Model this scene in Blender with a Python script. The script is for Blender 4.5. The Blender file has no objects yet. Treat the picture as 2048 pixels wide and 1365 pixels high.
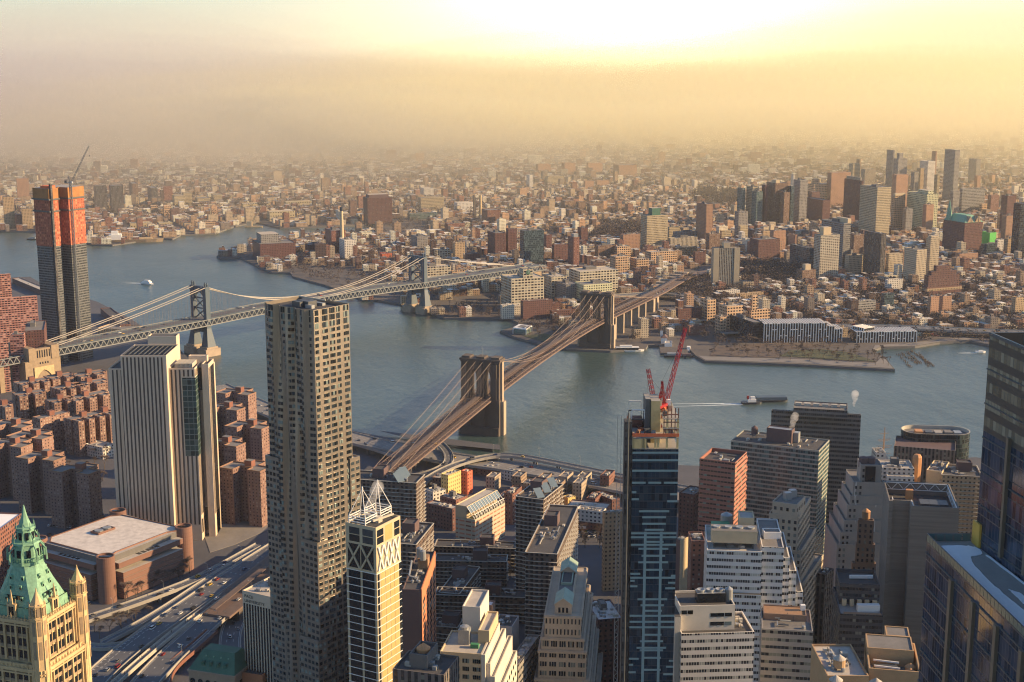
import bpy, math, random
import numpy as np
from mathutils import Vector, Matrix
random.seed(7)
S = bpy.context.scene
COL = S.collection
# ------------------------------------------------------------------ camera
CAM_H, PITCH, FOC = 400.0, math.radians(11.6), 2844.0
cam_d = bpy.data.cameras.new('camera')
cam = bpy.data.objects.new('camera', cam_d); COL.objects.link(cam)
cam.location = (0, 0, CAM_H); cam.rotation_euler = (math.pi/2 - PITCH, 0, 0)
cam_d.sensor_width = 36.0; cam_d.lens = 36.0*FOC/2048.0
cam_d.clip_start = 1.0; cam_d.clip_end = 60000.0
S.camera = cam
# ------------------------------------------------------------------ sky and sun
SUN_AZ, SUN_EL = math.radians(91), math.radians(20)      # clockwise from the view axis
world = bpy.data.worlds.new('World'); S.world = world; world.use_nodes = True
wt = world.node_tree; wn = wt.nodes; wn.clear()
def wnode(t, **k):
    n = wn.new(t)
    for a, b in k.items(): setattr(n, a, b)
    return n
sky = wnode('ShaderNodeTexSky', sky_type='NISHITA', sun_disc=False, sun_elevation=SUN_EL, sun_rotation=SUN_AZ,
            air_density=1.2, dust_density=0.3, ozone_density=5.0)
bg1 = wnode('ShaderNodeBackground'); bg1.inputs['Strength'].default_value = 0.09
wt.links.new(sky.outputs[0], bg1.inputs[0])
# low golden cloud glow along the horizon, brightest where the cloud thins ahead
tc = wnode('ShaderNodeTexCoord')
GA, GE = math.radians(5.5), math.radians(1.8)
dot = wnode('ShaderNodeVectorMath', operation='DOT_PRODUCT')
dot.inputs[1].default_value = (math.sin(GA)*math.cos(GE), math.cos(GA)*math.cos(GE), math.sin(GE))
wt.links.new(tc.outputs['Generated'], dot.inputs[0])
def wmath(op, a, b=None):
    n = wnode('ShaderNodeMath', operation=op)
    for i, x in enumerate((a, b)):
        if x is None: continue
        if isinstance(x, (int, float)): n.inputs[i].default_value = x
        else: wt.links.new(x, n.inputs[i])
    return n.outputs[0]
d0 = wmath('MAXIMUM', dot.outputs['Value'], 0.0)
g1 = wmath('POWER', d0, 170.0); g2 = wmath('POWER', d0, 30.0)
sep = wnode('ShaderNodeSeparateXYZ'); wt.links.new(tc.outputs['Generated'], sep.inputs[0])
band = wmath('POWER', wmath('SUBTRACT', 1.0, wmath('MINIMUM', wmath('ABSOLUTE', sep.outputs[2]), 1.0)), 60.0)
side = wmath('MULTIPLY_ADD', sep.outputs[0], 0.45); side.node.inputs[2].default_value = 0.60
front = wmath('POWER', wmath('MAXIMUM', sep.outputs[1], 0.0), 2.0)
GLOW_BAND, GLOW_MID, GLOW_CORE = 0.36, 0.33, 1.5
tot = wmath('ADD', wmath('MULTIPLY', wmath('MULTIPLY', band, wmath('MULTIPLY', side, front)), GLOW_BAND),
            wmath('ADD', wmath('MULTIPLY', g2, GLOW_MID), wmath('MULTIPLY', g1, GLOW_CORE)))
bg2 = wnode('ShaderNodeBackground'); bg2.inputs['Color'].default_value = (1.0, 0.775, 0.45, 1)
wt.links.new(tot, bg2.inputs['Strength'])
addw = wnode('ShaderNodeAddShader'); wt.links.new(bg1.outputs[0], addw.inputs[0]); wt.links.new(bg2.outputs[0], addw.inputs[1])
wo = wnode('ShaderNodeOutputWorld'); wt.links.new(addw.outputs[0], wo.inputs['Surface'])
sun_d = bpy.data.lights.new('sun', 'SUN'); sun_d.energy = 5.0; sun_d.angle = math.radians(0.5); sun_d.color = (1.0, 0.69, 0.36)
sun = bpy.data.objects.new('sun', sun_d); COL.objects.link(sun)
sdir = Vector((math.sin(SUN_AZ)*math.cos(SUN_EL), math.cos(SUN_AZ)*math.cos(SUN_EL), math.sin(SUN_EL)))
sun.rotation_euler = sdir.to_track_quat('Z', 'Y').to_euler(); sun.location = sdir*3000 + Vector((0, 0, 400))
S.view_settings.view_transform = 'Standard'; S.view_settings.look = 'None'; S.view_settings.gamma = 1.0
S.view_settings.exposure = 1.02
S.cycles.volume_bounces = 16; S.cycles.max_bounces = 18; S.cycles.transparent_max_bounces = 16; S.cycles.diffuse_bounces = 2; S.cycles.glossy_bounces = 3
S.cycles.use_denoising = True; S.cycles.denoising_input_passes = 'RGB_ALBEDO_NORMAL'; S.cycles.denoising_prefilter = 'FAST'; S.cycles.use_adaptive_sampling = False; S.cycles.filter_width = 1.15; S.cycles.sample_clamp_indirect = 4.0

# ------------------------------------------------------------------ measuring helpers
SP, CP = math.sin(PITCH), math.cos(PITCH)
def ray(px, py):
    u, v = (px-1024)/FOC, (682.5-py)/FOC
    return (u, CP + v*SP, -SP + v*CP)
def P(px, py, z=0.0):
    d = ray(px, py); t = (z-CAM_H)/d[2]
    return (d[0]*t, d[1]*t, z)
def at(px, py, Y):                       # the point on that sight line at forward distance Y
    d = ray(px, py); t = Y/d[1]
    return (d[0]*t, Y, CAM_H + d[2]*t)
def proj(p):
    x, y, z = p[0], p[1], p[2]-CAM_H
    dep = y*CP - z*SP
    return (1024 + FOC*x/dep, 682.5 - FOC*(y*SP + z*CP)/dep)
def reach(N, a, px, z):                  # length t so that N + t*a lands on picture column px
    k = (px-1024)/FOC
    D0 = N[1]*CP - (z-CAM_H)*SP
    den = a[0] - k*a[1]*CP
    if abs(den) < 1e-6: return 20.0
    return (k*D0 - N[0])/den
def rect_from(N, z, xl, xr, ang, maxlen=150.0, depth=None):
    # N near corner; left wall runs along angle ang (radians, measured from +X to +Y, pointing back-left), right wall 90 deg clockwise
    a = (math.cos(ang), math.sin(ang)); b = (math.sin(ang), -math.cos(ang))
    ta = max(4.0, min(maxlen, reach(N, a, xl, z))); tb = max(4.0, min(maxlen, reach(N, b, xr, z)))
    if depth is not None:
        if depth > 0: ta = depth
        else: tb = -depth
    n = (N[0], N[1])
    r = (n[0]+b[0]*tb, n[1]+b[1]*tb); l = (n[0]+a[0]*ta, n[1]+a[1]*ta)
    f = (r[0]+a[0]*ta, r[1]+a[1]*ta)
    return [n, r, f, l]                  # counter-clockwise seen from above
def rectD(near, D, left, xr, ldeg=None, **k):
    # near roof corner pixel at forward distance D; left roof corner pixel (or angle) ; right column
    N = at(near[0], near[1], D); H = N[2]
    if ldeg is None:
        L = P(left[0], left[1], H); ang = math.atan2(L[1]-N[1], L[0]-N[0]); xl = left[0]
    else:
        ang = math.radians(ldeg); xl = left if isinstance(left, (int, float)) else left[0]
    return rect_from(N, H, xl, xr, ang, **k), H
# ------------------------------------------------------------------ mesh builder
def ccw(f):
    a = sum(f[i][0]*f[(i+1) % len(f)][1]-f[(i+1) % len(f)][0]*f[i][1] for i in range(len(f)))
    return list(f) if a > 0 else list(f)[::-1]
def inset(f, d):
    f = ccw(f); n = len(f); out = []
    for i in range(n):
        p0, p1, p2 = f[i-1], f[i], f[(i+1) % n]
        e1 = Vector((p1[0]-p0[0], p1[1]-p0[1])).normalized(); e2 = Vector((p2[0]-p1[0], p2[1]-p1[1])).normalized()
        n1 = Vector((-e1.y, e1.x)); n2 = Vector((-e2.y, e2.x)); b = n1+n2
        k = b.dot(n1)
        b = b*(d/k) if abs(k) > 0.15 else n1*d
        out.append((p1[0]+b.x, p1[1]+b.y))
    return out
class MB:
    def __init__(s): s.v, s.f, s.m, s.uv = [], [], [], []
    def face(s, vs, mi=0, uv=None):
        i = len(s.v); s.v += [tuple(map(float, p)) for p in vs]; s.f.append(tuple(range(i, i+len(vs)))); s.m.append(mi)
        s.uv.append(uv or [(p[0], p[1]) for p in vs])
    def prism(s, foot, z0, z1, mw=0, mr=1, roof=True, para=0.0, pw=0.5, mp=None, bottom=False, vz=None):
        foot = ccw(foot); n = len(foot); i = len(s.v); vz = z0 if vz is None else vz
        s.v += [(p[0], p[1], z0) for p in foot] + [(p[0], p[1], z1) for p in foot]
        u = 0.0
        for k in range(n):
            j = (k+1) % n; L = math.hypot(foot[j][0]-foot[k][0], foot[j][1]-foot[k][1])
            s.f.append((i+k, i+j, i+n+j, i+n+k)); s.m.append(mw)
            s.uv.append([(u, z0-vz), (u+L, z0-vz), (u+L, z1-vz), (u, z1-vz)]); u += round(L/3+1)*9
        if roof:
            if para > 0:
                inn = inset(foot, pw); j0 = len(s.v); mp = mw if mp is None else mp
                s.v += [(p[0], p[1], z1) for p in inn] + [(p[0], p[1], z1-para) for p in inn]
                for k in range(n):
                    j = (k+1) % n
                    s.f.append((i+n+k, i+n+j, j0+j, j0+k)); s.m.append(mp); s.uv.append([(.01, .01)]*4)
                    s.f.append((j0+k, j0+j, j0+n+j, j0+n+k)); s.m.append(mp); s.uv.append([(.01, .01)]*4)
                s.f.append(tuple(range(j0+n, j0+2*n))); s.m.append(mr); s.uv.append([(p[0], p[1]) for p in inn])
            else:
                s.f.append(tuple(range(i+n, i+2*n))); s.m.append(mr); s.uv.append([(p[0], p[1]) for p in foot])
        if bottom:
            s.f.append(tuple(range(i+n-1, i-1, -1))); s.m.append(mw); s.uv.append([(p[0], p[1]) for p in foot][::-1])
    def box(s, c, sx, sy, z0, z1, ang=0.0, mw=0, mr=None, **k):
        ca, sa = math.cos(ang), math.sin(ang)
        f = [(c[0]+x*ca-y*sa, c[1]+x*sa+y*ca) for x, y in ((-sx/2, -sy/2), (sx/2, -sy/2), (sx/2, sy/2), (-sx/2, sy/2))]
        s.prism(f, z0, z1, mw, mw if mr is None else mr, **k)
    def tube(s, p, q, r, r2=None, n=6, mi=0, cap=True):
        p, q = Vector(p), Vector(q); r2 = r if r2 is None else r2
        d = (q-p)
        if d.length < 1e-6: return
        d.normalize(); a = d.orthogonal().normalized(); b = d.cross(a); i = len(s.v)
        for c, rr in ((p, r), (q, r2)):
            for k in range(n):
                t = 2*math.pi*k/n; w = c + a*(math.cos(t)*rr) + b*(math.sin(t)*rr); s.v.append(tuple(w))
        for k in range(n):
            j = (k+1) % n; s.f.append((i+k, i+j, i+n+j, i+n+k)); s.m.append(mi); s.uv.append([(k, 0), (k+1, 0), (k+1, 1), (k, 1)])
        if cap:
            s.f.append(tuple(range(i+n-1, i-1, -1))); s.m.append(mi); s.uv.append([(0, 0)]*n)
            s.f.append(tuple(range(i+n, i+2*n))); s.m.append(mi); s.uv.append([(0, 0)]*n)
    def beam(s, p, q, w, h, mi=0):          # rectangular bar, w across (horizontal), h up
        p, q = Vector(p), Vector(q); d = (q-p)
        if d.length < 1e-6: return
        d.normalize(); sd = d.cross(Vector((0, 0, 1)))
        if sd.length < 1e-3: sd = Vector((1, 0, 0))
        sd.normalize(); up = sd.cross(d); i = len(s.v)
        for c in (p, q):
            for x, y in ((-1, -1), (1, -1), (1, 1), (-1, 1)): s.v.append(tuple(c + sd*(x*w/2) + up*(y*h/2)))
        L = (q-p).length
        for k in range(4):
            j = (k+1) % 4; s.f.append((i+k, i+j, i+4+j, i+4+k)); s.m.append(mi); s.uv.append([(0, 0), (1, 0), (1, L), (0, L)])
        s.f.append((i+3, i+2, i+1, i)); s.m.append(mi); s.uv.append([(0, 0)]*4)
        s.f.append((i+4, i+5, i+6, i+7)); s.m.append(mi); s.uv.append([(0, 0)]*4)
    def lathe(s, c, prof, n=16, mi=0, top=True, ph=0.0):   # prof: (radius, z)
        i = len(s.v)
        for r, z in prof:
            for k in range(n):
                t = 2*math.pi*k/n + ph; s.v.append((c[0]+r*math.cos(t), c[1]+r*math.sin(t), z))
        for a in range(len(prof)-1):
            for k in range(n):
                j = (k+1) % n; s.f.append((i+a*n+k, i+a*n+j, i+(a+1)*n+j, i+(a+1)*n+k)); s.m.append(mi)
                R = prof[a][0]; s.uv.append([(k*6.28*R/n, prof[a][1]), ((k+1)*6.28*R/n, prof[a][1]), ((k+1)*6.28*R/n, prof[a+1][1]), (k*6.28*R/n, prof[a+1][1])])
        if top: s.f.append(tuple(range(i+(len(prof)-1)*n, i+len(prof)*n))); s.m.append(mi); s.uv.append([(0, 0)]*n)
    def mesh(s, name, mats, origin=(0, 0, 0), smooth=False):
        me = bpy.data.meshes.new(name)
        v = np.array(s.v, dtype=float).reshape(-1, 3) - np.array(origin)
        me.from_pydata(v.tolist(), [], s.f)
        for m in (mats if isinstance(mats, (list, tuple)) else [mats]): me.materials.append(m)
        me.polygons.foreach_set('material_index', s.m)
        ul = me.uv_layers.new(name='UVMap')
        ul.data.foreach_set('uv', np.array([c for f in s.uv for p in f for c in p], dtype=np.float32))
        if smooth: me.polygons.foreach_set('use_smooth', [True]*len(s.f))
        me.update(); return me
    def build(s, name, mats, parent=None, loc=None, smooth=False):
        o0 = tuple(parent['base']) if parent is not None and 'base' in parent else (loc or (0, 0, 0))
        me = s.mesh(name, mats, o0, smooth)
        o = bpy.data.objects.new(name, me); COL.objects.link(o)
        if parent is not None: o.parent = parent; o['base'] = o0
        elif loc: o.location = loc; o['base'] = loc
        return o
def tag(o, label=None, cat=None, group=None, kind=None):
    if label: o['label'] = label
    if cat: o['category'] = cat
    if group: o['group'] = group
    if kind: o['kind'] = kind
    return o
def thing(name, label, cat, loc, group=None):
    o = bpy.data.objects.new(name, None); COL.objects.link(o); o.location = loc; o['base'] = tuple(loc); o.empty_display_size = 1
    return tag(o, label, cat, group)
def copy_tree(o, parent=None):
    c = o.copy(); COL.objects.link(c); c.parent = parent
    for ch in o.children: copy_tree(ch, c)
    return c
def mid(foot): return (sum(p[0] for p in foot)/len(foot), sum(p[1] for p in foot)/len(foot))
def lerp(a, b, t): return tuple(a[i]+(b[i]-a[i])*t for i in range(len(a)))
# ------------------------------------------------------------------ materials
class G:
    def __init__(s, name):
        s.m = bpy.data.materials.new(name); s.m.use_nodes = True; s.t = s.m.node_tree; s.t.nodes.clear()
        s.out = s.t.nodes.new('ShaderNodeOutputMaterial')
    def n(s, t, **k):
        x = s.t.nodes.new(t)
        for a, b in k.items(): setattr(x, a, b)
        return x
    def put(s, sock, val):
        if val is None: return
        if isinstance(val, bpy.types.NodeSocket): s.t.links.new(val, sock)
        elif isinstance(val, tuple) and len(val) == 3 and sock.type == 'RGBA': sock.default_value = (*val, 1)
        else: sock.default_value = val
    def math(s, op, a, b=None, c=None):
        x = s.n('ShaderNodeMath', operation=op)
        for i, w in enumerate((a, b, c)): s.put(x.inputs[i], w)
        return x.outputs[0]
    def mix(s, f, a, b, blend='MIX'):
        x = s.n('ShaderNodeMix', data_type='RGBA', blend_type=blend)
        s.put(x.inputs[0], f); s.put(x.inputs[6], a); s.put(x.inputs[7], b); return x.outputs[2]
    def scale(s, col, f):
        x = s.n('ShaderNodeVectorMath', operation='SCALE'); s.put(x.inputs[0], col); s.put(x.inputs[3], f); return x.outputs[0]
    def noise(s, sc, vec=None, detail=3.0, rough=.55):
        x = s.n('ShaderNodeTexNoise'); x.inputs['Scale'].default_value = sc; x.inputs['Detail'].default_value = detail; x.inputs['Roughness'].default_value = rough
        if vec is None: vec = s.n('ShaderNodeNewGeometry').outputs['Position']
        s.put(x.inputs['Vector'], vec); return x.outputs['Fac']
    def rgb(s, c):
        x = s.n('ShaderNodeRGB'); x.outputs[0].default_value = (*c, 1); return x.outputs[0]
    def rnd(s, how='obj'):
        if how == 'isl': return s.n('ShaderNodeNewGeometry').outputs['Random Per Island']
        return s.n('ShaderNodeObjectInfo').outputs['Random']
    def pal(s, f, cols):
        x = s.n('ShaderNodeValToRGB'); x.color_ramp.interpolation = 'CONSTANT'; e = x.color_ramp.elements
        while len(e) < len(cols): e.new(0.5)
        for i, c in enumerate(cols): e[i].position = i/len(cols); e[i].color = (*c, 1)
        s.put(x.inputs[0], f); return x.outputs[0]
    def bsdf(s, col, rough=.8, metal=0.0, normal=None, spec=None):
        b = s.n('ShaderNodeBsdfPrincipled'); s.put(b.inputs['Base Color'], col); s.put(b.inputs['Roughness'], rough); s.put(b.inputs['Metallic'], metal)
        if normal is not None: s.put(b.inputs['Normal'], normal)
        if spec is not None: s.put(b.inputs['Specular IOR Level'], spec)
        s.t.links.new(b.outputs[0], s.out.inputs[0]); return s.m
def var_col(g, base, var, sc, objvar=0.0, how='obj'):
    k = g.math('MULTIPLY_ADD', g.noise(sc), 2*var, 1-var)
    k2 = g.math('MULTIPLY_ADD', g.noise(sc*6.1), var, 1-var/2); k = g.math('MULTIPLY', k, k2)
    if objvar: k = g.math('MULTIPLY', k, g.math('MULTIPLY_ADD', g.rnd(how), 2*objvar, 1-objvar))
    return g.scale(base, k)
def simple(name, col, rough=.8, metal=0.0, var=.22, sc=.15, objvar=0.0, how='obj'):
    g = G(name); return g.bsdf(var_col(g, g.rgb(col), var, sc, objvar, how), rough, metal)
def palette(name, cols, rough=.8, metal=0.0, var=.2, sc=.2, how='obj'):
    g = G(name); return g.bsdf(var_col(g, g.pal(g.rnd(how), cols), var, sc), rough, metal)
def facade(name, wall, bay=3.0, fl=3.4, ww=.5, wh=.5, glass=(.02, .026, .034), span=None, mode='grid', lit=.22, litcol=(.16, .17, .15),
           var=.16, objvar=.12, how='obj', pal=None, group=1, metal=0.0, wrough=.82, grough=.15, line=None, linew=.12):
    """wall with a grid (or vertical / horizontal runs) of windows laid out in metres along the wall"""
    g = G(name); uv = g.n('ShaderNodeUVMap'); sp = g.n('ShaderNodeSeparateXYZ'); g.put(sp.inputs[0], uv.outputs[0])
    cu = g.math('DIVIDE', sp.outputs[0], bay); cv = g.math('DIVIDE', sp.outputs[1], fl)
    fu = g.math('FRACT', cu); fv = g.math('FRACT', cv)
    def inside(f, w): return g.math('LESS_THAN', g.math('ABSOLUTE', g.math('SUBTRACT', f, .5)), w/2)
    mu = inside(fu, ww); mv = inside(fv, wh)
    if group > 1:      # leave every group-th bay blank
        mu = g.math('MULTIPLY', mu, g.math('GREATER_THAN', g.math('FRACT', g.math('DIVIDE', g.math('ADD', g.math('FLOOR', cu), .5), group)), 1.0/group))
    if mode == 'grid': mk = g.math('MULTIPLY', mu, mv); strip = mu
    elif mode == 'vert': mk = mu if span is None else g.math('MULTIPLY', mu, mv); strip = mu
    else:
        mull = inside(fu, ww); mk = g.math('MULTIPLY', mull, mv); strip = mv
    cb = g.n('ShaderNodeCombineXYZ'); g.put(cb.inputs[0], g.math('FLOOR', cu)); g.put(cb.inputs[1], g.math('FLOOR', cv))
    wn_ = g.n('ShaderNodeTexWhiteNoise', noise_dimensions='3D'); 
    g.put(cb.inputs[2], g.math('MULTIPLY', g.rnd(how), 97.0)); g.put(wn_.inputs['Vector'], cb.outputs[0])
    r = wn_.outputs['Value']
    wc = g.rgb(wall) if pal is None else g.pal(g.rnd(how), pal)
    wc = var_col(g, wc, var, .045, objvar, how)
    if line is not None: wc = g.mix(g.math('LESS_THAN', fv, linew), wc, line)
    if span is not None: wc = g.mix(strip, wc, span)
    gc = g.mix(g.math('GREATER_THAN', r, 1-lit), g.scale(g.rgb(glass), g.math('MULTIPLY_ADD', r, 1.2, .5)), litcol)
    col = g.mix(mk, wc, gc)
    ro = g.math('MULTIPLY_ADD', mk, grough-wrough, wrough)
    return g.bsdf(col, ro, metal)
M = {}
# plain stuffs
M['asphalt'] = simple('asphalt', (.095, .098, .108), .9, sc=.05, var=.3)
M['street'] = simple('street_asphalt', (.075, .075, .085), .9, sc=.02, var=.35)
M['concrete'] = simple('concrete', (.30, .28, .25), .85, sc=.08)
M['pale_concrete'] = simple('pale_concrete', (.42, .39, .33), .85, sc=.1)
M['dark_concrete'] = simple('dark_concrete', (.13, .125, .12), .9, sc=.1)
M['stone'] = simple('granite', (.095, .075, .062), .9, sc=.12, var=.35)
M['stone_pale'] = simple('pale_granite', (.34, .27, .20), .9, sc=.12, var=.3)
M['brick'] = simple('plain_brick', (.20, .085, .06), .9, sc=.1)
M['white'] = simple('white_paint', (.72, .70, .66), .6, var=.12)
M['roofdark'] = simple('tar_roof', (.065, .062, .062), .9, sc=.07, var=.4)
M['roofgrey'] = simple('gravel_roof', (.17, .16, .15), .9, sc=.09, var=.35)
M['roofpale'] = simple('pale_roof', (.40, .36, .31), .9, sc=.12, var=.3)
M['steelblue'] = simple('blue_steel', (.055, .085, .115), .55, sc=.1)
M['steelpale'] = simple('pale_steel', (.19, .20, .20), .5, sc=.1)
M['steel'] = simple('dark_steel', (.07, .075, .08), .5, sc=.2)
M['galv'] = simple('galvanised', (.32, .33, .33), .45, .4, sc=.3)
M['truss'] = simple('rust_brown_steel', (.15, .10, .08), .7, sc=.1)
M['deckwood'] = simple('bridge_deck', (.125, .088, .072), .9, sc=.3, var=.35)
M['cable'] = simple('cable_paint', (.27, .20, .15), .6, sc=.1)
M['cablepale'] = simple('pale_cable_paint', (.34, .31, .27), .6, sc=.1)
M['red'] = simple('crane_red', (.30, .014, .02), .45, sc=.3, var=.2)
M['orange'] = simple('orange_netting', (.62, .145, .055), .85, sc=.5, var=.3)
M['wood'] = simple('tank_wood', (.30, .17, .09), .85, sc=.6)
M['tankcone'] = simple('tank_cone', (.50, .24, .10), .7, sc=.6)
M['copper'] = simple('green_copper', (.16, .32, .215), .65, sc=.7, var=.55)
M['copperdark'] = simple('dark_green_roof', (.045, .13, .085), .7, sc=.25, var=.3)
M['copperpale'] = simple('pale_green_copper', (.24, .33, .26), .7, sc=.25)
M['terra'] = simple('cream_terracotta', (.50, .36, .19), .75, sc=.35, var=.35)
M['terradark'] = simple('weathered_terracotta', (.27, .20, .13), .8, sc=.35, var=.35)
M['glassdark'] = simple('dark_glass', (.012, .016, .022), .08, var=.5, sc=.3)
M['line'] = simple('road_paint', (.62, .62, .58), .8, var=.3, sc=.4)
M['yellow'] = simple('yellow_paint', (.62, .36, .06), .6)
M['snow'] = simple('snow', (.86, .85, .84), .7, var=.08, sc=.2)
M['turf'] = simple('grass_turf', (.055, .062, .028), .95, sc=.05, var=.45)
M['green'] = simple('green_panel', (.05, .22, .10), .7)
M['bark'] = simple('bark', (.10, .075, .06), .95, sc=1.0)
M['twig'] = simple('twigs', (.105, .078, .066), .95, sc=.08, var=.35, objvar=.2)
M['tealband'] = simple('teal_panel', (.18, .28, .31), .4, var=.12)
M['hull'] = simple('dark_hull', (.03, .035, .045), .5)
M['solar'] = simple('solar_glass', (.20, .26, .28), .25, .3, var=.15)
# window glass for modelled panes: every pane its own tone
g = G('window_pane')
r = g.math('FRACT', g.math('ADD', g.rnd('obj'), g.rnd('isl')))
c = g.mix(g.math('GREATER_THAN', r, .80), g.scale(g.rgb((.022, .028, .036)), g.math('MULTIPLY_ADD', r, 1.6, .4)), (.17, .19, .17))
M['pane'] = g.bsdf(c, .12)
g = G('bright_pane')
r = g.math('FRACT', g.math('ADD', g.rnd('obj'), g.rnd('isl')))
c = g.mix(g.math('GREATER_THAN', r, .82), g.scale(g.rgb((.022, .03, .036)), g.math('MULTIPLY_ADD', r, 2.2, .3)), (.19, .235, .22))
M['pane2'] = g.bsdf(c, .10)
# office facades
M['f_brick'] = facade('brick_apartments', (.19, .085, .062), 3.2, 2.95, .36, .42, lit=.3, litcol=(.30, .25, .22))
M['f_brickdk'] = facade('dark_brick_windows', (.115, .052, .045), 3.2, 3.2, .38, .42, lit=.12)
M['f_brown'] = facade('brown_brick_windows', (.17, .105, .072), 3.4, 3.0, .34, .42, lit=.35, litcol=(.34, .29, .24))
M['f_tan'] = facade('tan_windows', (.38, .27, .16), 3.2, 3.3, .42, .46, lit=.12)
M['f_cream'] = facade('cream_loft_windows', (.47, .41, .30), 5.4, 4.3, .74, .56, lit=.22, litcol=(.22, .22, .19))
M['f_pink'] = facade('tan_loft_windows', (.50, .33, .20), 4.6, 4.3, .66, .52, lit=.12)
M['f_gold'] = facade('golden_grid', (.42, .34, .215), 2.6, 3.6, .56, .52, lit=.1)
M['f_grey'] = facade('grey_windows', (.24, .22, .20), 3.6, 3.4, .50, .45)
M['f_greyh'] = facade('grey_bands', (.25, .235, .22), 1.8, 3.7, .93, .40, mode='horiz', lit=.3)
M['f_white'] = facade('white_windows', (.56, .52, .46), 3.6, 3.3, .46, .46)
M['f_strip'] = facade('pale_piers', (.42, .36, .27), 3.0, 3.5, .48, .6, span=(.06, .055, .05), mode='vert')
M['f_stripdk'] = facade('dark_piers', (.13, .11, .10), 3.0, 3.5, .5, .6, span=(.03, .03, .03), mode='vert')
M['f_glass'] = facade('blue_glass', (.05, .075, .085), 1.7, 3.6, .92, .74, glass=(.03, .045, .055), lit=.3, litcol=(.09, .13, .14), wrough=.4)
M['f_dkglass'] = facade('dark_glass_wall', (.03, .035, .042), 2.4, 3.8, .9, .8, glass=(.016, .02, .028), lit=.18, litcol=(.06, .075, .08), wrough=.4)
M['f_teal'] = facade('teal_glass', (.10, .14, .135), 3.2, 3.7, .62, .52, glass=(.02, .05, .05))
M['f_tealw'] = facade('white_green_grid', (.50, .48, .30), 4.2, 3.9, .58, .48, glass=(.02, .04, .04))
M['f_balc'] = facade('balcony_grid', (.40, .35, .27), 4.2, 2.9, .68, .55, glass=(.03, .028, .028), lit=.2, line=(.5, .44, .35), linew=.18)
M['f_arch'] = facade('ivory_grid', (.44, .36, .25), 2.9, 3.4, .44, .5, lit=.08)
M['roofmix'] = palette('roof_mix', [(.07, .07, .07), (.16, .15, .14), (.34, .31, .28), (.11, .10, .10), (.48, .44, .39), (.22, .2, .18)], .9, sc=.1, var=.3)
# many small houses: colour by island
PAL = [(.64, .55, .42), (.09, .055, .045), (.18, .085, .06), (.29, .20, .13), (.13, .075, .06), (.42, .35, .25), (.22, .15, .10), (.52, .46, .36), (.20, .10, .07), (.32, .25, .17), (.15, .12, .10), (.36, .22, .13)]
PAL = [tuple(min(.72, x*1.22) for x in c) for c in PAL]
RPAL = [(.72, .68, .60), (.55, .50, .42), (.08, .075, .075), (.45, .42, .37), (.16, .145, .13), (.24, .21, .18), (.62, .58, .52), (.11, .10, .09), (.32, .27, .22), (.20, .17, .15)]
M['f_house'] = facade('house_fronts', (.2, .1, .07), 3.0, 3.2, .40, .50, pal=PAL, how='isl', lit=.2, var=.2)
M['f_house1'] = facade('house_front', (.2, .1, .07), 3.0, 3.2, .40, .50, pal=PAL, how='obj', lit=.2, var=.2)
M['roof_isl'] = palette('house_roofs', RPAL, .9, sc=.15, var=.3, how='isl')
M['roof_obj'] = palette('house_roof', RPAL, .9, sc=.15, var=.3, how='obj')
# water
g = G('river_water')
pos = g.n('ShaderNodeNewGeometry').outputs['Position']
mp = g.n('ShaderNodeMapping'); g.put(mp.inputs[0], pos); mp.inputs['Scale'].default_value = (1, .55, 1); mp.inputs['Rotation'].default_value = (0, 0, .5)
n1 = g.noise(.16, mp.outputs[0], 4.0, .6); n2 = g.noise(.012, mp.outputs[0], 4.0, .6); n3 = g.noise(.0035, pos, 3.0, .55)
bp = g.n('ShaderNodeBump'); bp.inputs['Strength'].default_value = .4; bp.inputs['Distance'].default_value = 1.6; g.put(bp.inputs['Height'], n1)
bp2 = g.n('ShaderNodeBump'); bp2.inputs['Strength'].default_value = .5; bp2.inputs['Distance'].default_value = 6.0; g.put(bp2.inputs['Height'], n2); g.put(bp2.inputs['Normal'], bp.outputs[0])
wc = g.mix(n3, (.020, .050, .052), (.060, .090, .084))
M['water'] = g.bsdf(wc, g.math('MULTIPLY_ADD', n3, .20, .22), 0.0, bp2.outputs[0])
# ground of the far shore: streets, yards and lots
g = G('city_ground')
n1 = g.noise(.02, None, 5.0, .6); n2 = g.noise(.004, None, 3.0, .5)
M['ground'] = g.bsdf(g.mix(n1, g.mix(n2, (.045, .042, .042), (.085, .07, .06)), (.12, .105, .095)), .95)
M['pave'] = simple('pavement', (.19, .175, .16), .9, sc=.05, var=.3)
# ------------------------------------------------------------------ water, shores
m = MB(); m.face([(-9000, 150, -3), (9000, 150, -3), (9000, 7000, -3), (-9000, 7000, -3)]); tag(m.build('water', M['water']), kind='structure')
BK_SHORE = [(-60,462),(70,463),(120,470),(185,489),(225,490),(320,476),(345,478),(362,470),(430,467),(470,452),(500,447),(515,445),(560,456),(600,455),(680,452),(760,447),
 (760,453),(690,466),(640,470),(600,474),(560,478),(500,484),(488,501),(445,508),(433,512),(440,517),(480,515),(498,524),(520,535),(545,545),(580,545),(586,553),(650,570),(690,584),
 (730,600),(755,600),(790,606),(830,612),(860,626),(890,636),(960,636),(1018,637),(1036,645),(1036,652),(1000,662),(1030,674),(1080,688),(1132,698),(1221,702),(1292,697),(1296,690),(1318,690),
 (1321,706),(1376,708),(1374,693),(1392,712),(1410,722),(1600,729),(1790,739),(1768,714),(1745,701),(1762,695),(1830,693),(1880,685),(1940,682),(1975,689),(2000,702),(2100,707)]
bk = [P(x, y)[:2] for x, y in BK_SHORE]
bk = [(-5200, bk[0][1]+150)] + bk + [(1600, 1850), (5200, 2300), (11500, 14500), (-11500, 14500)]
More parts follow.
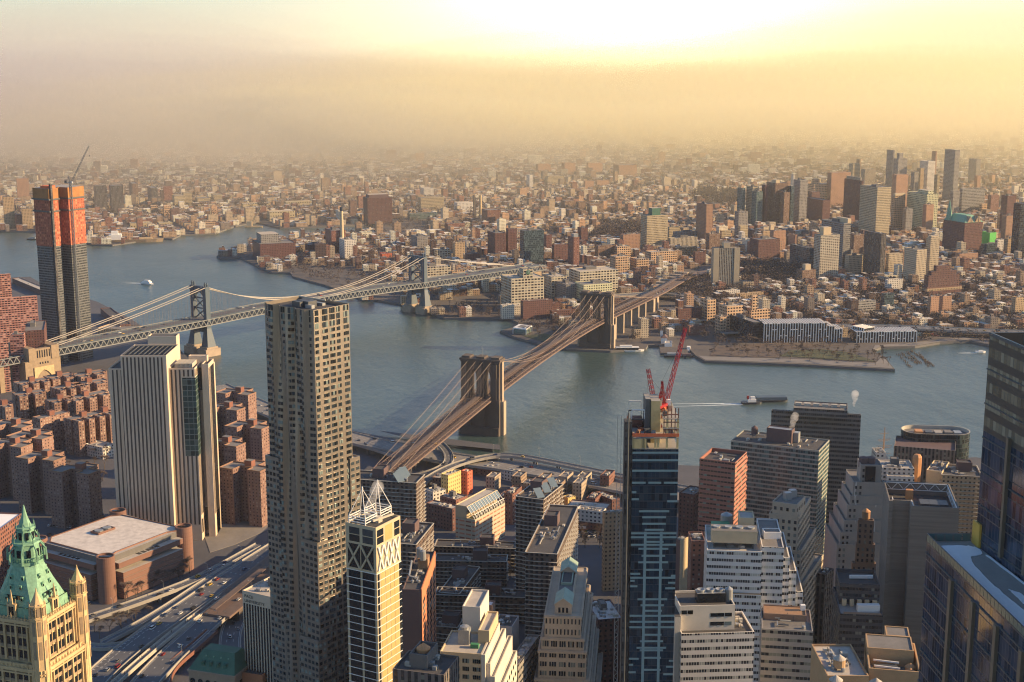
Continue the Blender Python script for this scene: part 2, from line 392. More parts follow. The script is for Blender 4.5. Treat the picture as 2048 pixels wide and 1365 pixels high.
m = MB(); m.prism(bk, -6, 0, 1, 0); tag(m.build('far_shore_ground', [M['ground'], M['dark_concrete']]), kind='structure')
MN_SHORE = [(0,556),(60,554),(95,574),(195,604),(262,638),(300,664),(360,700),(430,768),(470,790),(520,810),(600,838),(705,862),(800,880),(900,903),(960,912),(1040,920),(1130,938),(1250,962),
 (1335,968),(1338,930),(1398,932),(1400,955),(1500,935),(1600,925),(1740,930),(1800,922),(1950,915),(2100,930)]
mn = [P(x, y)[:2] for x, y in MN_SHORE]
mn = [(-1800, mn[0][1])] + mn + [(1500, 1300), (1500, 120), (-1800, 120)]
m = MB(); m.prism(mn, -6, 0, 1, 0); tag(m.build('near_shore_ground', [M['street'], M['dark_concrete']]), kind='structure')
def inpoly(p, poly):
    c = False; n = len(poly); x, y = p
    for i in range(n):
        x1, y1 = poly[i]; x2, y2 = poly[i-1]
        if (y1 > y) != (y2 > y) and x < (x2-x1)*(y-y1)/(y2-y1)+x1: c = not c
    return c
def sheet(name, px, z, mat, kind='structure', h=0.25):
    m = MB(); m.prism([P(x, y)[:2] for x, y in px], z-h, z, 0, 0); return tag(m.build(name, M[mat]), kind=kind)
sheet('park_lawn', [(1560,713),(1700,722),(1752,724),(1700,706),(1640,699),(1580,702)], .5, 'turf')
sheet('park_path', [(1396,712),(1411,720.5),(1600,727),(1786,737),(1766,713),(1750,727),(1600,719),(1420,714)], .3, 'pave')
sheet('park_bed', [(1420,712),(1556,716),(1560,700),(1660,693),(1690,692),(1560,686),(1430,694)], .4, 'bark')
sheet('carousel_lawn', [(1045,672),(1085,684),(1128,692),(1140,680),(1090,668)], .4, 'turf')
sheet('shore_path', [(1745,700),(1762,694),(1830,692),(1880,684),(1940,681),(1976,688),(1976,684),(1930,676),(1880,679),(1825,686),(1750,691)], .3, 'pave')
sheet('beach', [(862,625),(890,634),(960,634),(1016,635),(1000,628),(960,622),(900,618)], .3, 'bark')
sheet('plaza', [(405,1062),(536,1025),(536,1060),(470,1090),(420,1106)], .3, 'pave')
sheet('car_park', [(760,862),(1000,890),(1000,900),(850,885)], .02, 'street')
# ------------------------------------------------------------------ roads
def offs(pts, w):
    out = []
    for i, p in enumerate(pts):
        a = pts[max(i-1, 0)]; b = pts[min(i+1, len(pts)-1)]
        t = Vector((b[0]-a[0], b[1]-a[1])).normalized(); nrm = Vector((t.y, -t.x))     # to the right
        out.append((p[0]+nrm.x*w, p[1]+nrm.y*w, p[2]))
    return out
def smooth(pts, k=2):
    for _ in range(k):
        q = [pts[0]]
        for a, b in zip(pts, pts[1:]): q += [lerp(a, b, .25), lerp(a, b, .75)]
        pts = q+[pts[-1]]
    return pts
def ribbon(mb, L, R, mi=0, flip=False):
    for i in range(len(L)-1): mb.face([L[i], R[i], R[i+1], L[i+1]], mi)
def slabs(mb, pts, w0, w1, dz0, dz1, mi=0):           # swept box between offsets w0 < w1
    A = offs(pts, w0); B = offs(pts, w1)
    up = lambda q, d: [(p[0], p[1], p[2]+d) for p in q]
    at_, bt = up(A, dz1), up(B, dz1); ab, bb = up(A, dz0), up(B, dz0)
    for i in range(len(pts)-1):
        mb.face([at_[i], bt[i], bt[i+1], at_[i+1]], mi); mb.face([bb[i], ab[i], ab[i+1], bb[i+1]], mi)
        mb.face([ab[i], at_[i], at_[i+1], ab[i+1]], mi); mb.face([bt[i], bb[i], bb[i+1], bt[i+1]], mi)
    for k in (0, -1): mb.face([ab[k], bb[k], bt[k], at_[k]], mi)
def along(pts, step):
    out = []; acc = 0.0
    for a, b in zip(pts, pts[1:]):
        L = math.dist(a, b); s = -acc
        while s+step <= L:
            s += step; out.append((lerp(a, b, s/L), math.atan2(b[1]-a[1], b[0]-a[0])))
        acc = L-s
    return out
ROADS = []
def elevated(name, px, w, lanes=2, cols=28.0, deck='asphalt', rail='concrete', thick=1.4, dash=True, colr=.9, shoulder=True):
    pts = smooth([P(*q) for q in px]); ROADS.append((pts, w, lanes))
    r = thing(name, None, None, (pts[0][0], pts[0][1], 0)); r['kind'] = 'structure'
    m = MB(); slabs(m, pts, -w/2, w/2, -thick, 0, 0); m.build('deck', M[rail], r)
    m = MB(); slabs(m, pts, -w/2+.9, w/2-.9, 0.004, .03, 0); m.build('road_surface', M[deck], r)
    for s in (-1, 1):
        m = MB(); slabs(m, pts, min(s*w/2, s*(w/2-.5)), max(s*w/2, s*(w/2-.5)), 0.03, 1.15, 0); m.build('parapet', M[rail], r)
    m = MB()
    for k in range(1, lanes):
        x = -w/2+.9+(w-1.8)*k/lanes
        for i, (p, a) in enumerate(along(pts, 4.0)):
            if i % 3 == 0 or not dash:
                c, s_ = math.cos(a), math.sin(a); q = (p[0]+s_*x, p[1]-c*x)
                m.face([(q[0]-c*2-s_*.12, q[1]-s_*2+c*.12, p[2]+.04), (q[0]-c*2+s_*.12, q[1]-s_*2-c*.12, p[2]+.04), (q[0]+c*2+s_*.12, q[1]+s_*2-c*.12, p[2]+.04), (q[0]+c*2-s_*.12, q[1]+s_*2+c*.12, p[2]+.04)])
    if shoulder:
        for s in (-1, 1): slabs(m, pts, s*(w/2-1.5)-.12, s*(w/2-1.5)+.12, .034, .042)
    m.build('lane_markings', M['line'], r)
    if cols:
        for p, a in along(pts, cols):
            if p[2] > 3.5:
                m = MB(); m.box(p, w*.7, 1.2, p[2]-thick-1.4, p[2]-thick, a+math.pi/2)
                for s in (-1, 1): m.box((p[0]+math.sin(a)*s*w*.28, p[1]-math.cos(a)*s*w*.28), colr*1.4, colr*1.4, 0, p[2]-thick-1.4, a)
                m.build('column', M['dark_concrete'], r)
    return r
# bridge approach over the plaza, lower left: three carriageways, a footway between them, slip ramps
elevated('approach_road', [(160,1392,5),(222,1326,6),(305,1262,7),(398,1198,8.5),(470,1148,10),(540,1103,12),(610,1060,16)], 19, 4, 30)
elevated('approach_road', [(268,1392,5),(330,1322,6),(410,1250,7.5),(480,1186,9),(540,1134,11),(610,1085,15)], 19, 3, 30)
elevated('footway', [(196,1398,6),(258,1340,7),(340,1270,8.2),(432,1203,9.6),(540,1119,12.2),(610,1074,16)], 5, 1, 0, deck='pave', rail='pale_concrete', dash=False, shoulder=False)
elevated('slip_ramp', [(120,1262,.6),(160,1243,1.5),(250,1213,5),(330,1184,7),(392,1160,8.6),(450,1130,9.4),(520,1090,10.5)], 9.5, 2, 26)
elevated('slip_ramp', [(150,1290,.5),(205,1296,1.2),(262,1288,4),(330,1250,6.4)], 8, 2, 0)
elevated('slip_ramp', [(206,1286,1.6),(285,1245,5.5),(345,1208,7.3),(398,1172,8.6),(455,1135,9.6),(528,1095,11.4)], 7, 1, 24)
elevated('slip_ramp', [(424,1262,8),(385,1297,6.4),(350,1326,5),(330,1352,3.5),(326,1392,2)], 8.5, 2, 20, rail='brick')
elevated('side_street', [(466,1330,.4),(459,1300,.5),(461,1262,.5),(478,1226,.6),(508,1196,.8)], 15, 3, 0)
# riverside expressway and its ramps
elevated('expressway', [(430,772,8),(520,815,9),(620,850,9),(712,880,9),(800,897,9),(900,918,9),(1000,930,9),(1090,945,9),(1200,966,9),(1300,985,9),(1420,1000,9),(1560,1000,9)], 30, 6, 34, deck='pave')
elevated('curved_ramp', [(640,872,7),(720,888,8),(780,906,8.5),(830,925,8.5)], 10, 2, 24)
elevated('curved_ramp', [(1420,985,11),(1250,955,12),(1170,938,13),(1090,922,14),(1030,911,14),(985,911,13.5),(930,923,12),(890,938,10),(850,962,6),(822,985,2)], 9.5, 2, 26)
elevated('loop_ramp', [(850,870,12),(876,884,12),(897,905,11),(899,925,10),(880,938,8.5),(850,948,6),(822,953,4)], 9, 2, 24)
# streets of the far shore seen as open strips
elevated('shore_expressway', [(1440,664,6),(1500,660,6),(1560,657,7),(1680,652,8),(1820,655,8),(1960,662,8),(2120,668,8)], 26, 6, 0, deck='asphalt')
elevated('shore_expressway', [(1130,600,7),(1250,590,8),(1330,585,8),(1420,600,7),(1400,640,6)], 20, 4, 0)
# ------------------------------------------------------------------ stone bridge
def arch_slices(mb, to_w, c, h, z0, zp, ztop, d, n=10, mi=0):
    xs = [c-h+2*h*i/n for i in range(n+1)]
    za = [z0+(zp-z0)*max(0.0, 1-(abs(x-c)/h)**1.5)**.62 for x in xs]
    for i in range(n):
        for s in (-1, 1):
            q = [to_w(xs[i], s*d, za[i]), to_w(xs[i+1], s*d, za[i+1]), to_w(xs[i+1], s*d, ztop), to_w(xs[i], s*d, ztop)]
            mb.face(q if s < 0 else q[::-1], mi)
        mb.face([to_w(xs[i], d, za[i]), to_w(xs[i+1], d, za[i+1]), to_w(xs[i+1], -d, za[i+1]), to_w(xs[i], -d, za[i])], mi)
class Frame:
    def __init__(s, A, B):
        s.A = A; s.L = math.hypot(B[0]-A[0], B[1]-A[1]); s.d = ((B[0]-A[0])/s.L, (B[1]-A[1])/s.L); s.n = (s.d[1], -s.d[0])
    def w(s, a, t, z): return (s.A[0]+s.d[0]*a+s.n[0]*t, s.A[1]+s.d[1]*a+s.n[1]*t, z)
    def foot(s, a0, a1, t0, t1): return [s.w(a0, t0, 0)[:2], s.w(a1, t0, 0)[:2], s.w(a1, t1, 0)[:2], s.w(a0, t1, 0)[:2]]
BB = Frame(P(965, 866, -3), P(1193, 698, -3)); F = BB; L = F.L
bb = thing('suspension_bridge', 'brown stone suspension bridge with two pointed arches in each tower', 'bridge', F.w(L/2, 0, 0))
def stone_tower(a0, ztop):
    t = MB(); k = ztop/82.0
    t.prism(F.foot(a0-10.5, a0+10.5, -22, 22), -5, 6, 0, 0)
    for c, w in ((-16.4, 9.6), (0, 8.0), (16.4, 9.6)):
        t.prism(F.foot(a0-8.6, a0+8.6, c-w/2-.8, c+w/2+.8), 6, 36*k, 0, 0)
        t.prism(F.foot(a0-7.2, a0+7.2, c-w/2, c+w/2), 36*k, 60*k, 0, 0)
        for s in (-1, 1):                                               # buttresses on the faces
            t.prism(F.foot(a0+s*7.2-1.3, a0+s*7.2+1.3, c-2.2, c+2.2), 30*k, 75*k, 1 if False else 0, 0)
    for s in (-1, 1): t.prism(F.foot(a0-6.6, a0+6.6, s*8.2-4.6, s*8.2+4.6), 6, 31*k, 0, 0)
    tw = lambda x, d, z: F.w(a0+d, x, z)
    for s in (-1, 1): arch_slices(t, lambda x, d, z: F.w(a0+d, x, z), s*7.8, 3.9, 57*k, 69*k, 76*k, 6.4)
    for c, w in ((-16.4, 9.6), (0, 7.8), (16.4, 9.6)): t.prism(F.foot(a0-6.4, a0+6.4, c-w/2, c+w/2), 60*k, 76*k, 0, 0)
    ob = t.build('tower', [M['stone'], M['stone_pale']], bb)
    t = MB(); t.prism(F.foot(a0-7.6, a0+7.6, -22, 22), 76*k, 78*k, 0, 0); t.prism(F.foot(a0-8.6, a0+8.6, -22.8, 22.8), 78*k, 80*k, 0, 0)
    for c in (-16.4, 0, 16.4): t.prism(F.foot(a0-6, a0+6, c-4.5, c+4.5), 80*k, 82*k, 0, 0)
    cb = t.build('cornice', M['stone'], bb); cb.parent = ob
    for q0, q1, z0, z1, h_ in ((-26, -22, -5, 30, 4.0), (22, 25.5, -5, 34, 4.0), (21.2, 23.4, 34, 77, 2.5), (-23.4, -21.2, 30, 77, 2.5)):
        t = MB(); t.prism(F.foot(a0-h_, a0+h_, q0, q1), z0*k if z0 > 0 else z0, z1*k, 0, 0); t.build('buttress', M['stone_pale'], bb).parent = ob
stone_tower(0, 81.5); stone_tower(L, 77)
t = MB(); t.tube(F.w(0, 0, 81), F.w(0, 0, 92), .25, .12); t.build('flagpole', M['steelpale'], bb)
def deck_z(a):
    if a < 0: return 36.5 + a*27/560*(1 if a > -560 else 1)
    if a <= L: return 36.5 + 4.5*(1-((a-L/2)/(L/2))**2)
    return 36.5 - (a-L)*.052
BBA = [a for a in range(-560, int(L+330), 12)]
ctr = [F.w(a, 0, deck_z(a)) for a in BBA]
tail = [P(1318, 582, 17), P(1345, 566, 12), P(1372, 552, 8), P(1405, 545, 5), P(1440, 540, 3)]
BBA_end = ctr[-1]; allc = ctr + tail; BB_CTR = allc
t = MB(); slabs(t, allc, -13.5, 13.5, -1.6, 0); t.build('deck', M['truss'], bb)
for s in (-1, 1):
    t = MB(); slabs(t, allc, min(s*4.2, s*12.2), max(s*4.2, s*12.2), .004, .05); t.build('roadway', M['deckwood'], bb)
t = MB(); slabs(t, allc[:-2], -2.6, 2.6, 3.8, 4.3); t.build('promenade', M['deckwood'], bb)
def lattice(fr, t_off, a0, a1, zb, h, step, mat, chord=.7, par=bb, name='truss'):
    m_ = MB(); n = int((a1-a0)/step)
    for i in range(n):
        a, b = a0+i*step, a0+(i+1)*step
        m_.beam(fr.w(a, t_off, zb(a)+h), fr.w(b, t_off, zb(b)+h), chord, chord)
        m_.beam(fr.w(a, t_off, zb(a)), fr.w(a, t_off, zb(a)+h), .35, .35)
        if i % 2: m_.beam(fr.w(a, t_off, zb(a)), fr.w(b, t_off, zb(b)+h), .3, .3)
        else: m_.beam(fr.w(a, t_off, zb(a)+h), fr.w(b, t_off, zb(b)), .3, .3)
    return m_.build(name, M[mat], par)
for o in (-13, -4, 4, 13): lattice(F, o, -300, L+285, deck_z, 3.6 if abs(o) > 5 else 3.2, 6, 'truss', .55)
t = MB()
for a in range(-300, int(L+285), 10):
    for s in (-1, 1): t.beam(F.w(a, s*4, deck_z(a)+3.4), F.w(a, s*13, deck_z(a)+3.4), .4, .35)
tag(t.build('overhead_struts', M['truss'], bb), kind='stuff')
def cable_z(a, ztop0, ztop1, low, Lm, side, end):
    if a < 0: k = -a/side; return ztop0 + (deck_z(-side)+1-ztop0)*k - 10*k*(1-k)
    if a > Lm: k = (a-Lm)/side; return ztop1 + (end-ztop1)*k - 10*k*(1-k)
    k = a/Lm; return low + (ztop0*(1-k)+ztop1*k-low)*(2*k-1)**2
for o in (-13, -4, 4, 13):
    t = MB(); prev = None
    for a in range(-285, int(L+285), 10):
        p = F.w(a, o, cable_z(a, 79, 75, 44, L, 285, deck_z(L+285)+1))
        if prev: t.tube(prev, p, .22, n=5, cap=False)
        prev = p
    t.build('main_cable', M['cable'], bb)
    t = MB()
    for a in range(-280, int(L+280), 8):
        zc = cable_z(a, 79, 75, 44, L, 285, deck_z(L+285)+1)
        if zc > deck_z(a)+6: t.tube(F.w(a, o, deck_z(a)+4), F.w(a, o, zc), .035, n=3, cap=False)
    for a0, zt in ((0, 79), (L, 75)):
        for s in (-1, 1):
            for dd in range(20, 124, 22): t.tube(F.w(a0, o, zt), F.w(a0+s*dd, o, deck_z(a0+s*dd)+4), .03, n=3, cap=False)
    tag(t.build('stay_cables', M['cable'], bb), kind='stuff')
# approach piers and anchorage on the far side, near anchorage
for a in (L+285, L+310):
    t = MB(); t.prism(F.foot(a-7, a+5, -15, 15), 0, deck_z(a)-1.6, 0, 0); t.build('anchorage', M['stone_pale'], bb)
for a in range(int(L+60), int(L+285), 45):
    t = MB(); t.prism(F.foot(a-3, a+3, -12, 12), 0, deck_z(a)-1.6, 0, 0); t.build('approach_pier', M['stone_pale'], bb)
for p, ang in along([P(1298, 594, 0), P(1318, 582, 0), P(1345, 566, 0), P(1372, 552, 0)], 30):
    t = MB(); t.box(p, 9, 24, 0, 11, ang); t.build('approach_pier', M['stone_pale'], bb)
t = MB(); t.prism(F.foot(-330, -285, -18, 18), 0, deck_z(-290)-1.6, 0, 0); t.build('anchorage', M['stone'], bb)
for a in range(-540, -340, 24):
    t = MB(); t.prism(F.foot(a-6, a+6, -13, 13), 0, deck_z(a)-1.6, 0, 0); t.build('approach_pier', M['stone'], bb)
# ------------------------------------------------------------------ steel bridge
MBR = Frame(P(405, 708, -3), P(837, 625, -3)); F2 = MBR; L2 = F2.L
sb = thing('suspension_bridge', 'blue steel suspension bridge with zigzag trusses, left of the stone bridge', 'bridge', F2.w(L2/2, 0, 0))
dz2 = lambda a: 38.5 + (4.0*(1-((a-L2/2)/(L2/2))**2) if 0 <= a <= L2 else (-.018*abs(a if a < 0 else a-L2)))
def steel_tower(a0, zt):
    t = MB()
    for s in (-1, 1):
        q = [(F2.foot(a0-7, a0+7, s*15-7, s*15+7)), F2.foot(a0-3.4, a0+3.4, s*14-3.2, s*14+3.2)]
        i = len(t.v); t.v += [(p[0], p[1], 9) for p in ccw(q[0])] + [(p[0], p[1], 34) for p in ccw(q[1])]
        for k in range(4): j = (k+1) % 4; t.f.append((i+k, i+j, i+4+j, i+4+k)); t.m.append(0); t.uv.append([(0, 0)]*4)
        t.prism(F2.foot(a0-3.4, a0+3.4, s*14-3.2, s*14+3.2), 34, zt, 0, 0)
        t.prism(F2.foot(a0-4.0, a0+4.0, s*14-3.8, s*14+3.8), zt-6, zt-4.5, 0, 0)
        for e in (-1, 1): t.lathe(F2.w(a0, s*14+e*2.2, 0), [(1.2, zt), (1.2, zt+2.4), (1.6, zt+3), (.9, zt+5.2), (.2, zt+6)], 8)
    t.prism(F2.foot(a0-2.6, a0+2.6, -11, 11), zt-7, zt, 0, 0)
    arch_slices(t, lambda x, d, z: F2.w(a0+d, x, z), 0, 10.8, zt-16, zt-8, zt-7, 2.2)
    for z0, z1 in ((46, 60), (60, 74)):
        t.beam(F2.w(a0, -11, z0), F2.w(a0, 11, z1), 1.4, 1.4); t.beam(F2.w(a0, 11, z0), F2.w(a0, -11, z1), 1.4, 1.4)
        t.beam(F2.w(a0, -11, z1), F2.w(a0, 11, z1), 1.6, 1.8)
    t.prism(F2.foot(a0-2.6, a0+2.6, -11, 11), 28, 36, 0, 0)
    ob = t.build('tower', M['steelblue'], sb)
    for s in (-1, 1):
        t = MB(); t.prism(F2.foot(a0-12, a0+12, s*15-9.5, s*15+9.5), -5, 7, 0, 0); t.prism(F2.foot(a0-9, a0+9, s*15-8, s*15+8), 7, 9.5, 0, 0)
        t.build('stone_pier', M['stone_pale'], sb).parent = ob
steel_tower(0, 90); steel_tower(L2, 86)
A2 = list(range(-520, int(L2+296), 14)); c2 = [F2.w(a, 0, dz2(a)) for a in A2]; SB_CTR = c2
t = MB(); slabs(t, c2, -18, 18, -1.2, 0); slabs(t, c2, -11, 11, 6.2, 7.2); t.build('deck', M['steelblue'], sb)
t = MB(); slabs(t, c2, -10, 10, 7.204, 7.25); slabs(t, c2, -17.4, -12, .004, .05); slabs(t, c2, 12, 17.4, .004, .05); t.build('roadway', M['asphalt'], sb)
for o in (-18, -11.5, 11.5, 18):
    m_ = MB(); st = 8.5
    n = int((L2+296+515)/st)
    for i in range(n):
        a, b, mdl = -515+i*st, -515+(i+1)*st, -515+(i+.5)*st
        m_.beam(F2.w(a, o, dz2(a)+7.6), F2.w(b, o, dz2(b)+7.6), .8, .9); m_.beam(F2.w(a, o, dz2(a)-.4), F2.w(b, o, dz2(b)-.4), 1.0, 1.2)
        if abs(o) > 15:
            m_.beam(F2.w(a, o, dz2(a)), F2.w(mdl, o, dz2(mdl)+7.4), .8, .9); m_.beam(F2.w(mdl, o, dz2(mdl)+7.4), F2.w(b, o, dz2(b)), .8, .9)
        m_.beam(F2.w(mdl, o, dz2(mdl)), F2.w(mdl, o, dz2(mdl)+7.4), .3, .3)
    m_.build('truss', M['steelpale'] if abs(o) > 15 else M['steelblue'], sb)
def cz2(a):
    if a < 0: k = -a/225; return 90 + (46-90)*k - 9*k*(1-k)
    if a > L2: k = (a-L2)/225; return 86 + (46-86)*k - 9*k*(1-k)
    k = a/L2; return 50 + (90*(1-k)+86*k-50)*(2*k-1)**2
for o in (-16.5, -9, 9, 16.5):
    t = MB(); prev = None
    for a in [x*9 for x in range(-25, int((L2+225)/9))]:
        p = F2.w(a, o, cz2(a))
        if prev: t.tube(prev, p, .55, n=6, cap=False)
        prev = p
    t.build('main_cable', M['cablepale'], sb)
    t = MB()
    for a in [x*9 for x in range(-25, int((L2+225)/9))]: t.tube(F2.w(a, o, dz2(a)+7), F2.w(a, o, cz2(a)), .07, n=3, cap=False)
    tag(t.build('suspender_cables', M['cable'], sb), kind='stuff')
# masonry anchorage with arched portal, near shore
t = MB(); t.prism(F2.foot(-275, -228, -26, 26), 0, 34, 0, 0); t.prism(F2.foot(-270, -262, -27, 27), 34, 50, 0, 0); t.prism(F2.foot(-240, -230, -27, 27), 34, 50, 0, 0)
for s in (-1, 1): t.prism(F2.foot(-262, -240, s*23-3, s*23+3), 34, 48, 0, 0)
for x in range(6): t.prism(F2.foot(-259+x*3.2, -257.6+x*3.2, 26.0, 26.15), 37, 46, 1, 1)
for x in range(4): t.prism(F2.foot(-256+x*3.4, -254.4+x*3.4, 26.0, 26.12), 29, 31.5, 1, 1)
anch = t.build('anchorage', [M['terradark'], M['glassdark']], sb)
t = MB(); arch_slices(t, lambda x, d, z: F2.w(x, 27+d*.3, z), -251, 13, 4, 22, 26, 1.0); t.build('arch', M['terra'], sb).parent = anch
for a in (L2+232, L2+262):
    t = MB(); t.prism(F2.foot(a-10, a+10, -22, 22), 0, dz2(a)-1.4, 0, 0); t.build('anchorage', M['terradark'], sb)
for a in list(range(-500, -290, 40)) + []:
    t = MB(); t.prism(F2.foot(a-3, a+3, -16, 16), 0, dz2(a)-1.4, 0, 0); t.build('approach_pier', M['terradark'], sb)
# ------------------------------------------------------------------ building kit
PANE_ME = {}
def pane_mesh(kind, mat, frame=None):
    k = (kind, mat, frame)
    if k not in PANE_ME:
        b = MB(); b.prism([(-.5, -.5), (.5, -.5), (.5, .5), (-.5, .5)], -.5, .5, 0, 0, bottom=True)
        PANE_ME[k] = b.mesh(kind, [M[mat]])
    return PANE_ME[k]
def windows(root, lst, mat='pane', cap=70, name='window', thick=.22):
    """lst: (x, y, z, angle, width, height) of panes; the nearest are parts of their own, the rest one mass"""
    lst = sorted(lst, key=lambda q: q[0]**2+q[1]**2+(q[2]-CAM_H)**2)
    b0 = root['base']; me = pane_mesh(name, mat)
    for i, (x, y, z, a, w, h) in enumerate(lst[:cap]):
        o = bpy.data.objects.new(name, me); COL.objects.link(o); o.parent = root
        o.location = (x-b0[0], y-b0[1], z-b0[2]); o.rotation_euler = (0, 0, a); o.scale = (w, thick, h)
    if len(lst) > cap:
        b = MB()
        for x, y, z, a, w, h in lst[cap:]: b.box((x, y), w, thick, z-h/2, z+h/2, a, 0, bottom=True)
        tag(b.build(name+'s', M[mat], root), kind='stuff')
def face_windows(p0, p1, z0, z1, nx, nz, w, h, proud=.03, groups=None, margin=0.0, skip=None):
    """panes on the wall running p0 -> p1 (outside on the right hand)"""
    dx, dy = p1[0]-p0[0], p1[1]-p0[1]; L = math.hypot(dx, dy); dx, dy = dx/L, dy/L; a = math.atan2(dy, dx)
    n = (dy*proud, -dx*proud); out = []
    fl = (z1-z0)/nz
    xs = [margin+(L-2*margin)*(i+.5)/nx for i in range(nx)] if groups is None else [L*g_ for g_ in groups]
    for k in range(nz):
        for i, s in enumerate(xs):
            if skip and skip(i, k): continue
            out.append((p0[0]+dx*s+n[0], p0[1]+dy*s+n[1], z0+fl*(k+.5), a, w, h))
    return out
def water_tank(c, z, r=2.0, h=4.0, par=None, legs=2.5, wood='wood', cone='tankcone'):
    m_ = MB()
    for k in range(4):
        t = math.pi/4+k*math.pi/2; m_.tube((c[0]+r*.7*math.cos(t), c[1]+r*.7*math.sin(t), z), (c[0]+r*.7*math.cos(t), c[1]+r*.7*math.sin(t), z+legs), .16, n=4)
    m_.lathe(c, [(r, z+legs), (r, z+legs+h)], 14); o = m_.build('water_tank', M[wood], par)
    q = MB(); q.lathe(c, [(r*1.06, z+legs+h), (.15, z+legs+h+r*.75)], 14); k_ = q.build('tank_cap', M[cone], par); k_.parent = o
    return o
rng = random.Random(11)
def blob_patch(at_, q):
    s, t, a, b = q.uniform(.3, .7), q.uniform(.3, .7), q.uniform(.12, .24), q.uniform(.12, .24)
    return [at_(s+a*math.cos(k*.628)*q.uniform(.75, 1.1), t+b*math.sin(k*.628)*q.uniform(.75, 1.1)) for k in range(10)]
def clutter(root, foot, z, n=3, pent=True, mat='roofgrey', wall=None, k=.30):
    f = inset(foot, 1.6); c = mid(f)
    a = (f[1][0]-f[0][0], f[1][1]-f[0][1]); b = (f[-1][0]-f[0][0], f[-1][1]-f[0][1])
    ang = math.atan2(a[1], a[0]); la, lb = math.hypot(*a), math.hypot(*b)
    at_ = lambda s, t: (f[0][0]+a[0]*s+b[0]*t, f[0][1]+a[1]*s+b[1]*t)
    if pent and min(la, lb) > 8:
        m_ = MB(); m_.box(at_(.5+rng.uniform(-.12, .12), .55+rng.uniform(-.1, .15)), la*k, lb*k, z, z+rng.uniform(3.2, 5.2), ang, 0, 1, para=.4, pw=.3)
        m_.build('bulkhead', [wall or M['dark_concrete'], M[mat]], root)
    if c[1] < 1250 and c[0]**2+c[1]**2 < 1500000:
        n = n*2+3
        for i in range(5):
            s, t = rng.uniform(.1, .8), rng.uniform(.1, .85); e = rng.choice(((.25, 0), (0, .25), (.12, 0))); h_ = rng.uniform(.5, 1.3); m_ = MB()
            m_.beam((*at_(s, t), z+h_), (*at_(min(.95, s+e[0]), min(.95, t+e[1])), z+h_), .55, .5); m_.build('duct', M[rng.choice(['galv', 'pale_concrete', 'steel'])], root)
        for i in range(4):
            m_ = MB(); p_ = at_(rng.uniform(.08, .92), rng.uniform(.08, .92)); m_.tube((*p_, z), (*p_, z+rng.uniform(1.2, 4.5)), .12, n=5); m_.build('vent_pipe', M['steel'], root)
        m_ = MB(); q_ = blob_patch(at_, rng); m_.prism(q_, z+.004, z+.03, 0, 0); m_.build('roof_patch', M[rng.choice(['roofdark', 'roofgrey', 'roofpale'])], root)
    for i in range(n):
        s, t = rng.uniform(.12, .88), rng.uniform(.12, .88); m_ = MB()
        if rng.random() < .3:
            m_.lathe(at_(s, t), [(.9, z), (.9, z+1.3), (.5, z+1.5)], 8); m_.build('vent', M['galv'], root)
        else:
            m_.box(at_(s, t), rng.uniform(1.5, 3.5), rng.uniform(1.2, 2.4), z, z+rng.uniform(.9, 2.0), ang); m_.build('cooling_unit', M[rng.choice(['galv', 'pale_concrete', 'roofpale'])], root)
def tower(name, label, foot, H, wm, rm='roofgrey', z0=0.0, cat='building', group=None, para=.9, pent=True, n=5, cornice=None, base=None):
    c = mid(foot); r = thing(name, label, cat, (c[0], c[1], z0), group)
    b = MB(); b.prism(foot, z0, H, 0, 1, para=para, pw=.45); b.build('wall', [M[wm], M[rm]], r)
    if cornice:
        b = MB(); b.prism(inset(foot, -.5), H-1.2, H-.25, 0, 0, bottom=True); b.build('cornice', M[cornice], r)
    if n or pent: clutter(r, foot, H-para, n, pent)
    return r
def tiers(r, specs, wm, rm='roofgrey', para=.8):          # specs: (foot, z0, z1)
    for f, z0, z1 in specs:
        b = MB(); b.prism(f, z0, z1, 0, 1, para=para, pw=.4); b.build('wall', [M[wm], M[rm]], r)
def px_rect(a, b, D, depth, H=None):
    """front wall between two pixel points, at forward distance D, running back by depth"""
    A = at(a[0], a[1], D); H = A[2] if H is None else H
    A = P(a[0], a[1], H) if H != A[2] else A
    B = P(b[0], b[1], H)
    L = math.hypot(B[0]-A[0], B[1]-A[1]); n = (-(B[1]-A[1])/L, (B[0]-A[0])/L)
    return [A[:2], B[:2], (B[0]+n[0]*depth, B[1]+n[1]*depth), (A[0]+n[0]*depth, A[1]+n[1]*depth)], H
M['greywall'] = simple('pale_party_wall', (.36, .35, .34), .85, sc=.05, var=.15); M['brownwall'] = simple('brown_stucco', (.22, .145, .105), .85); M['orangestone'] = simple('tan_stone', (.36, .25, .17), .85, sc=.2)
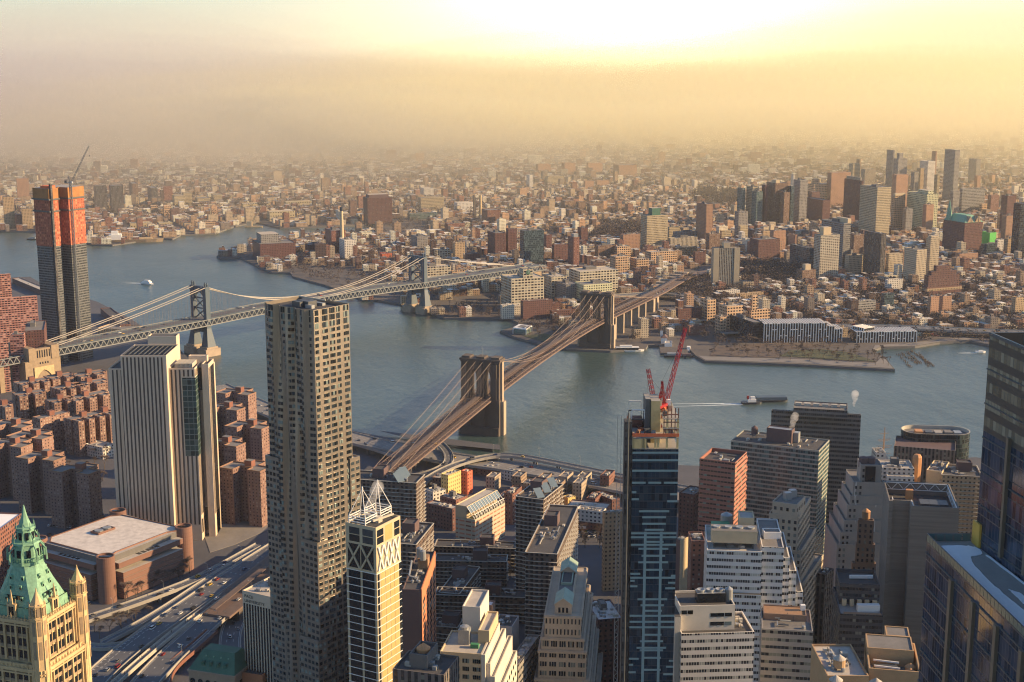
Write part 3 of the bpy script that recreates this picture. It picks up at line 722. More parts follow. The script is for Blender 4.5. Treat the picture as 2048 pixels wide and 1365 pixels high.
# ------------------------------------------------------------------ tall rippled steel apartment tower
g = G('rippled_steel'); M['ripple'] = g.bsdf(var_col(g, g.rgb((.34, .295, .245)), .22, .05), .28, .62)
M['rippledk'] = simple('rippled_steel_dark', (.15, .125, .105), .42, .45, .15, .06)
N8 = P(627, 621, 268); L8 = P(529, 605, 268)
ang8 = math.atan2(L8[1]-N8[1], L8[0]-N8[0]); foot8 = rect_from(N8, 268, 529, 698, ang8); H8 = 268.0
n8, r8_, f8, l8 = foot8
r8 = thing('rippled_tower', 'tallest tower in the middle, grey brown rippled metal apartment tower with hundreds of windows', 'skyscraper', (*mid(foot8), 0))
def ripple_wall(p0, p1, z0, z1, amp, nu, name):
    """wall from p0 to p1 (outside on the right) folded in drifting vertical waves"""
    dx, dy = p1[0]-p0[0], p1[1]-p0[1]; L = math.hypot(dx, dy); dx, dy = dx/L, dy/L; nx, ny = dy, -dx
    nv = int((z1-z0)/3.4); b = MB()
    def off(u, z):
        s = u*L; e = min(1, u*8, (1-u)*8)
        return e*amp*(1+.9*math.sin(s*.48+.020*z+1.1*math.sin(z*.021+s*.10))+.45*math.sin(s*1.05-.028*z))
    pt = lambda u, z: (p0[0]+dx*u*L+nx*off(u, z), p0[1]+dy*u*L+ny*off(u, z), z)
    for k in range(nv):
        za, zb = z0+(z1-z0)*k/nv, z0+(z1-z0)*(k+1)/nv
        for i in range(nu):
            b.face([pt(i/nu, za), pt((i+1)/nu, za), pt((i+1)/nu, zb), pt(i/nu, zb)])
    b.build(name, M['ripple'], r8); return pt, L, nv, (z1-z0)/nv, math.atan2(dy, dx)
wl = []
# facing walls of the shaft
T1 = inset(foot8, 0)
b = MB(); b.prism(inset(foot8, .3), 0, H8-1.8, 0, 1); b.build('core', [M['rippledk'], M['roofdark']], r8)
pt, Lw, nv, fh, a_ = ripple_wall(l8, n8, 0, H8, 1.35, 48, 'wall')
for k in range(nv):
    for c in range(8):
        u = (c+.5)/8; z = (k+.5)*fh; w = Lw/8*(.70 if c not in (3, 6) else .48)
        if k >= nv-2: h = fh*.86
        elif k == nv-3: h = fh*.5
        else: h = fh*.52
        if H8-z < 1.0: continue
        p = pt(u, z); q0 = pt(max(0, u-.04), z); q1 = pt(min(1, u+.04), z); aa = math.atan2(q1[1]-q0[1], q1[0]-q0[0])
        for s in (-1, 1): wl.append((p[0]+math.cos(aa)*w*.26*s, p[1]+math.sin(aa)*w*.26*s, z-.05, aa, w*.44, h))
pt, Lr, nv, fh, a_ = ripple_wall(n8, r8_, 0, H8, .12, 6, 'wall')
for k in range(nv):
    for gcol in range(5):
        for j in range(3 if gcol not in (0, 3) else 2):
            u = (gcol+.5)/5+(j-1)*.052; z = (k+.5)*fh; p = pt(u, z)
            wl.append((p[0]+math.sin(a_)*.12, p[1]-math.cos(a_)*.12, z, a_, Lr*.038, fh*(.84 if k >= nv-3 else .6)))
for (p, q) in ((r8_, f8), (f8, l8)): ripple_wall(p, q, 0, H8, .1, 4, 'wall')
# lower set-back shoulders: left, front and right
def mixp(a, b, t): return (a[0]+(b[0]-a[0])*t, a[1]+(b[1]-a[1])*t)
dl = ((l8[0]-n8[0])/math.dist(l8, n8), (l8[1]-n8[1])/math.dist(l8, n8)); dr = ((r8_[0]-n8[0])/math.dist(r8_, n8), (r8_[1]-n8[1])/math.dist(r8_, n8))
mv = lambda p, a, b: (p[0]+dl[0]*a+dr[0]*b, p[1]+dl[1]*a+dr[1]*b)
def shoulder(f, z1, cols=(4, 4)):
    global wl
    b = MB(); b.prism(f, 0, z1, 0, 1, para=.8, pw=.35); b.build('setback', [M['ripple'], M['roofpale']], r8)
    nz = int(z1/3.4); c = ccw(f)
    for i in range(4):
        p, q = c[i], c[(i+1) % 4]; L_ = math.dist(p, q)
        nrm = (q[1]-p[1], p[0]-q[0])
        if nrm[0]*(p[0])+nrm[1]*p[1] < 0 and L_ > 3:
            nn = max(1, int(L_/2.7)); wl += face_windows(p, q, 0, z1-1.2, nn, nz, L_/nn*.62, 1.8)
zs1 = at(531, 926, N8[1]+8)[2]; zs2 = at(600, 1086, N8[1]-2)[2]; zs3 = at(600, 1282, N8[1]-3)[2]; zs4 = at(713, 915, N8[1]+20)[2]
shoulder([mv(l8, 1.6, -2.0), mv(l8, 1.6, 12), mv(l8, -9.5, 12), mv(l8, -9.5, -2.0)], zs1)
shoulder([mv(n8, 12.5, -2.6), mv(n8, 12.5, 5), mv(n8, -.6, 5), mv(n8, -.6, -2.6)], zs2)
shoulder([mv(n8, 13.2, -4.6), mv(n8, 13.2, 5), mv(n8, -1.2, 5), mv(n8, -1.2, -4.6)], zs3)
shoulder([mv(r8_, -1.1, -3), mv(r8_, -1.1, 4.5), mv(r8_, 12, 4.5), mv(r8_, 12, -3)], zs4)
windows(r8, wl, 'pane2', 100)
b = MB(); b.box(mid(foot8), 9, 6, H8-1.9, H8+1.5, ang8, 0, 0); b.build('bulkhead', M['steel'], r8)
for s, t_, w, h in ((.3, .4, 7, 2.4), (-.3, -.2, 5, 1.6), (.1, -.35, 6, 3.0), (-.1, .5, 8, 1.2)):
    c = mid(foot8); b = MB(); b.box(mv(c, s*18, t_*14), w, 2.2, H8-1.9, H8-1.6+h, ang8); b.build('cooling_unit', M['galv'] if h < 2 else M['steel'], r8)
b = MB(); c = mid(foot8); b.beam((*mv(c, -6, 8), H8+1), (*mv(c, 8, 2), H8+2.5), .7, .7); b.build('window_washing_arm', M['pale_concrete'], r8)
# ------------------------------------------------------------------ limestone slab tower with black window strips
Y4 = 1118; A = at(240.5, 711.5, Y4); Hv = A[2]; B = P(332, 711.5, Hv)
av = math.atan2(B[1]-A[1], B[0]-A[0]); ex = (math.cos(av), math.sin(av)); ey = (-ex[1], ex[0])
V = lambda u, w: (A[0]+ex[0]*u+ey[0]*w, A[1]+ex[1]*u+ey[1]*w)
vz = thing('slab_tower', 'pale stone slab tower with long black vertical window strips, behind the brick police building', 'office tower', (*V(20, 20), 0))
M['lime'] = simple('limestone', (.55, .445, .335), .85, sc=.06, var=.14)
wA = math.dist(A[:2], B[:2])
uof = lambda px, z, w: reach(V(0, w) + (0,), ex, px, z)
Hc = Hv-6.5
blocks = [('main', V(0, 0), wA, 42, Hv), ]
def vb(u0, u1, w0, w1, z1, name='wall', mat='lime'):
    b = MB(); b.prism([V(u0, w0), V(u1, w0), V(u1, w1), V(u0, w1)], 0, z1, 0, 1, para=1.0, pw=.6); return b.build(name, [M[mat], M['roofdark']], vz)
vb(0, wA, 0, 44, Hv)
zL = at(217, 737, Y4+6)[2]; uL = uof(217, zL, 5)
vb(uL, 0, 5, 40, zL)
zR = zL; uR = uof(389, zR, 6); uR2 = uof(416, zR, 14)
vb(wA, uR, 6, 36, zR); vb(uR, uR2, 22, 40, zR-2); 
uR3 = uof(430, zR, 20)
vb(uR2-5.5, uR2, 15, 36, zR+1.5)
vb(uof(296, Hv+8, 46), uof(353, Hv+8, 46), 44, 56, Hv+7)
sl = []
def strip(p0, p1, us, z0, z1, w):
    global sl
    dx, dy = p1[0]-p0[0], p1[1]-p0[1]; L_ = math.hypot(dx, dy); dx, dy = dx/L_, dy/L_
    for u in us: sl.append((p0[0]+dx*u*L_+dy*.05, p0[1]+dy*u*L_-dx*.05, (z0+z1)/2, math.atan2(dy, dx), w, z1-z0))
strip(V(0, 0), V(wA, 0), [(i+.72)/11.9 for i in range(11)], 16, Hv-1.5, wA/11.9*.42)
strip(V(uL, 5), V(0, 5), [.28, .58, .88], 10, zL-1.2, 1.15)
uw = uR-wA
strip(V(wA, 6), V(uR, 6), [.10, .26, .42], 14, zR-1.2, uw*.065)
zg1, zg0 = at(380, 757, Y4+4)[2], at(380, 914, Y4+4)[2]
strip(V(wA, 6), V(uR, 6), [.58, .75, .92], 14, zg0, uw*.065); strip(V(wA, 6), V(uR, 6), [.58, .75, .92], zg1+1, zR-1.2, uw*.065)
strip(V(uR, 6), V(uR, 22), [.1+.19*i for i in range(5)], 22, zg0, 1.2); strip(V(uR, 6), V(uR, 22), [.12+.25*i for i in range(4)], zg1+1, zR-1.2, 1.4)
strip(V(uR, 6), V(uR, 22), [.25, .75], 6, 18, 5.0); strip(V(uR2, 15), V(uR2, 36), [.08+.13*i for i in range(7)], 20, zR-2, 1.1)
strip(V(uR, 22), V(uR2-5.5, 22), [.5], zR-22, zR-3, 5.0); strip(V(uR, 22), V(uR2-5.5, 22), [.5], 4, 24, 5.5)
M['stripglass'] = simple('bronze_strip_glass', (.060, .054, .050), .2, var=.3)
windows(vz, sl, 'stripglass', 100, 'window_strip', .3)
M['f_inset'] = facade('inset_green_glass', (.12, .16, .155), 4.0, 4.6, .9, .86, glass=(.025, .05, .05), lit=.1, litcol=(.08, .11, .1), wrough=.4)
b = MB(); b.prism([V(wA+uw*.5, 5.8), V(uR+.2, 5.8), V(uR+.2, 21), V(wA+uw*.5, 21)], zg0, zg1, 0, 0, bottom=True); b.build('corner_window', M['f_inset'], vz)
b = MB()
for i in range(14): b.box(V(wA+4+i*1.05, 20), .7, 16, zR-1, zR+2.6, av)
b.build('cooling_grille', M['pale_concrete'], vz)
b = MB(); b.box(V(uR-2, 31), 15, 6, zR-1, zR+5.5, av, para=.5); b.build('bulkhead', M['lime'], vz)
b = MB()
for i in range(9): b.beam((*V(2+i*4, 2), Hv+.2), (*V(2+i*4, 40), Hv+.2), .5, .7)
for i in range(5): b.beam((*V(1, 5+i*8), Hv-.2), (*V(wA-1, 5+i*8), Hv-.2), .5, .5)
b.build('roof_grating', M['steel'], vz)
# ------------------------------------------------------------------ brick headquarters block with round corner towers
C1 = P(216, 1203, 0); C2 = P(371, 1138, 0); C3 = (P(175, 1138, 0)); Hp = 35.0
e1 = Vector((C2[0]-C1[0], C2[1]-C1[1])); s1 = e1.length; e1.normalize(); e2 = Vector((-e1.y, e1.x)); s2 = s1*.92
Q = lambda u, w: (C1[0]+e1.x*u+e2.x*w, C1[1]+e1.y*u+e2.y*w)
M['pbrick'] = facade('orange_brown_brick', (.20, .105, .078), 400, 3.1, .001, .001, var=.12, line=(.14, .07, .05), linew=.06)
pp = thing('brick_block', 'square brown brick block with round corner towers and a white roof, beside the ramps', 'building', (*Q(s1/2, s2/2), 0))
b = MB(); b.prism([Q(0, 4), Q(4, 0), Q(s1-4, 0), Q(s1, 4), Q(s1, s2-4), Q(s1-4, s2), Q(4, s2), Q(0, s2-4)], 0, 33, 0, 1); b.build('core', [M['dark_concrete'], M['roofpale']], pp)
for k in range(5):
    z0, z1 = .6+k*4.1, 4.4+k*4.1; b = MB()
    b.prism([Q(9, -8), Q(s1-9, -8), Q(s1-9, 4), Q(9, 4)], z0, z1, 0, 1); b.prism([Q(-7, 9), Q(4, 9), Q(4, s2-9), Q(-7, s2-9)], z0, z1, 0, 1)
    b.build('floor_band', [M['pbrick'], M['roofpale']], pp)
b = MB(); b.prism([Q(7, -6), Q(s1-7, -6), Q(s1-7, 6), Q(7, 6)], 24.2, 28.4, 0, 1, bottom=True); b.prism([Q(-5, 7), Q(6, 7), Q(6, s2-7), Q(-5, s2-7)], 24.2, 28.4, 0, 1, bottom=True)
b.build('floor_band', [M['pbrick'], M['roofpale']], pp)
for i in range(5):
    b = MB(); b.prism([Q(s1*.36+i*4.6, -4.6), Q(s1*.36+i*4.6+3.2, -4.6), Q(s1*.36+i*4.6+3.2, -.6), Q(s1*.36+i*4.6, -.6)], 28.3, 28.55, 0, 0); b.build('skylight', M['glassdark'], pp)
    b = MB(); b.prism([Q(-3.6, s2*.36+i*4.6), Q(-.6, s2*.36+i*4.6), Q(-.6, s2*.36+i*4.6+3), Q(-3.6, s2*.36+i*4.6+3)], 28.3, 28.55, 0, 0); b.build('skylight', M['glassdark'], pp)
rf = [Q(2, 4), Q(8, 1.5), Q(14, 3.5), Q(s1-14, 3.5), Q(s1-6, -1), Q(s1, 5), Q(s1-3, s2-8), Q(s1-10, s2-2), Q(10, s2-2), Q(2, s2-10)]
b = MB(); b.prism(rf, 28.4, 34, 0, 1, para=.7, pw=.7); b.build('roof', [M['pbrick'], M['roofwhite'] if 'roofwhite' in M else M['roofpale']], pp)
for (u, w) in ((0, 0), (s1, 0), (0, s2), (s1, s2)):
    b = MB(); b.lathe(Q(u, w), [(6.6, 0), (6.6, Hp+.6), (5.7, Hp+.6), (5.7, Hp-.7)], 28, top=True); b.build('corner_tower', M['pbrick'], pp, smooth=False)
    b = MB(); b.box(Q(u, w), 9.4, 2.4, Hp-.7, Hp+.2, av); b.build('stair_opening', M['glassdark'], pp)
b = MB(); b.box(Q(s1*.52, s2*.66), 17, 9, 33.3, 35, math.atan2(e1.y, e1.x), 0, 1, para=.5); b.build('cooling_unit', [M['pbrick'], M['steel']], pp)
for i in range(2):
    b = MB(); b.lathe(Q(s1*.52-4+8*i, s2*.66), [(3.4, 34.6), (3.4, 35.5), (.5, 35.4)], 12); b.build('fan', M['galv'], pp)
M['roofwhite'] = simple('white_roof', (.56, .51, .46), .9, sc=.25, var=.4)
for ch in pp.children:
    if ch.name.startswith('roof'): ch.data.materials[1] = M['roofwhite']
# ------------------------------------------------------------------ pale college block with dark strips
fp, Hq = px_rect((484.5, 1181), (541, 1194), 820, 34)
pu = tower('college_block', 'pale concrete college block with black strips, left foot of the rippled tower', fp, Hq, 'lime', 'roofpale', n=2)
sl = []; p0, p1 = fp[0], fp[1]; Lp = math.dist(p0, p1)
strip(p0, p1, [(i+.6)/10.2 for i in range(10)], 3, Hq-8, Lp/10.2*.5); windows(pu, sl, 'glassdark', 100, 'window_strip', .3)
def lettering(root, txt, p, ang, size, mat, ext=.06):
    cu = bpy.data.curves.new('lettering', 'FONT'); cu.body = txt; cu.size = size; cu.extrude = ext; cu.space_character = 1.08
    t = bpy.data.objects.new('lettering', cu); COL.objects.link(t); me = bpy.data.meshes.new_from_object(t.evaluated_get(bpy.context.evaluated_depsgraph_get())); bpy.data.objects.remove(t)
    me.materials.clear(); me.materials.append(M[mat]); o = bpy.data.objects.new('lettering', me); COL.objects.link(o)
    b0 = root['base']; o.parent = root; o.location = (p[0]-b0[0], p[1]-b0[1], p[2]-b0[2]); o.rotation_euler = (math.pi/2, 0, ang); return o
ap = math.atan2(p1[1]-p0[1], p1[0]-p0[0]); lp = lambda u, z: (p0[0]+math.cos(ap)*u+math.sin(ap)*.12, p0[1]+math.sin(ap)*u-math.cos(ap)*.12, z)
M['letter'] = simple('letter_black', (.03, .03, .035), .6)
lettering(pu, 'PACE', lp(1.5, Hq-4.0), ap, 2.7, 'letter'); lettering(pu, 'UNIVERSITY', lp(1.5, Hq-7.0), ap, 2.7, 'letter')
# ------------------------------------------------------------------ cream office tower with crossed braces and two open pyramids
fh_, Hh = rectD((751.5, 1056.4), 612, (690.7, 1044.6), 800.4)
n_, rr, ff, ll = fh_
M['creamc'] = simple('cream_concrete', (.46, .385, .255), .8, sc=.1, var=.15); M['goldglass'] = simple('gold_panel', (.62, .46, .20), .22, .25, .15, .1)
h = thing('braced_tower', 'slim cream office tower with two white open pyramids on its roof', 'office tower', (*mid(fh_), 0))
b = MB(); b.prism(fh_, 0, Hh, 0, 1, para=1.0, pw=.5); b.build('wall', [M['creamc'], M['roofdark']], h)
def on(p, q, u, out=.0):
    dx, dy = q[0]-p[0], q[1]-p[1]; L_ = math.hypot(dx, dy); return (p[0]+dx*u+dy/L_*out, p[1]+dy*u-dx/L_*out)
sl = []; fl_h = 3.7; nfl = 26; Ll = math.dist(ll, n_); Lr2 = math.dist(n_, rr)
zx0 = Hh-21.0
for k in range(nfl):
    z = zx0-1.2-fl_h*(k+.5)
    if z < 3: break
    for u in (.27, .73):
        p = on(ll, n_, u, .04); sl.append((p[0], p[1], z, math.atan2(n_[1]-ll[1], n_[0]-ll[0]), Ll*.385, fl_h*.9))
windows(h, sl, 'glassdark', 100, 'window')
gl = [];
for k in range(int((Hh-30)/fl_h)):
    z = zx0-1.2-fl_h*(k+.5)
    if z < 3: break
    for u in (.24, .43, .62, .8):
        p = on(n_, rr, u, .04); gl.append((p[0], p[1], z, math.atan2(rr[1]-n_[1], rr[0]-n_[0]), Lr2*.16, fl_h*.86))
windows(h, gl, 'goldglass', 100, 'gold_panel')
gl = []
for k in range(int((Hh-30)/fl_h)):
    z = zx0-1.2-fl_h*(k+.5)
    if z < 3: break
    for u in (.07, .955):
        p = on(n_, rr, u, .04); gl.append((p[0], p[1], z, math.atan2(rr[1]-n_[1], rr[0]-n_[0]), Lr2*.075, fl_h*.86))
windows(h, gl, 'glassdark', 80, 'window')
for (p, q, nb) in ((ll, n_, 2), (n_, rr, 4)):
    for i in range(nb):
        b = MB(); u0, u1 = .06+.88*i/nb, .06+.88*(i+1)/nb-.03
        if nb == 2:
            b2 = MB(); b2.prism([on(p, q, u0, .05), on(p, q, u1, .05), on(p, q, u1, -.2), on(p, q, u0, -.2)], zx0, Hh-9.5, 0, 0, bottom=True); b2.build('window', M['glassdark'], h)
        zc = (zx0+Hh-9.5)/2; um = (u0+u1)/2
        for a0, a1 in ((zx0, zc), (Hh-9.5, zc)):
            b.beam((*on(p, q, u0, .3), a0), (*on(p, q, um, .3), a1), .75, .75); b.beam((*on(p, q, u1, .3), a0), (*on(p, q, um, .3), a1), .75, .75)
        b.build('brace', M['white'] if nb == 4 else M['creamc'], h)
for (p, q, sx) in ((ll, n_, ((.12, .46), (.56, .9))), (n_, rr, ((.04, .3), (.74, .96)))):
    for u0, u1 in sx:
        for z0, z1 in ((Hh-8.4, Hh-5.2), (Hh-4.8, Hh-1.6)):
            b = MB(); b.prism([on(p, q, u0, .06), on(p, q, u1, .06), on(p, q, u1, -.2), on(p, q, u0, -.2)], z0, z1, 0, 0, bottom=True); b.build('window', M['pane2'] if sx[0][0] == .12 else M['glassdark'], h)
b = MB(); b.prism([on(n_, rr, .36, .06), on(n_, rr, .66, .06), on(n_, rr, .66, -.2), on(n_, rr, .36, -.2)], Hh-8.5, Hh-1.2, 0, 0, bottom=True); b.build('gold_panel', M['goldglass'], h)
b = MB()
for k in range(int(Hh/fl_h)): z = zx0-1.2-fl_h*k; (b.beam((*on(n_, rr, 0, .1), z), (*on(n_, rr, 1, .1), z), .3, .3) if z > 2 else None); (b.beam((*on(ll, n_, 0, .1), z), (*on(ll, n_, 1, .1), z), .3, .3) if z > 2 else None)
b.build('floor_line', M['white'], h)
dL = ((ll[0]-n_[0])/Ll, (ll[1]-n_[1])/Ll); dR = ((rr[0]-n_[0])/Lr2, (rr[1]-n_[1])/Lr2)
mh = lambda a, c: (n_[0]+dL[0]*a+dR[0]*c, n_[1]+dL[1]*a+dR[1]*c)
def open_pyramid(a, c, w, hz):
    b = MB(); k = [mh(a-w, c-w), mh(a+w, c-w), mh(a+w, c+w), mh(a-w, c+w)]; ap_ = (*mh(a, c), Hh+hz)
    for i in range(4):
        p, q = k[i], k[(i+1) % 4]; b.tube((*p, Hh-1), (*p, Hh+3.4), .34, n=5)
        for z in (Hh+.9, Hh+2.2, Hh+3.3): b.beam((*p, z), (*q, z), .34, .34)
        b.tube((*p, Hh+3.4), ap_, .22, .17, n=5)
    b.lathe(mh(a, c), [(.35, Hh+hz-.3), (.4, Hh+hz+.4), (.1, Hh+hz+1.2)], 6); b.build('open_pyramid', M['white'], h)
wP = min(Ll, Lr2)*.235
open_pyramid(Ll*.62, wP+.9, wP*1.15, 15.5); open_pyramid(Ll*.62, Lr2*.86, wP*1.1, 15.5)
b = MB(); b.box(mh(Ll*.5, Lr2*.5), Ll*.5, 3.2, Hh-1, Hh+1.6, math.atan2(dL[1], dL[0])); b.build('cooling_unit', M['pale_concrete'], h)
b = MB(); b.beam((*mh(Ll*.3, Lr2*.25), Hh+1), (*mh(Ll*.15, Lr2*.9), Hh+1), .8, .9); b.build('duct', M['pale_concrete'], h)
# ------------------------------------------------------------------ slim tower with blank plum wall and orange end
fi, Hi = rectD((842.6, 1180), 700, (804.7, 1179), 870)
M['plum'] = simple('plum_brick', (.115, .075, .075), .9, sc=.04, var=.18); M['orangebrick'] = simple('orange_brick', (.47, .18, .085), .85, sc=.2, var=.15)
r = thing('slim_tower', 'slim tower with a blank plum side wall, orange end and two steel roof tanks', 'apartment tower', (*mid(fi), 0))
b = MB(); b.prism(fi, 0, Hi, 0, 1, para=.8); ob = b.build('wall', [M['plum'], M['roofdark']], r)
b = MB(); b.prism([on(fi[0], fi[1], .0, .25), on(fi[0], fi[1], 1, .25), on(fi[0], fi[1], 1, -.3), on(fi[0], fi[1], 0, -.3)], 0, Hi+.3, 0, 0); b.build('end_wall', M['orangebrick'], r)
wl = face_windows(on(fi[0], fi[1], .02, .26), on(fi[0], fi[1], .98, .26), 2, Hi-7, 4, 34, math.dist(fi[0], fi[1])*.135, 2.0); windows(r, wl, 'pane2', 100)
cI = mid(fi); bi = math.atan2(fi[1][1]-fi[0][1], fi[1][0]-fi[0][0])
b = MB(); b.box(on(fi[0], fi[1], .62, -3.5), 8, 5.5, Hi-.8, Hi+5, bi); b.build('bulkhead', M['wood'], r)
for s in (-.9, 2.6):
    q = on(fi[0], fi[1], .55, -3.8-s*.9); b = MB(); b.lathe((q[0]+s*.3, q[1]+s*1.2), [(1.7, Hi+5), (1.7, Hi+10), (.2, Hi+10.9)], 14); b.build('steel_tank', M['galv'], r)
b = MB(); b.tube((*on(fi[0], fi[1], .2, -4), Hi+2), (*on(fi[0], fi[1], .2, -8), Hi+3), .5); b.tube((*on(fi[0], fi[1], .2, -8), Hi+3), (*on(fi[0], fi[1], .5, -9), Hi+5), .5); b.build('duct', M['galv'], r)
clutter(r, fi, Hi-.8, 3, False)
# ------------------------------------------------------------------ gothic tower with green copper crown, lower left
YW = 440; cx = at(47, 1012, YW)[0]; RW = 15.1; phi = math.atan2(-.893, .45)
gw = thing('gothic_tower', 'cream gothic tower with a green copper pyramid crown, bottom left corner', 'skyscraper', (cx, YW, 0))
def WQ(r, k=0.0): return [(cx+r*math.cos(phi+k+i*math.pi/2), YW+r*math.sin(phi+k+i*math.pi/2)) for i in range(4)]
def WO(r): return [(cx+r*math.cos(phi+math.pi/8+i*math.pi/4), YW+r*math.sin(phi+math.pi/8+i*math.pi/4)) for i in range(8)]
ZR, ZS = 221.0, 206.5
b = MB(); b.prism(WQ(RW+2.6), 0, ZS, 0, 1, para=1.0, pw=.6); b.build('wall', [M['terra'], M['roofgrey']], gw)
b = MB(); b.prism(WQ(RW), ZS-1, ZR, 0, 1, para=.8, pw=.6); b.build('wall', [M['terra'], M['copper']], gw)
wl = []; dk = MB(); rib = MB(); sp = MB()
for R_, z0, z1, nz in ((RW+2.6, 150, ZS-2.5, 15), (RW, ZS+.5, ZR-1.5, 3)):
    c = ccw(WQ(R_))
    for i in range(4):
        p, q = c[i], c[(i+1) % 4]; L_ = math.dist(p, q); fl = (z1-z0)/nz; a = math.atan2(q[1]-p[1], q[0]-p[0])
        for bay in range(3):
            uc = .5+(bay-1)*.205
            for s in (-1, 1):
                for k in range(nz):
                    z = z1-fl*(k+.5); pt_ = on(p, q, uc+s*.042, .06); wl.append((*pt_, z, a, L_*.062, fl*.62))
                rib.beam((*on(p, q, uc+s*.1, .35), z0), (*on(p, q, uc+s*.1, .35), z1+1.2), .55, .8)
            rib.beam((*on(p, q, uc, .15), z0), (*on(p, q, uc, .15), z1), .3, .35)
            for k in range(nz): sp.beam((*on(p, q, uc-.09, .08), z1-fl*(k+1)+.25), (*on(p, q, uc+.09, .08), z1-fl*(k+1)+.25), .3, 1.0)
            ar = MB()
        for u in (.06, .13, .87, .94): rib.beam((*on(p, q, u, .4), z0), (*on(p, q, u, .4), z1+1.6), .7, .9)
        for k in range(16):
            u = (k+.5)/16; pp_ = on(p, q, u, .3); rib.tube((*pp_, z1+.4), (*pp_, z1+(3.4 if k % 4 == 0 else 2.2)), .32, .08, n=4)
        rib.beam((*on(p, q, 0, .35), z1+.7), (*on(p, q, 1, .35), z1+.7), .9, 1.1); rib.beam((*on(p, q, 0, .45), z1-.5), (*on(p, q, 1, .45), z1-.5), .6, .5)
windows(gw, wl, 'glassdark', 100, 'window'); rib.build('tracery', M['terra'], gw); sp.build('spandrel', M['terradark'], gw)
for i in range(4):                                        # corner turrets, each with its own spire
    c = (cx+(RW+.2)*math.cos(phi+i*math.pi/2), YW+(RW+.2)*math.sin(phi+i*math.pi/2))
    b = MB(); b.lathe(c, [(2.7, 190), (2.7, ZR+3), (3.0, ZR+3.2), (3.0, ZR+4), (2.5, ZR+4), (2.4, ZR+11), (2.8, ZR+11.3), (2.8, ZR+12), (2.2, ZR+12.2), (1.0, ZR+17), (.25, ZR+21), (.1, ZR+23)], 8, ph=phi+math.pi/8)
    for k in range(8):
        t = phi+math.pi/8+k*math.pi/4; b.tube((c[0]+2.7*math.cos(t), c[1]+2.7*math.sin(t), 200), (c[0]+2.6*math.cos(t), c[1]+2.6*math.sin(t), ZR+13.6), .3, .16, n=4)
    ob = b.build('turret', M['terra'], gw)
    b = MB()
    for k in range(8):
        t = phi+k*math.pi/4
        for z0, z1 in ((ZR+5, ZR+10.4), (ZR-4, ZR+1.6), (ZR-12, ZR-6)): b.box((c[0]+2.42*math.cos(t), c[1]+2.42*math.sin(t)), .35, .95, z0, z1, t, bottom=True)
    b.build('turret_opening', M['terradark'], gw).parent = ob
def loft(b, fa, za, fb, zb, mi=0):
    i = len(b.v); n = len(fa); b.v += [(p[0], p[1], za) for p in fa] + [(p[0], p[1], zb) for p in fb]
    for k in range(n): j = (k+1) % n; b.f.append((i+k, i+j, i+n+j, i+n+k)); b.m.append(mi); b.uv.append([(0, 0)]*4)
oct_sq = lambda r, cut: [p for i in range(4) for p in (mixp(WQ(r)[i], WQ(r)[i-1], cut), mixp(WQ(r)[i], WQ(r)[(i+1) % 4], cut))]
b = MB(); loft(b, oct_sq(13.2, .06), ZR-.5, oct_sq(12.6, .08), ZR+4); loft(b, oct_sq(12.0, .1), ZR+4, oct_sq(9.4, .16), ZR+11); loft(b, oct_sq(9.4, .16), ZR+11, oct_sq(6.4, .27), ZR+20.2)
b.prism(oct_sq(6.9, .28), ZR+20.2, ZR+21.4, 0, 0)
roof = b.build('crown_roof', M['copper'], gw)
b = MB()
c8 = oct_sq(6.7, .28)
for i in range(8):
    p, q = c8[i], c8[(i+1) % 8]; b.beam((*p, ZR+23.2), (*q, ZR+23.2), .3, .3)
    n_b = max(2, int(math.dist(p, q)/.8))
    for k in range(n_b): b.tube((*mixp(p, q, k/n_b), ZR+21.4), (*mixp(p, q, k/n_b), ZR+23.1), .11, n=4)
    b.tube((*p, ZR+20.5), (*p, ZR+25), .28, .1, n=5)
b.build('balustrade', M['copper'], gw)
b = MB(); b.lathe((cx, YW), [(4.4, ZR+21), (4.1, ZR+28.5), (4.6, ZR+28.8), (4.4, ZR+29.6), (3.0, ZR+30), (2.8, ZR+35), (3.2, ZR+35.3), (3.1, ZR+36), (2.2, ZR+36.3), (1.0, ZR+40.5), (.9, ZR+41), (.15, ZR+45.5)], 8, ph=phi+math.pi/8)
for k in range(8):
    t = phi+math.pi/8+k*math.pi/4; e = lambda r, z: (cx+r*math.cos(t), YW+r*math.sin(t), z)
    b.tube(e(6.3, ZR+21), e(6.1, ZR+26.5), .34, .28, n=5); b.tube(e(6.1, ZR+26), e(4.3, ZR+29), .26, n=4); b.tube(e(4.4, ZR+28), e(4.2, ZR+33), .26, .1, n=4); b.tube(e(4.2, ZR+31), e(3.0, ZR+34), .2, n=4); b.tube(e(3.2, ZR+35), e(3.0, ZR+38.5), .2, .06, n=4)
b.build('lantern', M['copper'], gw)
b = MB()
for k in range(8):
    t = phi+k*math.pi/4
    for r_, z0, z1, w in ((4.0, ZR+23.4, ZR+26.6, 1.4), (2.72, ZR+30.8, ZR+34, 1.0)): b.box((cx+r_*math.cos(t), YW+r_*math.sin(t)), .5, w, z0, z1, t, bottom=True)
b.build('lantern_opening', M['glassdark'], gw)
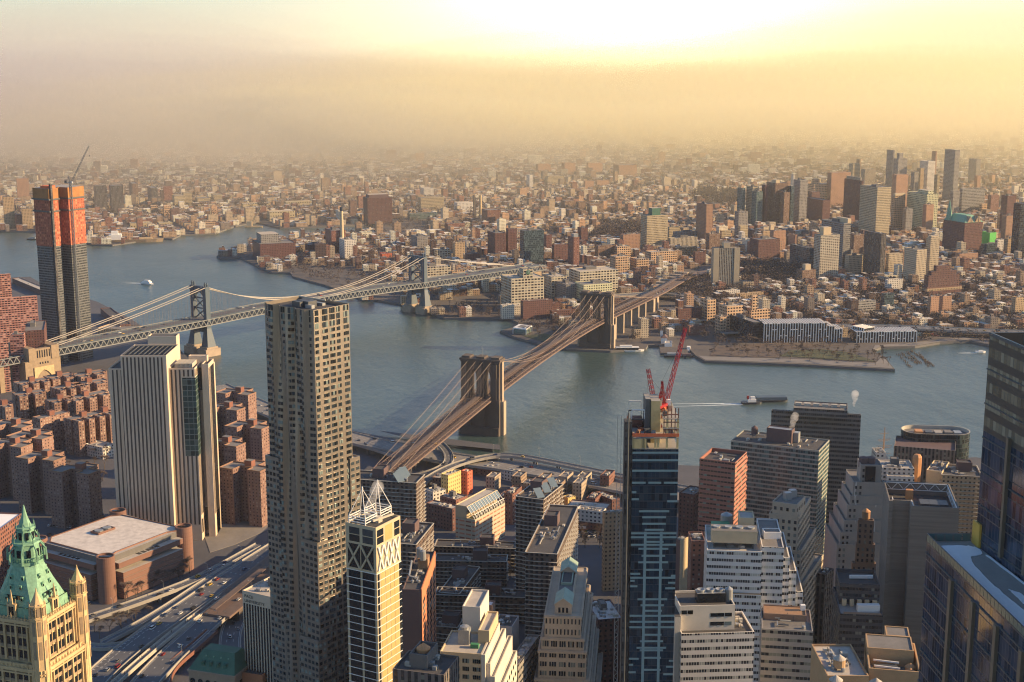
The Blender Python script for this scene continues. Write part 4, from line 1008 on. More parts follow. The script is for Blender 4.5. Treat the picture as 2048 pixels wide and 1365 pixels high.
for i in range(4):                                        # dormers on each slope, big gable at the foot
    c = ccw(WQ(13.0)); p, q = c[i], c[(i+1) % 4]; a = math.atan2(q[1]-p[1], q[0]-p[0])
    for z, us in ((ZR+7.2, (.34, .5, .66)), (ZR+11.6, (.4, .6)), (ZR+15.4, (.38, .62))):
        for u in us:
            iz = 9.2-(8.5-(z-ZR-4)*.264 if z < ZR+11 else 6.65-(z-ZR-11)*.23); b = MB(); P0 = on(p, q, u, -iz-.35)
            b.box(P0, 1.0, 1.5, z-.9, z+.5, a, 0, 0)
            b.beam((*on(p, q, u, -iz+.55), z+.75), (*on(p, q, u, -iz-1.5), z+.75), .95, .7); b.build('dormer', M['copper'], gw)
            b = MB(); b.box(on(p, q, u, -iz+.44), .55, .1, z-.7, z+.35, a, bottom=True); b.build('dormer_opening', M['glassdark'], gw)
    b = MB(); g0 = on(p, q, .5, -.2); b.box(g0, 3.2, 1.6, ZR-.5, ZR+4.2, a); 
    for s in (-1, 1): b.tube((*on(p, q, .5+s*.085, .2), ZR-1), (*on(p, q, .5+s*.085, .2), ZR+6), .3, .1, n=4)
    b.tube((*on(p, q, .5, .2), ZR+4), (*on(p, q, .5, .2), ZR+9), .7, .1, n=4); b.build('gable', M['terra'], gw)
    b = MB()
    for s in (-1, 1): b.box(on(p, q, .5+s*.028, .63), .8, .1, ZR+.4, ZR+3.4, a, bottom=True)
    for s in range(-3, 4): b.box(on(p, q, .5+s*.05, -1.6), .7, .4, ZR+4.2, ZR+6.4, a, bottom=True)
    b.build('gable_opening', M['glassdark'], gw)
for ob in gw.children_recursive:                          # true height of the crown and of the turret spires
    nm = ob.name.split('.')[0]; k = .5 if nm.startswith('turret') else .76 if nm in ('crown_roof', 'balustrade', 'lantern', 'lantern_opening', 'dormer', 'dormer_opening') else 0
    if k:
        for v_ in ob.data.vertices:
            if v_.co.z > ZR: v_.co.z = ZR+(v_.co.z-ZR)*k
# ------------------------------------------------------------------ brick office slab behind the gothic tower
E0, E1 = P(43, 1027, 45), P(0, 1058, 45); dE = Vector((E1[0]-E0[0], E1[1]-E0[1])).normalized(); nE = Vector((-dE.y, dE.x)); 
if nE.x > 0: nE = -nE
fB = [E0[:2], (E0[0]+nE.x*60, E0[1]+nE.y*60), (E0[0]+nE.x*60+dE.x*70, E0[1]+nE.y*60+dE.y*70), (E0[0]+dE.x*70, E0[1]+dE.y*70)]
M['f_brickoff'] = facade('red_office_brick', (.23, .10, .075), 3.0, 3.5, .5, .52, lit=.1)
tower('brick_office', 'red brick office block with snowy white roof behind the green crown, left edge', fB, 45, 'f_brickoff', 'snow', n=4)
# ------------------------------------------------------------------ small civic block with green mansard roof
e0, e1_, e2_ = P(377, 1340, 27), P(469, 1354, 27), P(492, 1337, 27)
dM = Vector((e1_[0]-e0[0], e1_[1]-e0[1])); LM = dM.length; dM.normalize(); nM = Vector((-dM.y, dM.x)); DM = 26
MQ = lambda u, w: (e0[0]+dM.x*u+nM.x*w, e0[1]+dM.y*u+nM.y*w)
mr = thing('mansard_building', 'tan stone building with dark green mansard roof and round arched windows', 'building', (*MQ(LM/2, DM/2), 0))
b = MB(); b.prism([MQ(0, 0), MQ(LM, 0), MQ(LM, DM), MQ(0, DM)], 0, 27, 0, 0); b.prism([MQ(-.7, -.7), MQ(LM+.7, -.7), MQ(LM+.7, DM+.7), MQ(-.7, DM+.7)], 26.2, 27.4, 0, 0, bottom=True); b.build('wall', M['f_tan'] if False else M['orangestone'] if 'orangestone' in M else M['terradark'], mr)
b = MB(); loft(b, [MQ(0, 0), MQ(LM, 0), MQ(LM, DM), MQ(0, DM)], 27.4, [MQ(6, 8.5), MQ(LM-4, 8.5), MQ(LM-4, DM-8.5), MQ(6, DM-8.5)], 38)
b.face([(*MQ(6, 8.5), 38), (*MQ(LM-4, 8.5), 38), (*MQ(LM-4, DM-8.5), 38), (*MQ(6, DM-8.5), 38)]); b.build('roof', M['copperdark'], mr)
for i in range(4):
    u = LM*(.28+.16*i); b = MB(); b.box(MQ(u, 3.4), 1.9, 2.6, 29.6, 32.2, math.atan2(dM.y, dM.x)); b.beam((*MQ(u, 1.9), 32.5), (*MQ(u, 5.5), 32.5), 1.6, .9); b.build('dormer', M['copperdark'], mr)
    b = MB(); b.box(MQ(u+.4, 6.2), .9, .9, 34.2, 35.4, 0); b.build('vent', M['copper'], mr)
b = MB()
for i in range(6):
    u = LM*(i+.5)/6; am = math.atan2(dM.y, dM.x)
    b.box(MQ(u, -.05), 3.4, .2, 15, 20.5, am, bottom=True)
    pts = [(u+1.7*math.cos(t*math.pi/8), 20.5+1.7*math.sin(t*math.pi/8)) for t in range(9)]
    b.face([(*MQ(x, -.16), z) for x, z in pts])
for w in (DM*.3, DM*.72): b.box(MQ(LM+.05, w), .2, 3.6, 15, 22, am, bottom=True)
b.build('arched_window', M['glassdark'], mr)
b = MB(); b.prism([MQ(LM, 9), MQ(LM+14, 9), MQ(LM+14, DM+10), MQ(LM, DM+10)], 0, 26, 0, 1, para=.8); b.build('wing', [M['orangebrick'], M['roofdark']], mr)
water_tank(MQ(LM+4, DM-1), 26, 2.6, 3.2, mr, 2.2)
# ------------------------------------------------------------------ brown apartment towers with rippling balconies
M['f_sb'] = facade('umber_brick', (.115, .080, .062), 3.3, 2.95, .55, .56, lit=.16, glass=(.02, .022, .026), litcol=(.13, .12, .11))
def balconied(name, label, foot, H, wall='f_sb', roofpanels=0, group='balconied brown towers', depth=1.1, block=True, fl=2.95):
    foot = ccw(foot); r = thing(name, label, 'apartment tower', (*mid(foot), 0), group)
    b = MB(); b.prism(foot, 0, H, 0, 1, para=.9, pw=.5); b.build('wall', [M[wall], M['roofdark']], r)
    b = MB(); b.prism(inset(foot, -.25), H-.5, H+.15, 0, 0, bottom=True); 
    b = MB()
    for i in range(len(foot)):
        p, q = foot[i], foot[(i+1) % len(foot)]; b.beam((*on(p, q, -.0, .12), H+.1), (*on(p, q, 1, .12), H+.1), .7, .35)
    b.build('coping', M['pale_concrete'], r)
    nf = int(H/fl)
    for k in range(1, nf):
        z = k*fl; b = MB()
        for i in range(len(foot)):
            p, q = foot[i], foot[(i+1) % len(foot)]; L_ = math.dist(p, q); nb = max(2, int(L_/4.6))
            for j in range(nb):
                d0 = depth if j % 2 else depth*.35; 
                b.prism([on(p, q, j/nb, 0.05), on(p, q, j/nb, d0), on(p, q, (j+1)/nb, d0), on(p, q, (j+1)/nb, .05)], z-.2, z+.16, 0, 0, bottom=True)
        b.build('balcony', M['pale_concrete'], r)
    c = mid(foot); e = (foot[1][0]-foot[0][0], foot[1][1]-foot[0][1]); an = math.atan2(e[1], e[0])
    if block:
        b = MB(); b.box(mixp(c, foot[2], .25), 11, 9, H-.9, H+6.5, an, 0, 1, para=.7); b.build('bulkhead', [M['plum'], M['roofdark']], r)
    for i in range(roofpanels):
        s = .16+.68*(i/(max(1, roofpanels-1))); q = mixp(mixp(foot[0], foot[1], s), mixp(foot[3], foot[2], s), .28)
        b = MB(); ca, sa = math.cos(an-.75), math.sin(an-.75)
        w, l = 2.9, 3.9; pl = []
        for x, y, z in ((-w, -l, 0.2), (w, -l, .2), (w, l, 5.2), (-w, l, 5.2)): pl.append((q[0]+x*ca-y*sa, q[1]+x*sa+y*ca, H+z))
        b.face(pl); b.face([(x, y, z-.3) for x, y, z in pl][::-1])
        for k in range(4): b.face([pl[k], (pl[k][0], pl[k][1], pl[k][2]-.3), (pl[(k+1) % 4][0], pl[(k+1) % 4][1], pl[(k+1) % 4][2]-.3), pl[(k+1) % 4]])
        for pnt in pl[2:]: b.tube((pnt[0], pnt[1], H-.8), pnt, .15, n=4)
        b.build('solar_panel', M['solar'], r)
    clutter(r, foot, H-.9, 3, False)
    for i in range(4):
        s, t = rng.uniform(.2, .8), rng.uniform(.15, .85); q = mixp(mixp(foot[0], foot[1], s), mixp(foot[3], foot[2], s), t)
        b = MB(); b.lathe(q, [(.7, H-.9), (.7, H+.6), (1.0, H+.8), (.2, H+1.2)], 8); b.build('vent', M['galv'], r)
    return r
fT, HT = rectD((832, 967), 1011, (700, 958), 849); balconied('balconied_tower', 'brown balconied tower with tilted glass roof panels, right beside the rippled tower', fT, HT, roofpanels=5)
fT, HT = rectD((832, 1090), 885, (778, 1086), 867); balconied('balconied_tower', 'brown balconied tower with plain dark roof between the braced tower and the slim orange tower', fT, HT)
fT, HT = rectD((1087, 1000), 969, (1031.7, 993), 1126); balconied('balconied_tower', 'brown balconied tower with tilted glass roof panels, right of the red striped school', fT, HT, roofpanels=3)
fT, HT = rectD((1114, 1109), 859, (1051, 1105), 1156); balconied('balconied_tower', 'brown balconied tower with flat vented roof just behind the green gabled tower', fT, HT)
LOW = [[(869, 1093), (1034, 1098), 1.0, 16], [(870, 1122), (1013, 1124), 1.0, 15], [(870, 1190), (1053, 1196), 1.0, 15], [(866, 1252), (915, 1256), 1, 14]]
lows = ['long low brown terrace block with balcony bands farthest from the camera', 'low brown terrace block that stops short above the bare tree court', 'low brown terrace block along the near side of the bare tree court', 'end of a low brown terrace block behind the cream stepped building']
for (a, b_, _, dp), lb in zip(LOW, lows):
    A_, B_ = P(a[0], a[1], 20), P(b_[0], b_[1], 20); L_ = math.dist(A_, B_); nn = (-(B_[1]-A_[1])/L_, (B_[0]-A_[0])/L_)
    balconied('terrace_block', lb, [A_[:2], B_[:2], (B_[0]+nn[0]*dp, B_[1]+nn[1]*dp), (A_[0]+nn[0]*dp, A_[1]+nn[1]*dp)], 20, group='low brown terrace blocks', block=True)
A_, B_ = P(878, 1185, 19.7), P(921, 1131, 19.7); L_ = math.dist(A_, B_); nn = ((B_[1]-A_[1])/L_, -(B_[0]-A_[0])/L_)
balconied('terrace_block', 'low brown terrace wing running back from the bare tree court', [A_[:2], B_[:2], (B_[0]+nn[0]*15, B_[1]+nn[1]*15), (A_[0]+nn[0]*15, A_[1]+nn[1]*15)], 19.7, group='low brown terrace blocks', block=True)
# ------------------------------------------------------------------ cream stepped loft block and neighbours at the bottom
M['creamst'] = simple('cream_stucco', (.52, .41, .26), .85, sc=.12, var=.15); M['whitest'] = simple('white_stucco', (.60, .55, .47), .8, sc=.12, var=.15)
fk, Hk = px_rect((880, 1303), (963, 1309), 640, 26)
kb = thing('stepped_loft', 'cream loft block with wide dark windows and white stepped side wall, bottom centre', 'loft building', (*mid(fk), 0))
b = MB(); b.prism(fk, 0, Hk, 0, 1, para=.9); b.build('wall', [M['creamst'], M['roofpale']], kb)
wl = []
for k in range(10):
    for u, w in ((.14, 4.2), (.385, 3.3), (.62, 3.3), (.88, 3.9)):
        p = on(fk[0], fk[1], u, .05); aa = math.atan2(fk[1][1]-fk[0][1], fk[1][0]-fk[0][0])
        for j in range(4): q = on(fk[0], fk[1], u+(j-1.5)*w/4/math.dist(fk[0], fk[1]), .05); wl.append((*q, Hk-3.9-k*4.1, aa, w/4*.86, 2.1))
windows(kb, wl, 'pane2', 100)
Lk = math.dist(fk[0], fk[1])
def kq(u, w): return (fk[0][0]+(fk[1][0]-fk[0][0])*u+(fk[3][0]-fk[0][0])*w, fk[0][1]+(fk[1][1]-fk[0][1])*u+(fk[3][1]-fk[0][1])*w)
for u0, u1, w0, w1, dz, mt in ((1, 1.09, -.02, 1.5, 0, 'whitest'), (1.09, 1.2, .05, 1.7, -5, 'whitest'), (1.2, 1.32, .0, 1.9, -11, 'whitest'), (1.32, 1.44, .0, 1.9, -19, 'whitest'), (.78, 1.05, .55, 1.5, 6, 'creamst'), (.28, .72, 1.0, 1.9, 13, 'whitest')):
    b = MB(); b.prism([kq(u0, w0), kq(u1, w0), kq(u1, w1), kq(u0, w1)], 0, Hk+dz, 0, 1, para=.9); b.build('setback', [M[mt], M['roofpale']], kb)
wl = face_windows(kq(1.44, 0), kq(1.44, 1.8), 40, Hk-20, 8, 9, 3.0, 2.0); windows(kb, wl, 'pane', 60)
b = MB(); b.box(kq(.45, .55), 5.4, 5.4, Hk-.9, Hk+6.5, aa); b.lathe(kq(.45, .55), [(2.4, Hk+6.5), (2.4, Hk+7.6), (.4, Hk+8.2)], 12); b.build('cooling_tower', M['galv'], kb)
b = MB(); b.box(kq(.75, .35), 4, 2.4, Hk-.9, Hk+1.1, aa); b.build('generator', M['green'], kb)
fl_, Hl = px_rect((785, 1338), (888, 1351), 560, 20); lo = tower('dark_loft', 'dark stone loft block with an orange coned tank on its roof, bottom edge', fl_, Hl, 'f_stripdk', 'roofdark', n=3, pent=False)
lq = lambda u, w: (fl_[0][0]+(fl_[1][0]-fl_[0][0])*u+(fl_[3][0]-fl_[0][0])*w, fl_[0][1]+(fl_[1][1]-fl_[0][1])*u+(fl_[3][1]-fl_[0][1])*w)
b = MB(); b.prism([lq(.25, .25), lq(.6, .25), lq(.6, .95), lq(.25, .95)], Hl-1, Hl+5.5, 0, 1, para=1.4); b.build('tank_house', [M['dark_concrete'], M['roofdark']], lo)
b = MB(); b.lathe(lq(.42, .6), [(3.0, Hl+4), (3.0, Hl+5.6), (.2, Hl+7.8)], 18); b.build('tank_cap', M['tankcone'], lo)
fg, Hg = rectD((1024, 1254), 715, (984, 1250), 1038); gy = tower('blank_block', 'grey block with a blank pale party wall, right of the cream stepped loft', fg, Hg, 'greywall' if 'greywall' in M else 'concrete', 'roofdark', n=1, pent=False)
b = MB(); b.prism([mixp(fg[3], fg[2], .0), mixp(fg[3], fg[2], .45), on(fg[2], fg[3], .55, 7), on(fg[2], fg[3], 1, 7)], 0, Hg+11, 0, 1, para=.7); b.build('bulkhead', [M['brownwall'] if 'brownwall' in M else M['wood'], M['white']], gy)
f_, H_ = px_rect((948, 1266), (985, 1269), 760, 22); tower('green_roofed_block', 'low block with pale green roof between the cream loft and the blank grey wall', f_, H_, 'f_greyh', 'copperpale', n=4)
f_, H_ = px_rect((1013, 1328), (1036, 1331), 690, 40); tower('narrow_block', 'narrow white banded block in the alley below the blank grey wall', f_, H_, 'f_greyh', 'roofpale', n=5, pent=False)
# ------------------------------------------------------------------ stepped tower with green gabled attic
M['lst'] = simple('pale_stone', (.40, .33, .245), .85, sc=.15, var=.22)
c0 = at(1126.5, 1210, 706); C1_ = P(1142, 1100, c0[2]+4); aM = math.atan2(C1_[1]-c0[1], C1_[0]-c0[0]); dm = (math.cos(aM), math.sin(aM)); nm = (dm[1], -dm[0])
mq = lambda u, w: (c0[0]+dm[0]*u+nm[0]*w, c0[1]+dm[1]*u+nm[1]*w)
st = thing('gabled_tower', 'pale stone stepped tower topped by a green gabled attic, bottom centre', 'office tower', (*mq(30, 0), 0))
Zp = c0[2]; specs = [(4.4, 0, 64, Zp, Zp), (9.6, -3, 70, Zp-5, 0), (11.2, -4.2, 74, Zp-17, 0), (12.6, -5.4, 78, Zp-23.5, 0), (14.4, -7, 84, Zp-39, 0), (16.2, -8.4, 90, Zp-49, 0), (18.5, -10, 92, Zp-64, 0)]
zt = [Zp, Zp-5, Zp-17, Zp-23.5, Zp-39, Zp-49, Zp-64, 0]
for k, (hw, u0, u1, z1, _) in enumerate(specs):
    fo = [mq(u0, hw), mq(u1, hw), mq(u1, -hw), mq(u0, -hw)]
    b = MB(); b.prism(fo, max(0, zt[k+1]-2), z1, 0, 1, para=.9); b.build('wall', [M['lst'], M['roofgrey']], st)
    if k:
        b = MB(); b.prism(inset(fo, -.45), z1-1.5, z1-.5, 0, 0, bottom=True); b.build('cornice', M['lst'], st)
        wl = []; z0 = zt[k+1]; nz = max(1, round((z1-z0)/5.2)); nb = 5
        for (p, q, nbays) in ((mq(u0, -hw), mq(u0, hw), nb), (mq(u0, hw), mq(u1, hw), 16)):
            L_ = math.dist(p, q)
            for i in range(nbays):
                for s in (-1, 0, 1) if k > 1 else (-1, 1): 
                    for kk in range(nz): wl.append((*on(p, q, (i+.5)/nbays+s*.26/nbays, .05), z0+(z1-z0)*(kk+.5)/nz, math.atan2(q[1]-p[1], q[0]-p[0]), L_/nbays*.19, (z1-z0)/nz*.5))
        windows(st, wl, 'pane', 30)
b = MB()
for i in range(3):
    p, q = mq(0, -4.4), mq(0, 4.4); b.box(on(p, q, .27+.23*i, .05), 1.1, .2, Zp-4.4, Zp-1.6, math.atan2(q[1]-p[1], q[0]-p[0]), bottom=True)
b.build('arched_window', M['glassdark'], st)
def gable_roof(u0, u1, hw, z, h_):
    b = MB(); R0, R1 = (*mq(u0, 0), z+h_), (*mq(u1, 0), z+h_)
    b.face([(*mq(u0, hw), z), (*mq(u1, hw), z), R1, R0]); b.face([(*mq(u1, -hw), z), (*mq(u0, -hw), z), R0, R1]); o1 = b.build('attic_roof', M['copperpale'], st)
    b = MB(); b.face([(*mq(u0, -hw), z), (*mq(u0, hw), z), R0]); b.face([(*mq(u1, hw), z), (*mq(u1, -hw), z), R1])
    for s in (-1, 1): b.beam((*mq(u0-.1, s*hw), z), R0, .6, .5)
    b.build('pediment', M['lst'], st)
gable_roof(-.2, 17, 4.8, Zp, 3.4); gable_roof(47, 64, 4.8, Zp, 3.4)
b = MB(); b.prism([mq(48, 3), mq(30, 3), mq(30, -3), mq(48, -3)], Zp-.9, Zp+.8, 0, 1, para=.5); b.build('skylight', [M['copperpale'], M['roofdark']], st)
f_, H_ = px_rect((1196, 1240), (1247, 1236), 790, 30); tower('white_roofed_block', 'low block with white sectioned roof between the gabled tower and the glass tower', f_, H_, 'f_brickdk', 'roofwhite', n=6)
# ------------------------------------------------------------------ striped school with glass gymnasium
M['stripe'] = facade('striped_brick', (.40, .36, .27), 6.0, 3.6, .8, .34, mode='horiz', glass=(.33, .12, .07), lit=0, grough=.8)
fn, Hn = rectD((950, 1040), 1090, (911, 1033), 1010); sc = thing('striped_school', 'cream and red striped school with a sloping glass gymnasium roof', 'school', (*mid(fn), 0))
b = MB(); b.prism(fn, 0, Hn, 0, 1, para=.7); b.build('wall', [M['stripe'], M['turf']], sc)
b = MB(); b.prism([mixp(fn[0], fn[3], .42), mixp(fn[1], fn[2], .42), fn[2], fn[3]], Hn-.5, Hn+10, 0, 1, para=.8); b.build('upper_block', [M['creamst'], M['roofpale']], sc)
b = MB(); i0, i1 = mixp(fn[0], fn[3], .04), mixp(fn[1], fn[2], .04); j0, j1 = mixp(fn[0], fn[3], .42), mixp(fn[1], fn[2], .42)
for k in range(13):
    t = k/12; lo_, hi_ = mixp(i0, i1, t), mixp(j0, j1, t); b.beam((*lo_, Hn+1.2), (*hi_, Hn+9.6), .35, .35)
    if k < 12: nx = mixp(i0, i1, t+1/12); b.beam((*lo_, Hn-.5), (*mixp(lo_, nx, .5), Hn+4), .3, .3); b.beam((*mixp(lo_, nx, .5), Hn+4), (*nx, Hn-.5), .3, .3)
b.beam((*i0, Hn+4), (*i1, Hn+4), .4, .4); b.build('roof_truss', M['white'], sc)
b = MB(); b.face([(*mixp(i0, j0, .45), Hn+4.6), (*mixp(i1, j1, .45), Hn+4.6), (*j1, Hn+9.4), (*j0, Hn+9.4)]); b.build('glass_roof', M['solar'], sc)
# ------------------------------------------------------------------ glass tower under construction with two red cranes
fp_, Hg_ = px_rect((1265, 899), (1357, 899), 560, 30); gt = thing('glass_tower', 'unfinished dark glass tower with pale teal bands, concrete top still open', 'skyscraper', (*mid(fp_), 0))
M['navyglass'] = facade('navy_glass', (.022, .036, .052), 1.6, 3.3, .94, .86, glass=(.014, .030, .05), lit=.16, litcol=(.035, .055, .075), wrough=.3, grough=.06)
b = MB(); b.prism(fp_, 0, Hg_, 0, 1); b.build('curtain_wall', [M['navyglass'], M['concrete']], gt)
Wg = math.dist(fp_[0], fp_[1]); gq = lambda u, o=0.0: on(fp_[0], fp_[1], u, o)
def gz(y): return at(1310, y, 560)[2]
bands = []
for y in (906, 921, 942): bands.append((0, 1, y))
for y in (966,): bands += [(0, .3, y), (.36, .64, y), (.7, 1, y)]
for y in (1067, 1075, 1090, 1156, 1232, 1244, 1255): bands.append((0, 1, y))
for y in (1023, 1098, 1125, 1199, 1296): bands.append((.17, .83, y))
for y in (1035, 1048, 1112, 1211, 1283, 1301): bands.append((.24, .76, y))
for y in (1060, 1084, 1140, 1222, 1270, 1316, 1340): bands.append((.3, .72, y))
for i, y in enumerate((985, 999, 1148, 1162, 1173, 1318, 1330, 1345)): bands += [(0, .1+.06*(i % 3), y), (.9-.06*((i+1) % 3), 1, y+4)]
for u0, u1, y in bands:
    z = gz(y); b = MB(); b.prism([gq(u0, .08), gq(u1, .08), gq(u1, -.1), gq(u0, -.1)], z-.42, z+.42, 0, 0, bottom=True); b.build('teal_band', M['tealband'], gt)
for u in (.315, .665):
    b = MB(); b.prism([gq(u-.03, .10), gq(u+.03, .10), gq(u+.03, -.1), gq(u-.03, -.1)], 120, gz(1064), 0, 0, bottom=True); b.build('teal_band', M['tealband'], gt)
M['formwork'] = simple('yellow_formwork', (.55, .42, .20), .8, sc=.4, var=.25)
zt0, zt1, zt2 = Hg_, gz(876), gz(818)
for k, z in enumerate((zt0+.2, zt1, zt1+4, zt1+8)):
    b = MB(); q = [gq(0 if k < 2 else .66), gq(1), on(fp_[1], fp_[2], 1), on(fp_[1], fp_[2], 1, -Wg*.34) if k >= 2 else fp_[3]]
    b.prism(q, z-.3, z, 0, 0, bottom=True); b.build('floor_slab', M['concrete'], gt)
for u in (.02, .2, .26, .5, .56, .75, .98):
    for w in (.03, .9):
        b = MB(); pz = zt1 if u < .7 else zt1+8; b.box(kq(0, 0) if False else mixp(gq(u), on(fp_[3], fp_[2], u), w), .8, .8, zt0, pz, 0); b.build('column', M['formwork'], gt)
for u0, u1 in ((.04, .19), (.27, .3)):
    b = MB(); b.prism([gq(u0, .02), gq(u1, .02), gq(u1, -.3), gq(u0, -.3)], zt0+.3, zt1-.5, 0, 0, bottom=True); b.build('formwork_panel', M['formwork'], gt)
b = MB(); b.prism([mixp(gq(.44), on(fp_[3], fp_[2], .44), .3), mixp(gq(.64), on(fp_[3], fp_[2], .64), .3), mixp(gq(.64), on(fp_[3], fp_[2], .64), .7), mixp(gq(.44), on(fp_[3], fp_[2], .44), .7)], zt0, zt2+1, 0, 1); b.build('core', [M['formwork'], M['concrete']], gt)
b = MB(); b.prism([mixp(gq(.32), on(fp_[3], fp_[2], .32), .35), mixp(gq(.43), on(fp_[3], fp_[2], .43), .35), mixp(gq(.43), on(fp_[3], fp_[2], .43), .7), mixp(gq(.32), on(fp_[3], fp_[2], .32), .7)], zt0, zt2+1.5, 0, 1); b.build('core', [M['dark_concrete'], M['concrete']], gt)
for k, z in enumerate((zt1+.6,)):
    b = MB(); 
    for (p, q) in ((fp_[0], fp_[1]), (fp_[1], fp_[2]), (fp_[3], fp_[0])): b.beam((*p, z+.5), (*q, z+.5), .15, 1.3)
    b.build('safety_net', M['orange'], gt)
for u0, u1, z0, z1 in ((.02, .3, zt1, zt1+5), (.02, .3, zt1+5, zt1+9)):
    b = MB()
    for w in (.35, .85):
        for u in (u0, u1): pnt = mixp(gq(u), on(fp_[3], fp_[2], u), w); b.tube((*pnt, z0), (*pnt, z1), .2, n=4)
        b.beam((*mixp(gq(u0), on(fp_[3], fp_[2], u0), w), z1), (*mixp(gq(u1), on(fp_[3], fp_[2], u1), w), z1), .4, .5)
    b.build('scaffold', M['steel'] if z0 == zt1 else M['white'], gt)
b = MB(); b.box(mixp(gq(.16), on(fp_[3], fp_[2], .16), .6), 4.6, 4, zt1, zt1+4.2, 0); b.build('site_hut', M['brick'], gt)
for i in range(16):
    u, w = rng.uniform(.05, .95), rng.uniform(.1, .8); z = zt1 if u < .66 else zt1+8; b = MB(); b.box(mixp(gq(u), on(fp_[3], fp_[2], u), w), rng.uniform(.8, 2.6), rng.uniform(.8, 2.0), z, z+rng.uniform(.7, 2.6), rng.uniform(0, 3)); b.build('material_stack', M[('brick', 'steel', 'wood', 'orange', 'galv', 'plum')[i % 6]], gt)
for u in (.68, .76, .84, .92, .99):
    b = MB(); c_ = mixp(gq(u), on(fp_[3], fp_[2], u), .04); b.beam((*c_, zt1), (*c_, zt2), .35, .35); b.build('scaffold', M['brick'], gt)
for z in (zt1+3.2, zt1+6.4, zt1+9.6): b = MB(); b.beam((*gq(.66, -.6), z), (*gq(1, -.6), z), .3, .4); b.build('scaffold', M['brick'], gt)
# hoist tower on the left flank
b = MB(); b.prism([gq(-.17, -1), gq(-.01, -1), gq(-.01, -7), gq(-.17, -7)], 0, gz(846), 0, 0); M['f_hoist'] = facade('scaffold_mesh', (.05, .048, .05), 2.2, 3.3, .8, .7, glass=(.10, .095, .09), lit=.3, litcol=(.02, .02, .02), grough=.8)
b.build('hoist_tower', M['f_hoist'], gt)
b = MB(); b.tube((*gq(-.1, .2), 0), (*gq(-.1, .2), gz(826)), .35, n=6); b.build('hoist_mast', M['steel'], gt)
ms = MB()
for u, w in ((-.25, -.3), (-.33, -.3)): ms.tube((*gq(u, w), 0), (*gq(u, w), gz(832)), .13, n=4)
z = 40.0
while z < gz(980): ms.beam((*gq(-.25, -.3), z), (*gq(-.33, -.3), z+1.7), .12, .12); ms.beam((*gq(-.33, -.3), z+1.7), (*gq(-.25, -.3), z+3.4), .12, .12); z += 3.4
ms.build('lattice_mast', M['galv'], gt)
def lattice_beam(b, p, q, w, step, r=.14, taper=1.0):
    p, q = Vector(p), Vector(q); d = (q-p); L_ = d.length; d.normalize(); s = d.cross(Vector((0, 0, 1)))
    if s.length < .1: s = Vector((1, 0, 0))
    s.normalize(); u = s.cross(d); n = max(2, int(L_/step))
    cr = lambda t, i: p+d*(L_*t)+(s*((-1, 1, 1, -1)[i])+u*((-1, -1, 1, 1)[i]))*(w/2*(1+(taper-1)*t))
    for i in range(4):
        b.tube(cr(0, i), cr(1, i), r, n=4)
        for k in range(n):
            j = (i+1) % 4; a_, c_ = (i, j) if k % 2 else (j, i); b.tube(cr(k/n, a_), cr((k+1)/n, c_), r*.7, n=3, cap=False)
def luffing_crane(name, label, mast, z0, zj, tip, head, mat, w=1.7, group=None):
    c = thing(name, label, 'crane', (*mast, z0), group)
    b = MB(); lattice_beam(b, (*mast, z0), (*mast, zj), w, 2.0, .16); b.build('mast', M[mat], c)
    d = Vector((tip[0]-mast[0], tip[1]-mast[1], 0)); d.normalize() if d.length > .01 else None
    b = MB(); b.box((mast[0]-d.x*3, mast[1]-d.y*3), 9, 2.6, zj, zj+1.2, math.atan2(d.y, d.x)); b.build('slewing_deck', M[mat], c)
    b = MB(); b.box((mast[0]-d.x*6, mast[1]-d.y*6), 2.6, 2.8, zj+1.2, zj+3.6, math.atan2(d.y, d.x)); b.build('counterweight', M['steel'], c)
    b = MB(); b.box((mast[0]+d.x*.6+1.4, mast[1]+d.y*.6), 1.7, 1.5, zj+.2, zj+2.6, 0); b.build('cab', M['white'], c)
    hd = (mast[0]-d.x*2.4, mast[1]-d.y*2.4, zj+head)
    b = MB(); lattice_beam(b, (mast[0]-d.x*.4, mast[1]-d.y*.4, zj+1), hd, 1.1, 1.8, .15, .5); b.tube(hd, (mast[0]-d.x*5.5, mast[1]-d.y*5.5, zj+1.2), .15, n=4); b.build('a_frame', M[mat], c)
    b = MB(); lattice_beam(b, (mast[0]+d.x*1.2, mast[1]+d.y*1.2, zj+1.2), tip, 1.5, 2.2, .17, .7); b.build('jib', M[mat], c)
    b = MB(); b.tube(hd, lerp((mast[0], mast[1], zj), tip, .82), .07, n=3); b.tube(tip, (tip[0], tip[1], tip[2]-12), .05, n=3); b.build('pendant_cable', M['steel'], c)
    b = MB(); b.box(tip, .8, .8, tip[2]-13.4, tip[2]-12); b.build('hook_block', M['steel'], c)
m1 = at(1327, 880, 576); tp = at(1371, 656, 590); zj1 = at(1330, 812, 576)[2]; luffing_crane('tower_crane', 'tall red crane with its long jib raised to the right on the glass tower', m1[:2], m1[2], zj1, tp, 11, 'red', 1.9, 'cranes on the glass tower')
m2 = at(1313, 835, 582); tp = at(1296, 738, 586); zj2 = at(1310, 818, 582)[2]; luffing_crane('tower_crane', 'shorter red crane with its jib raised steeply to the left on the glass tower', m2[:2], m2[2]-6, zj2, tp, 8, 'red', 1.6, 'cranes on the glass tower')
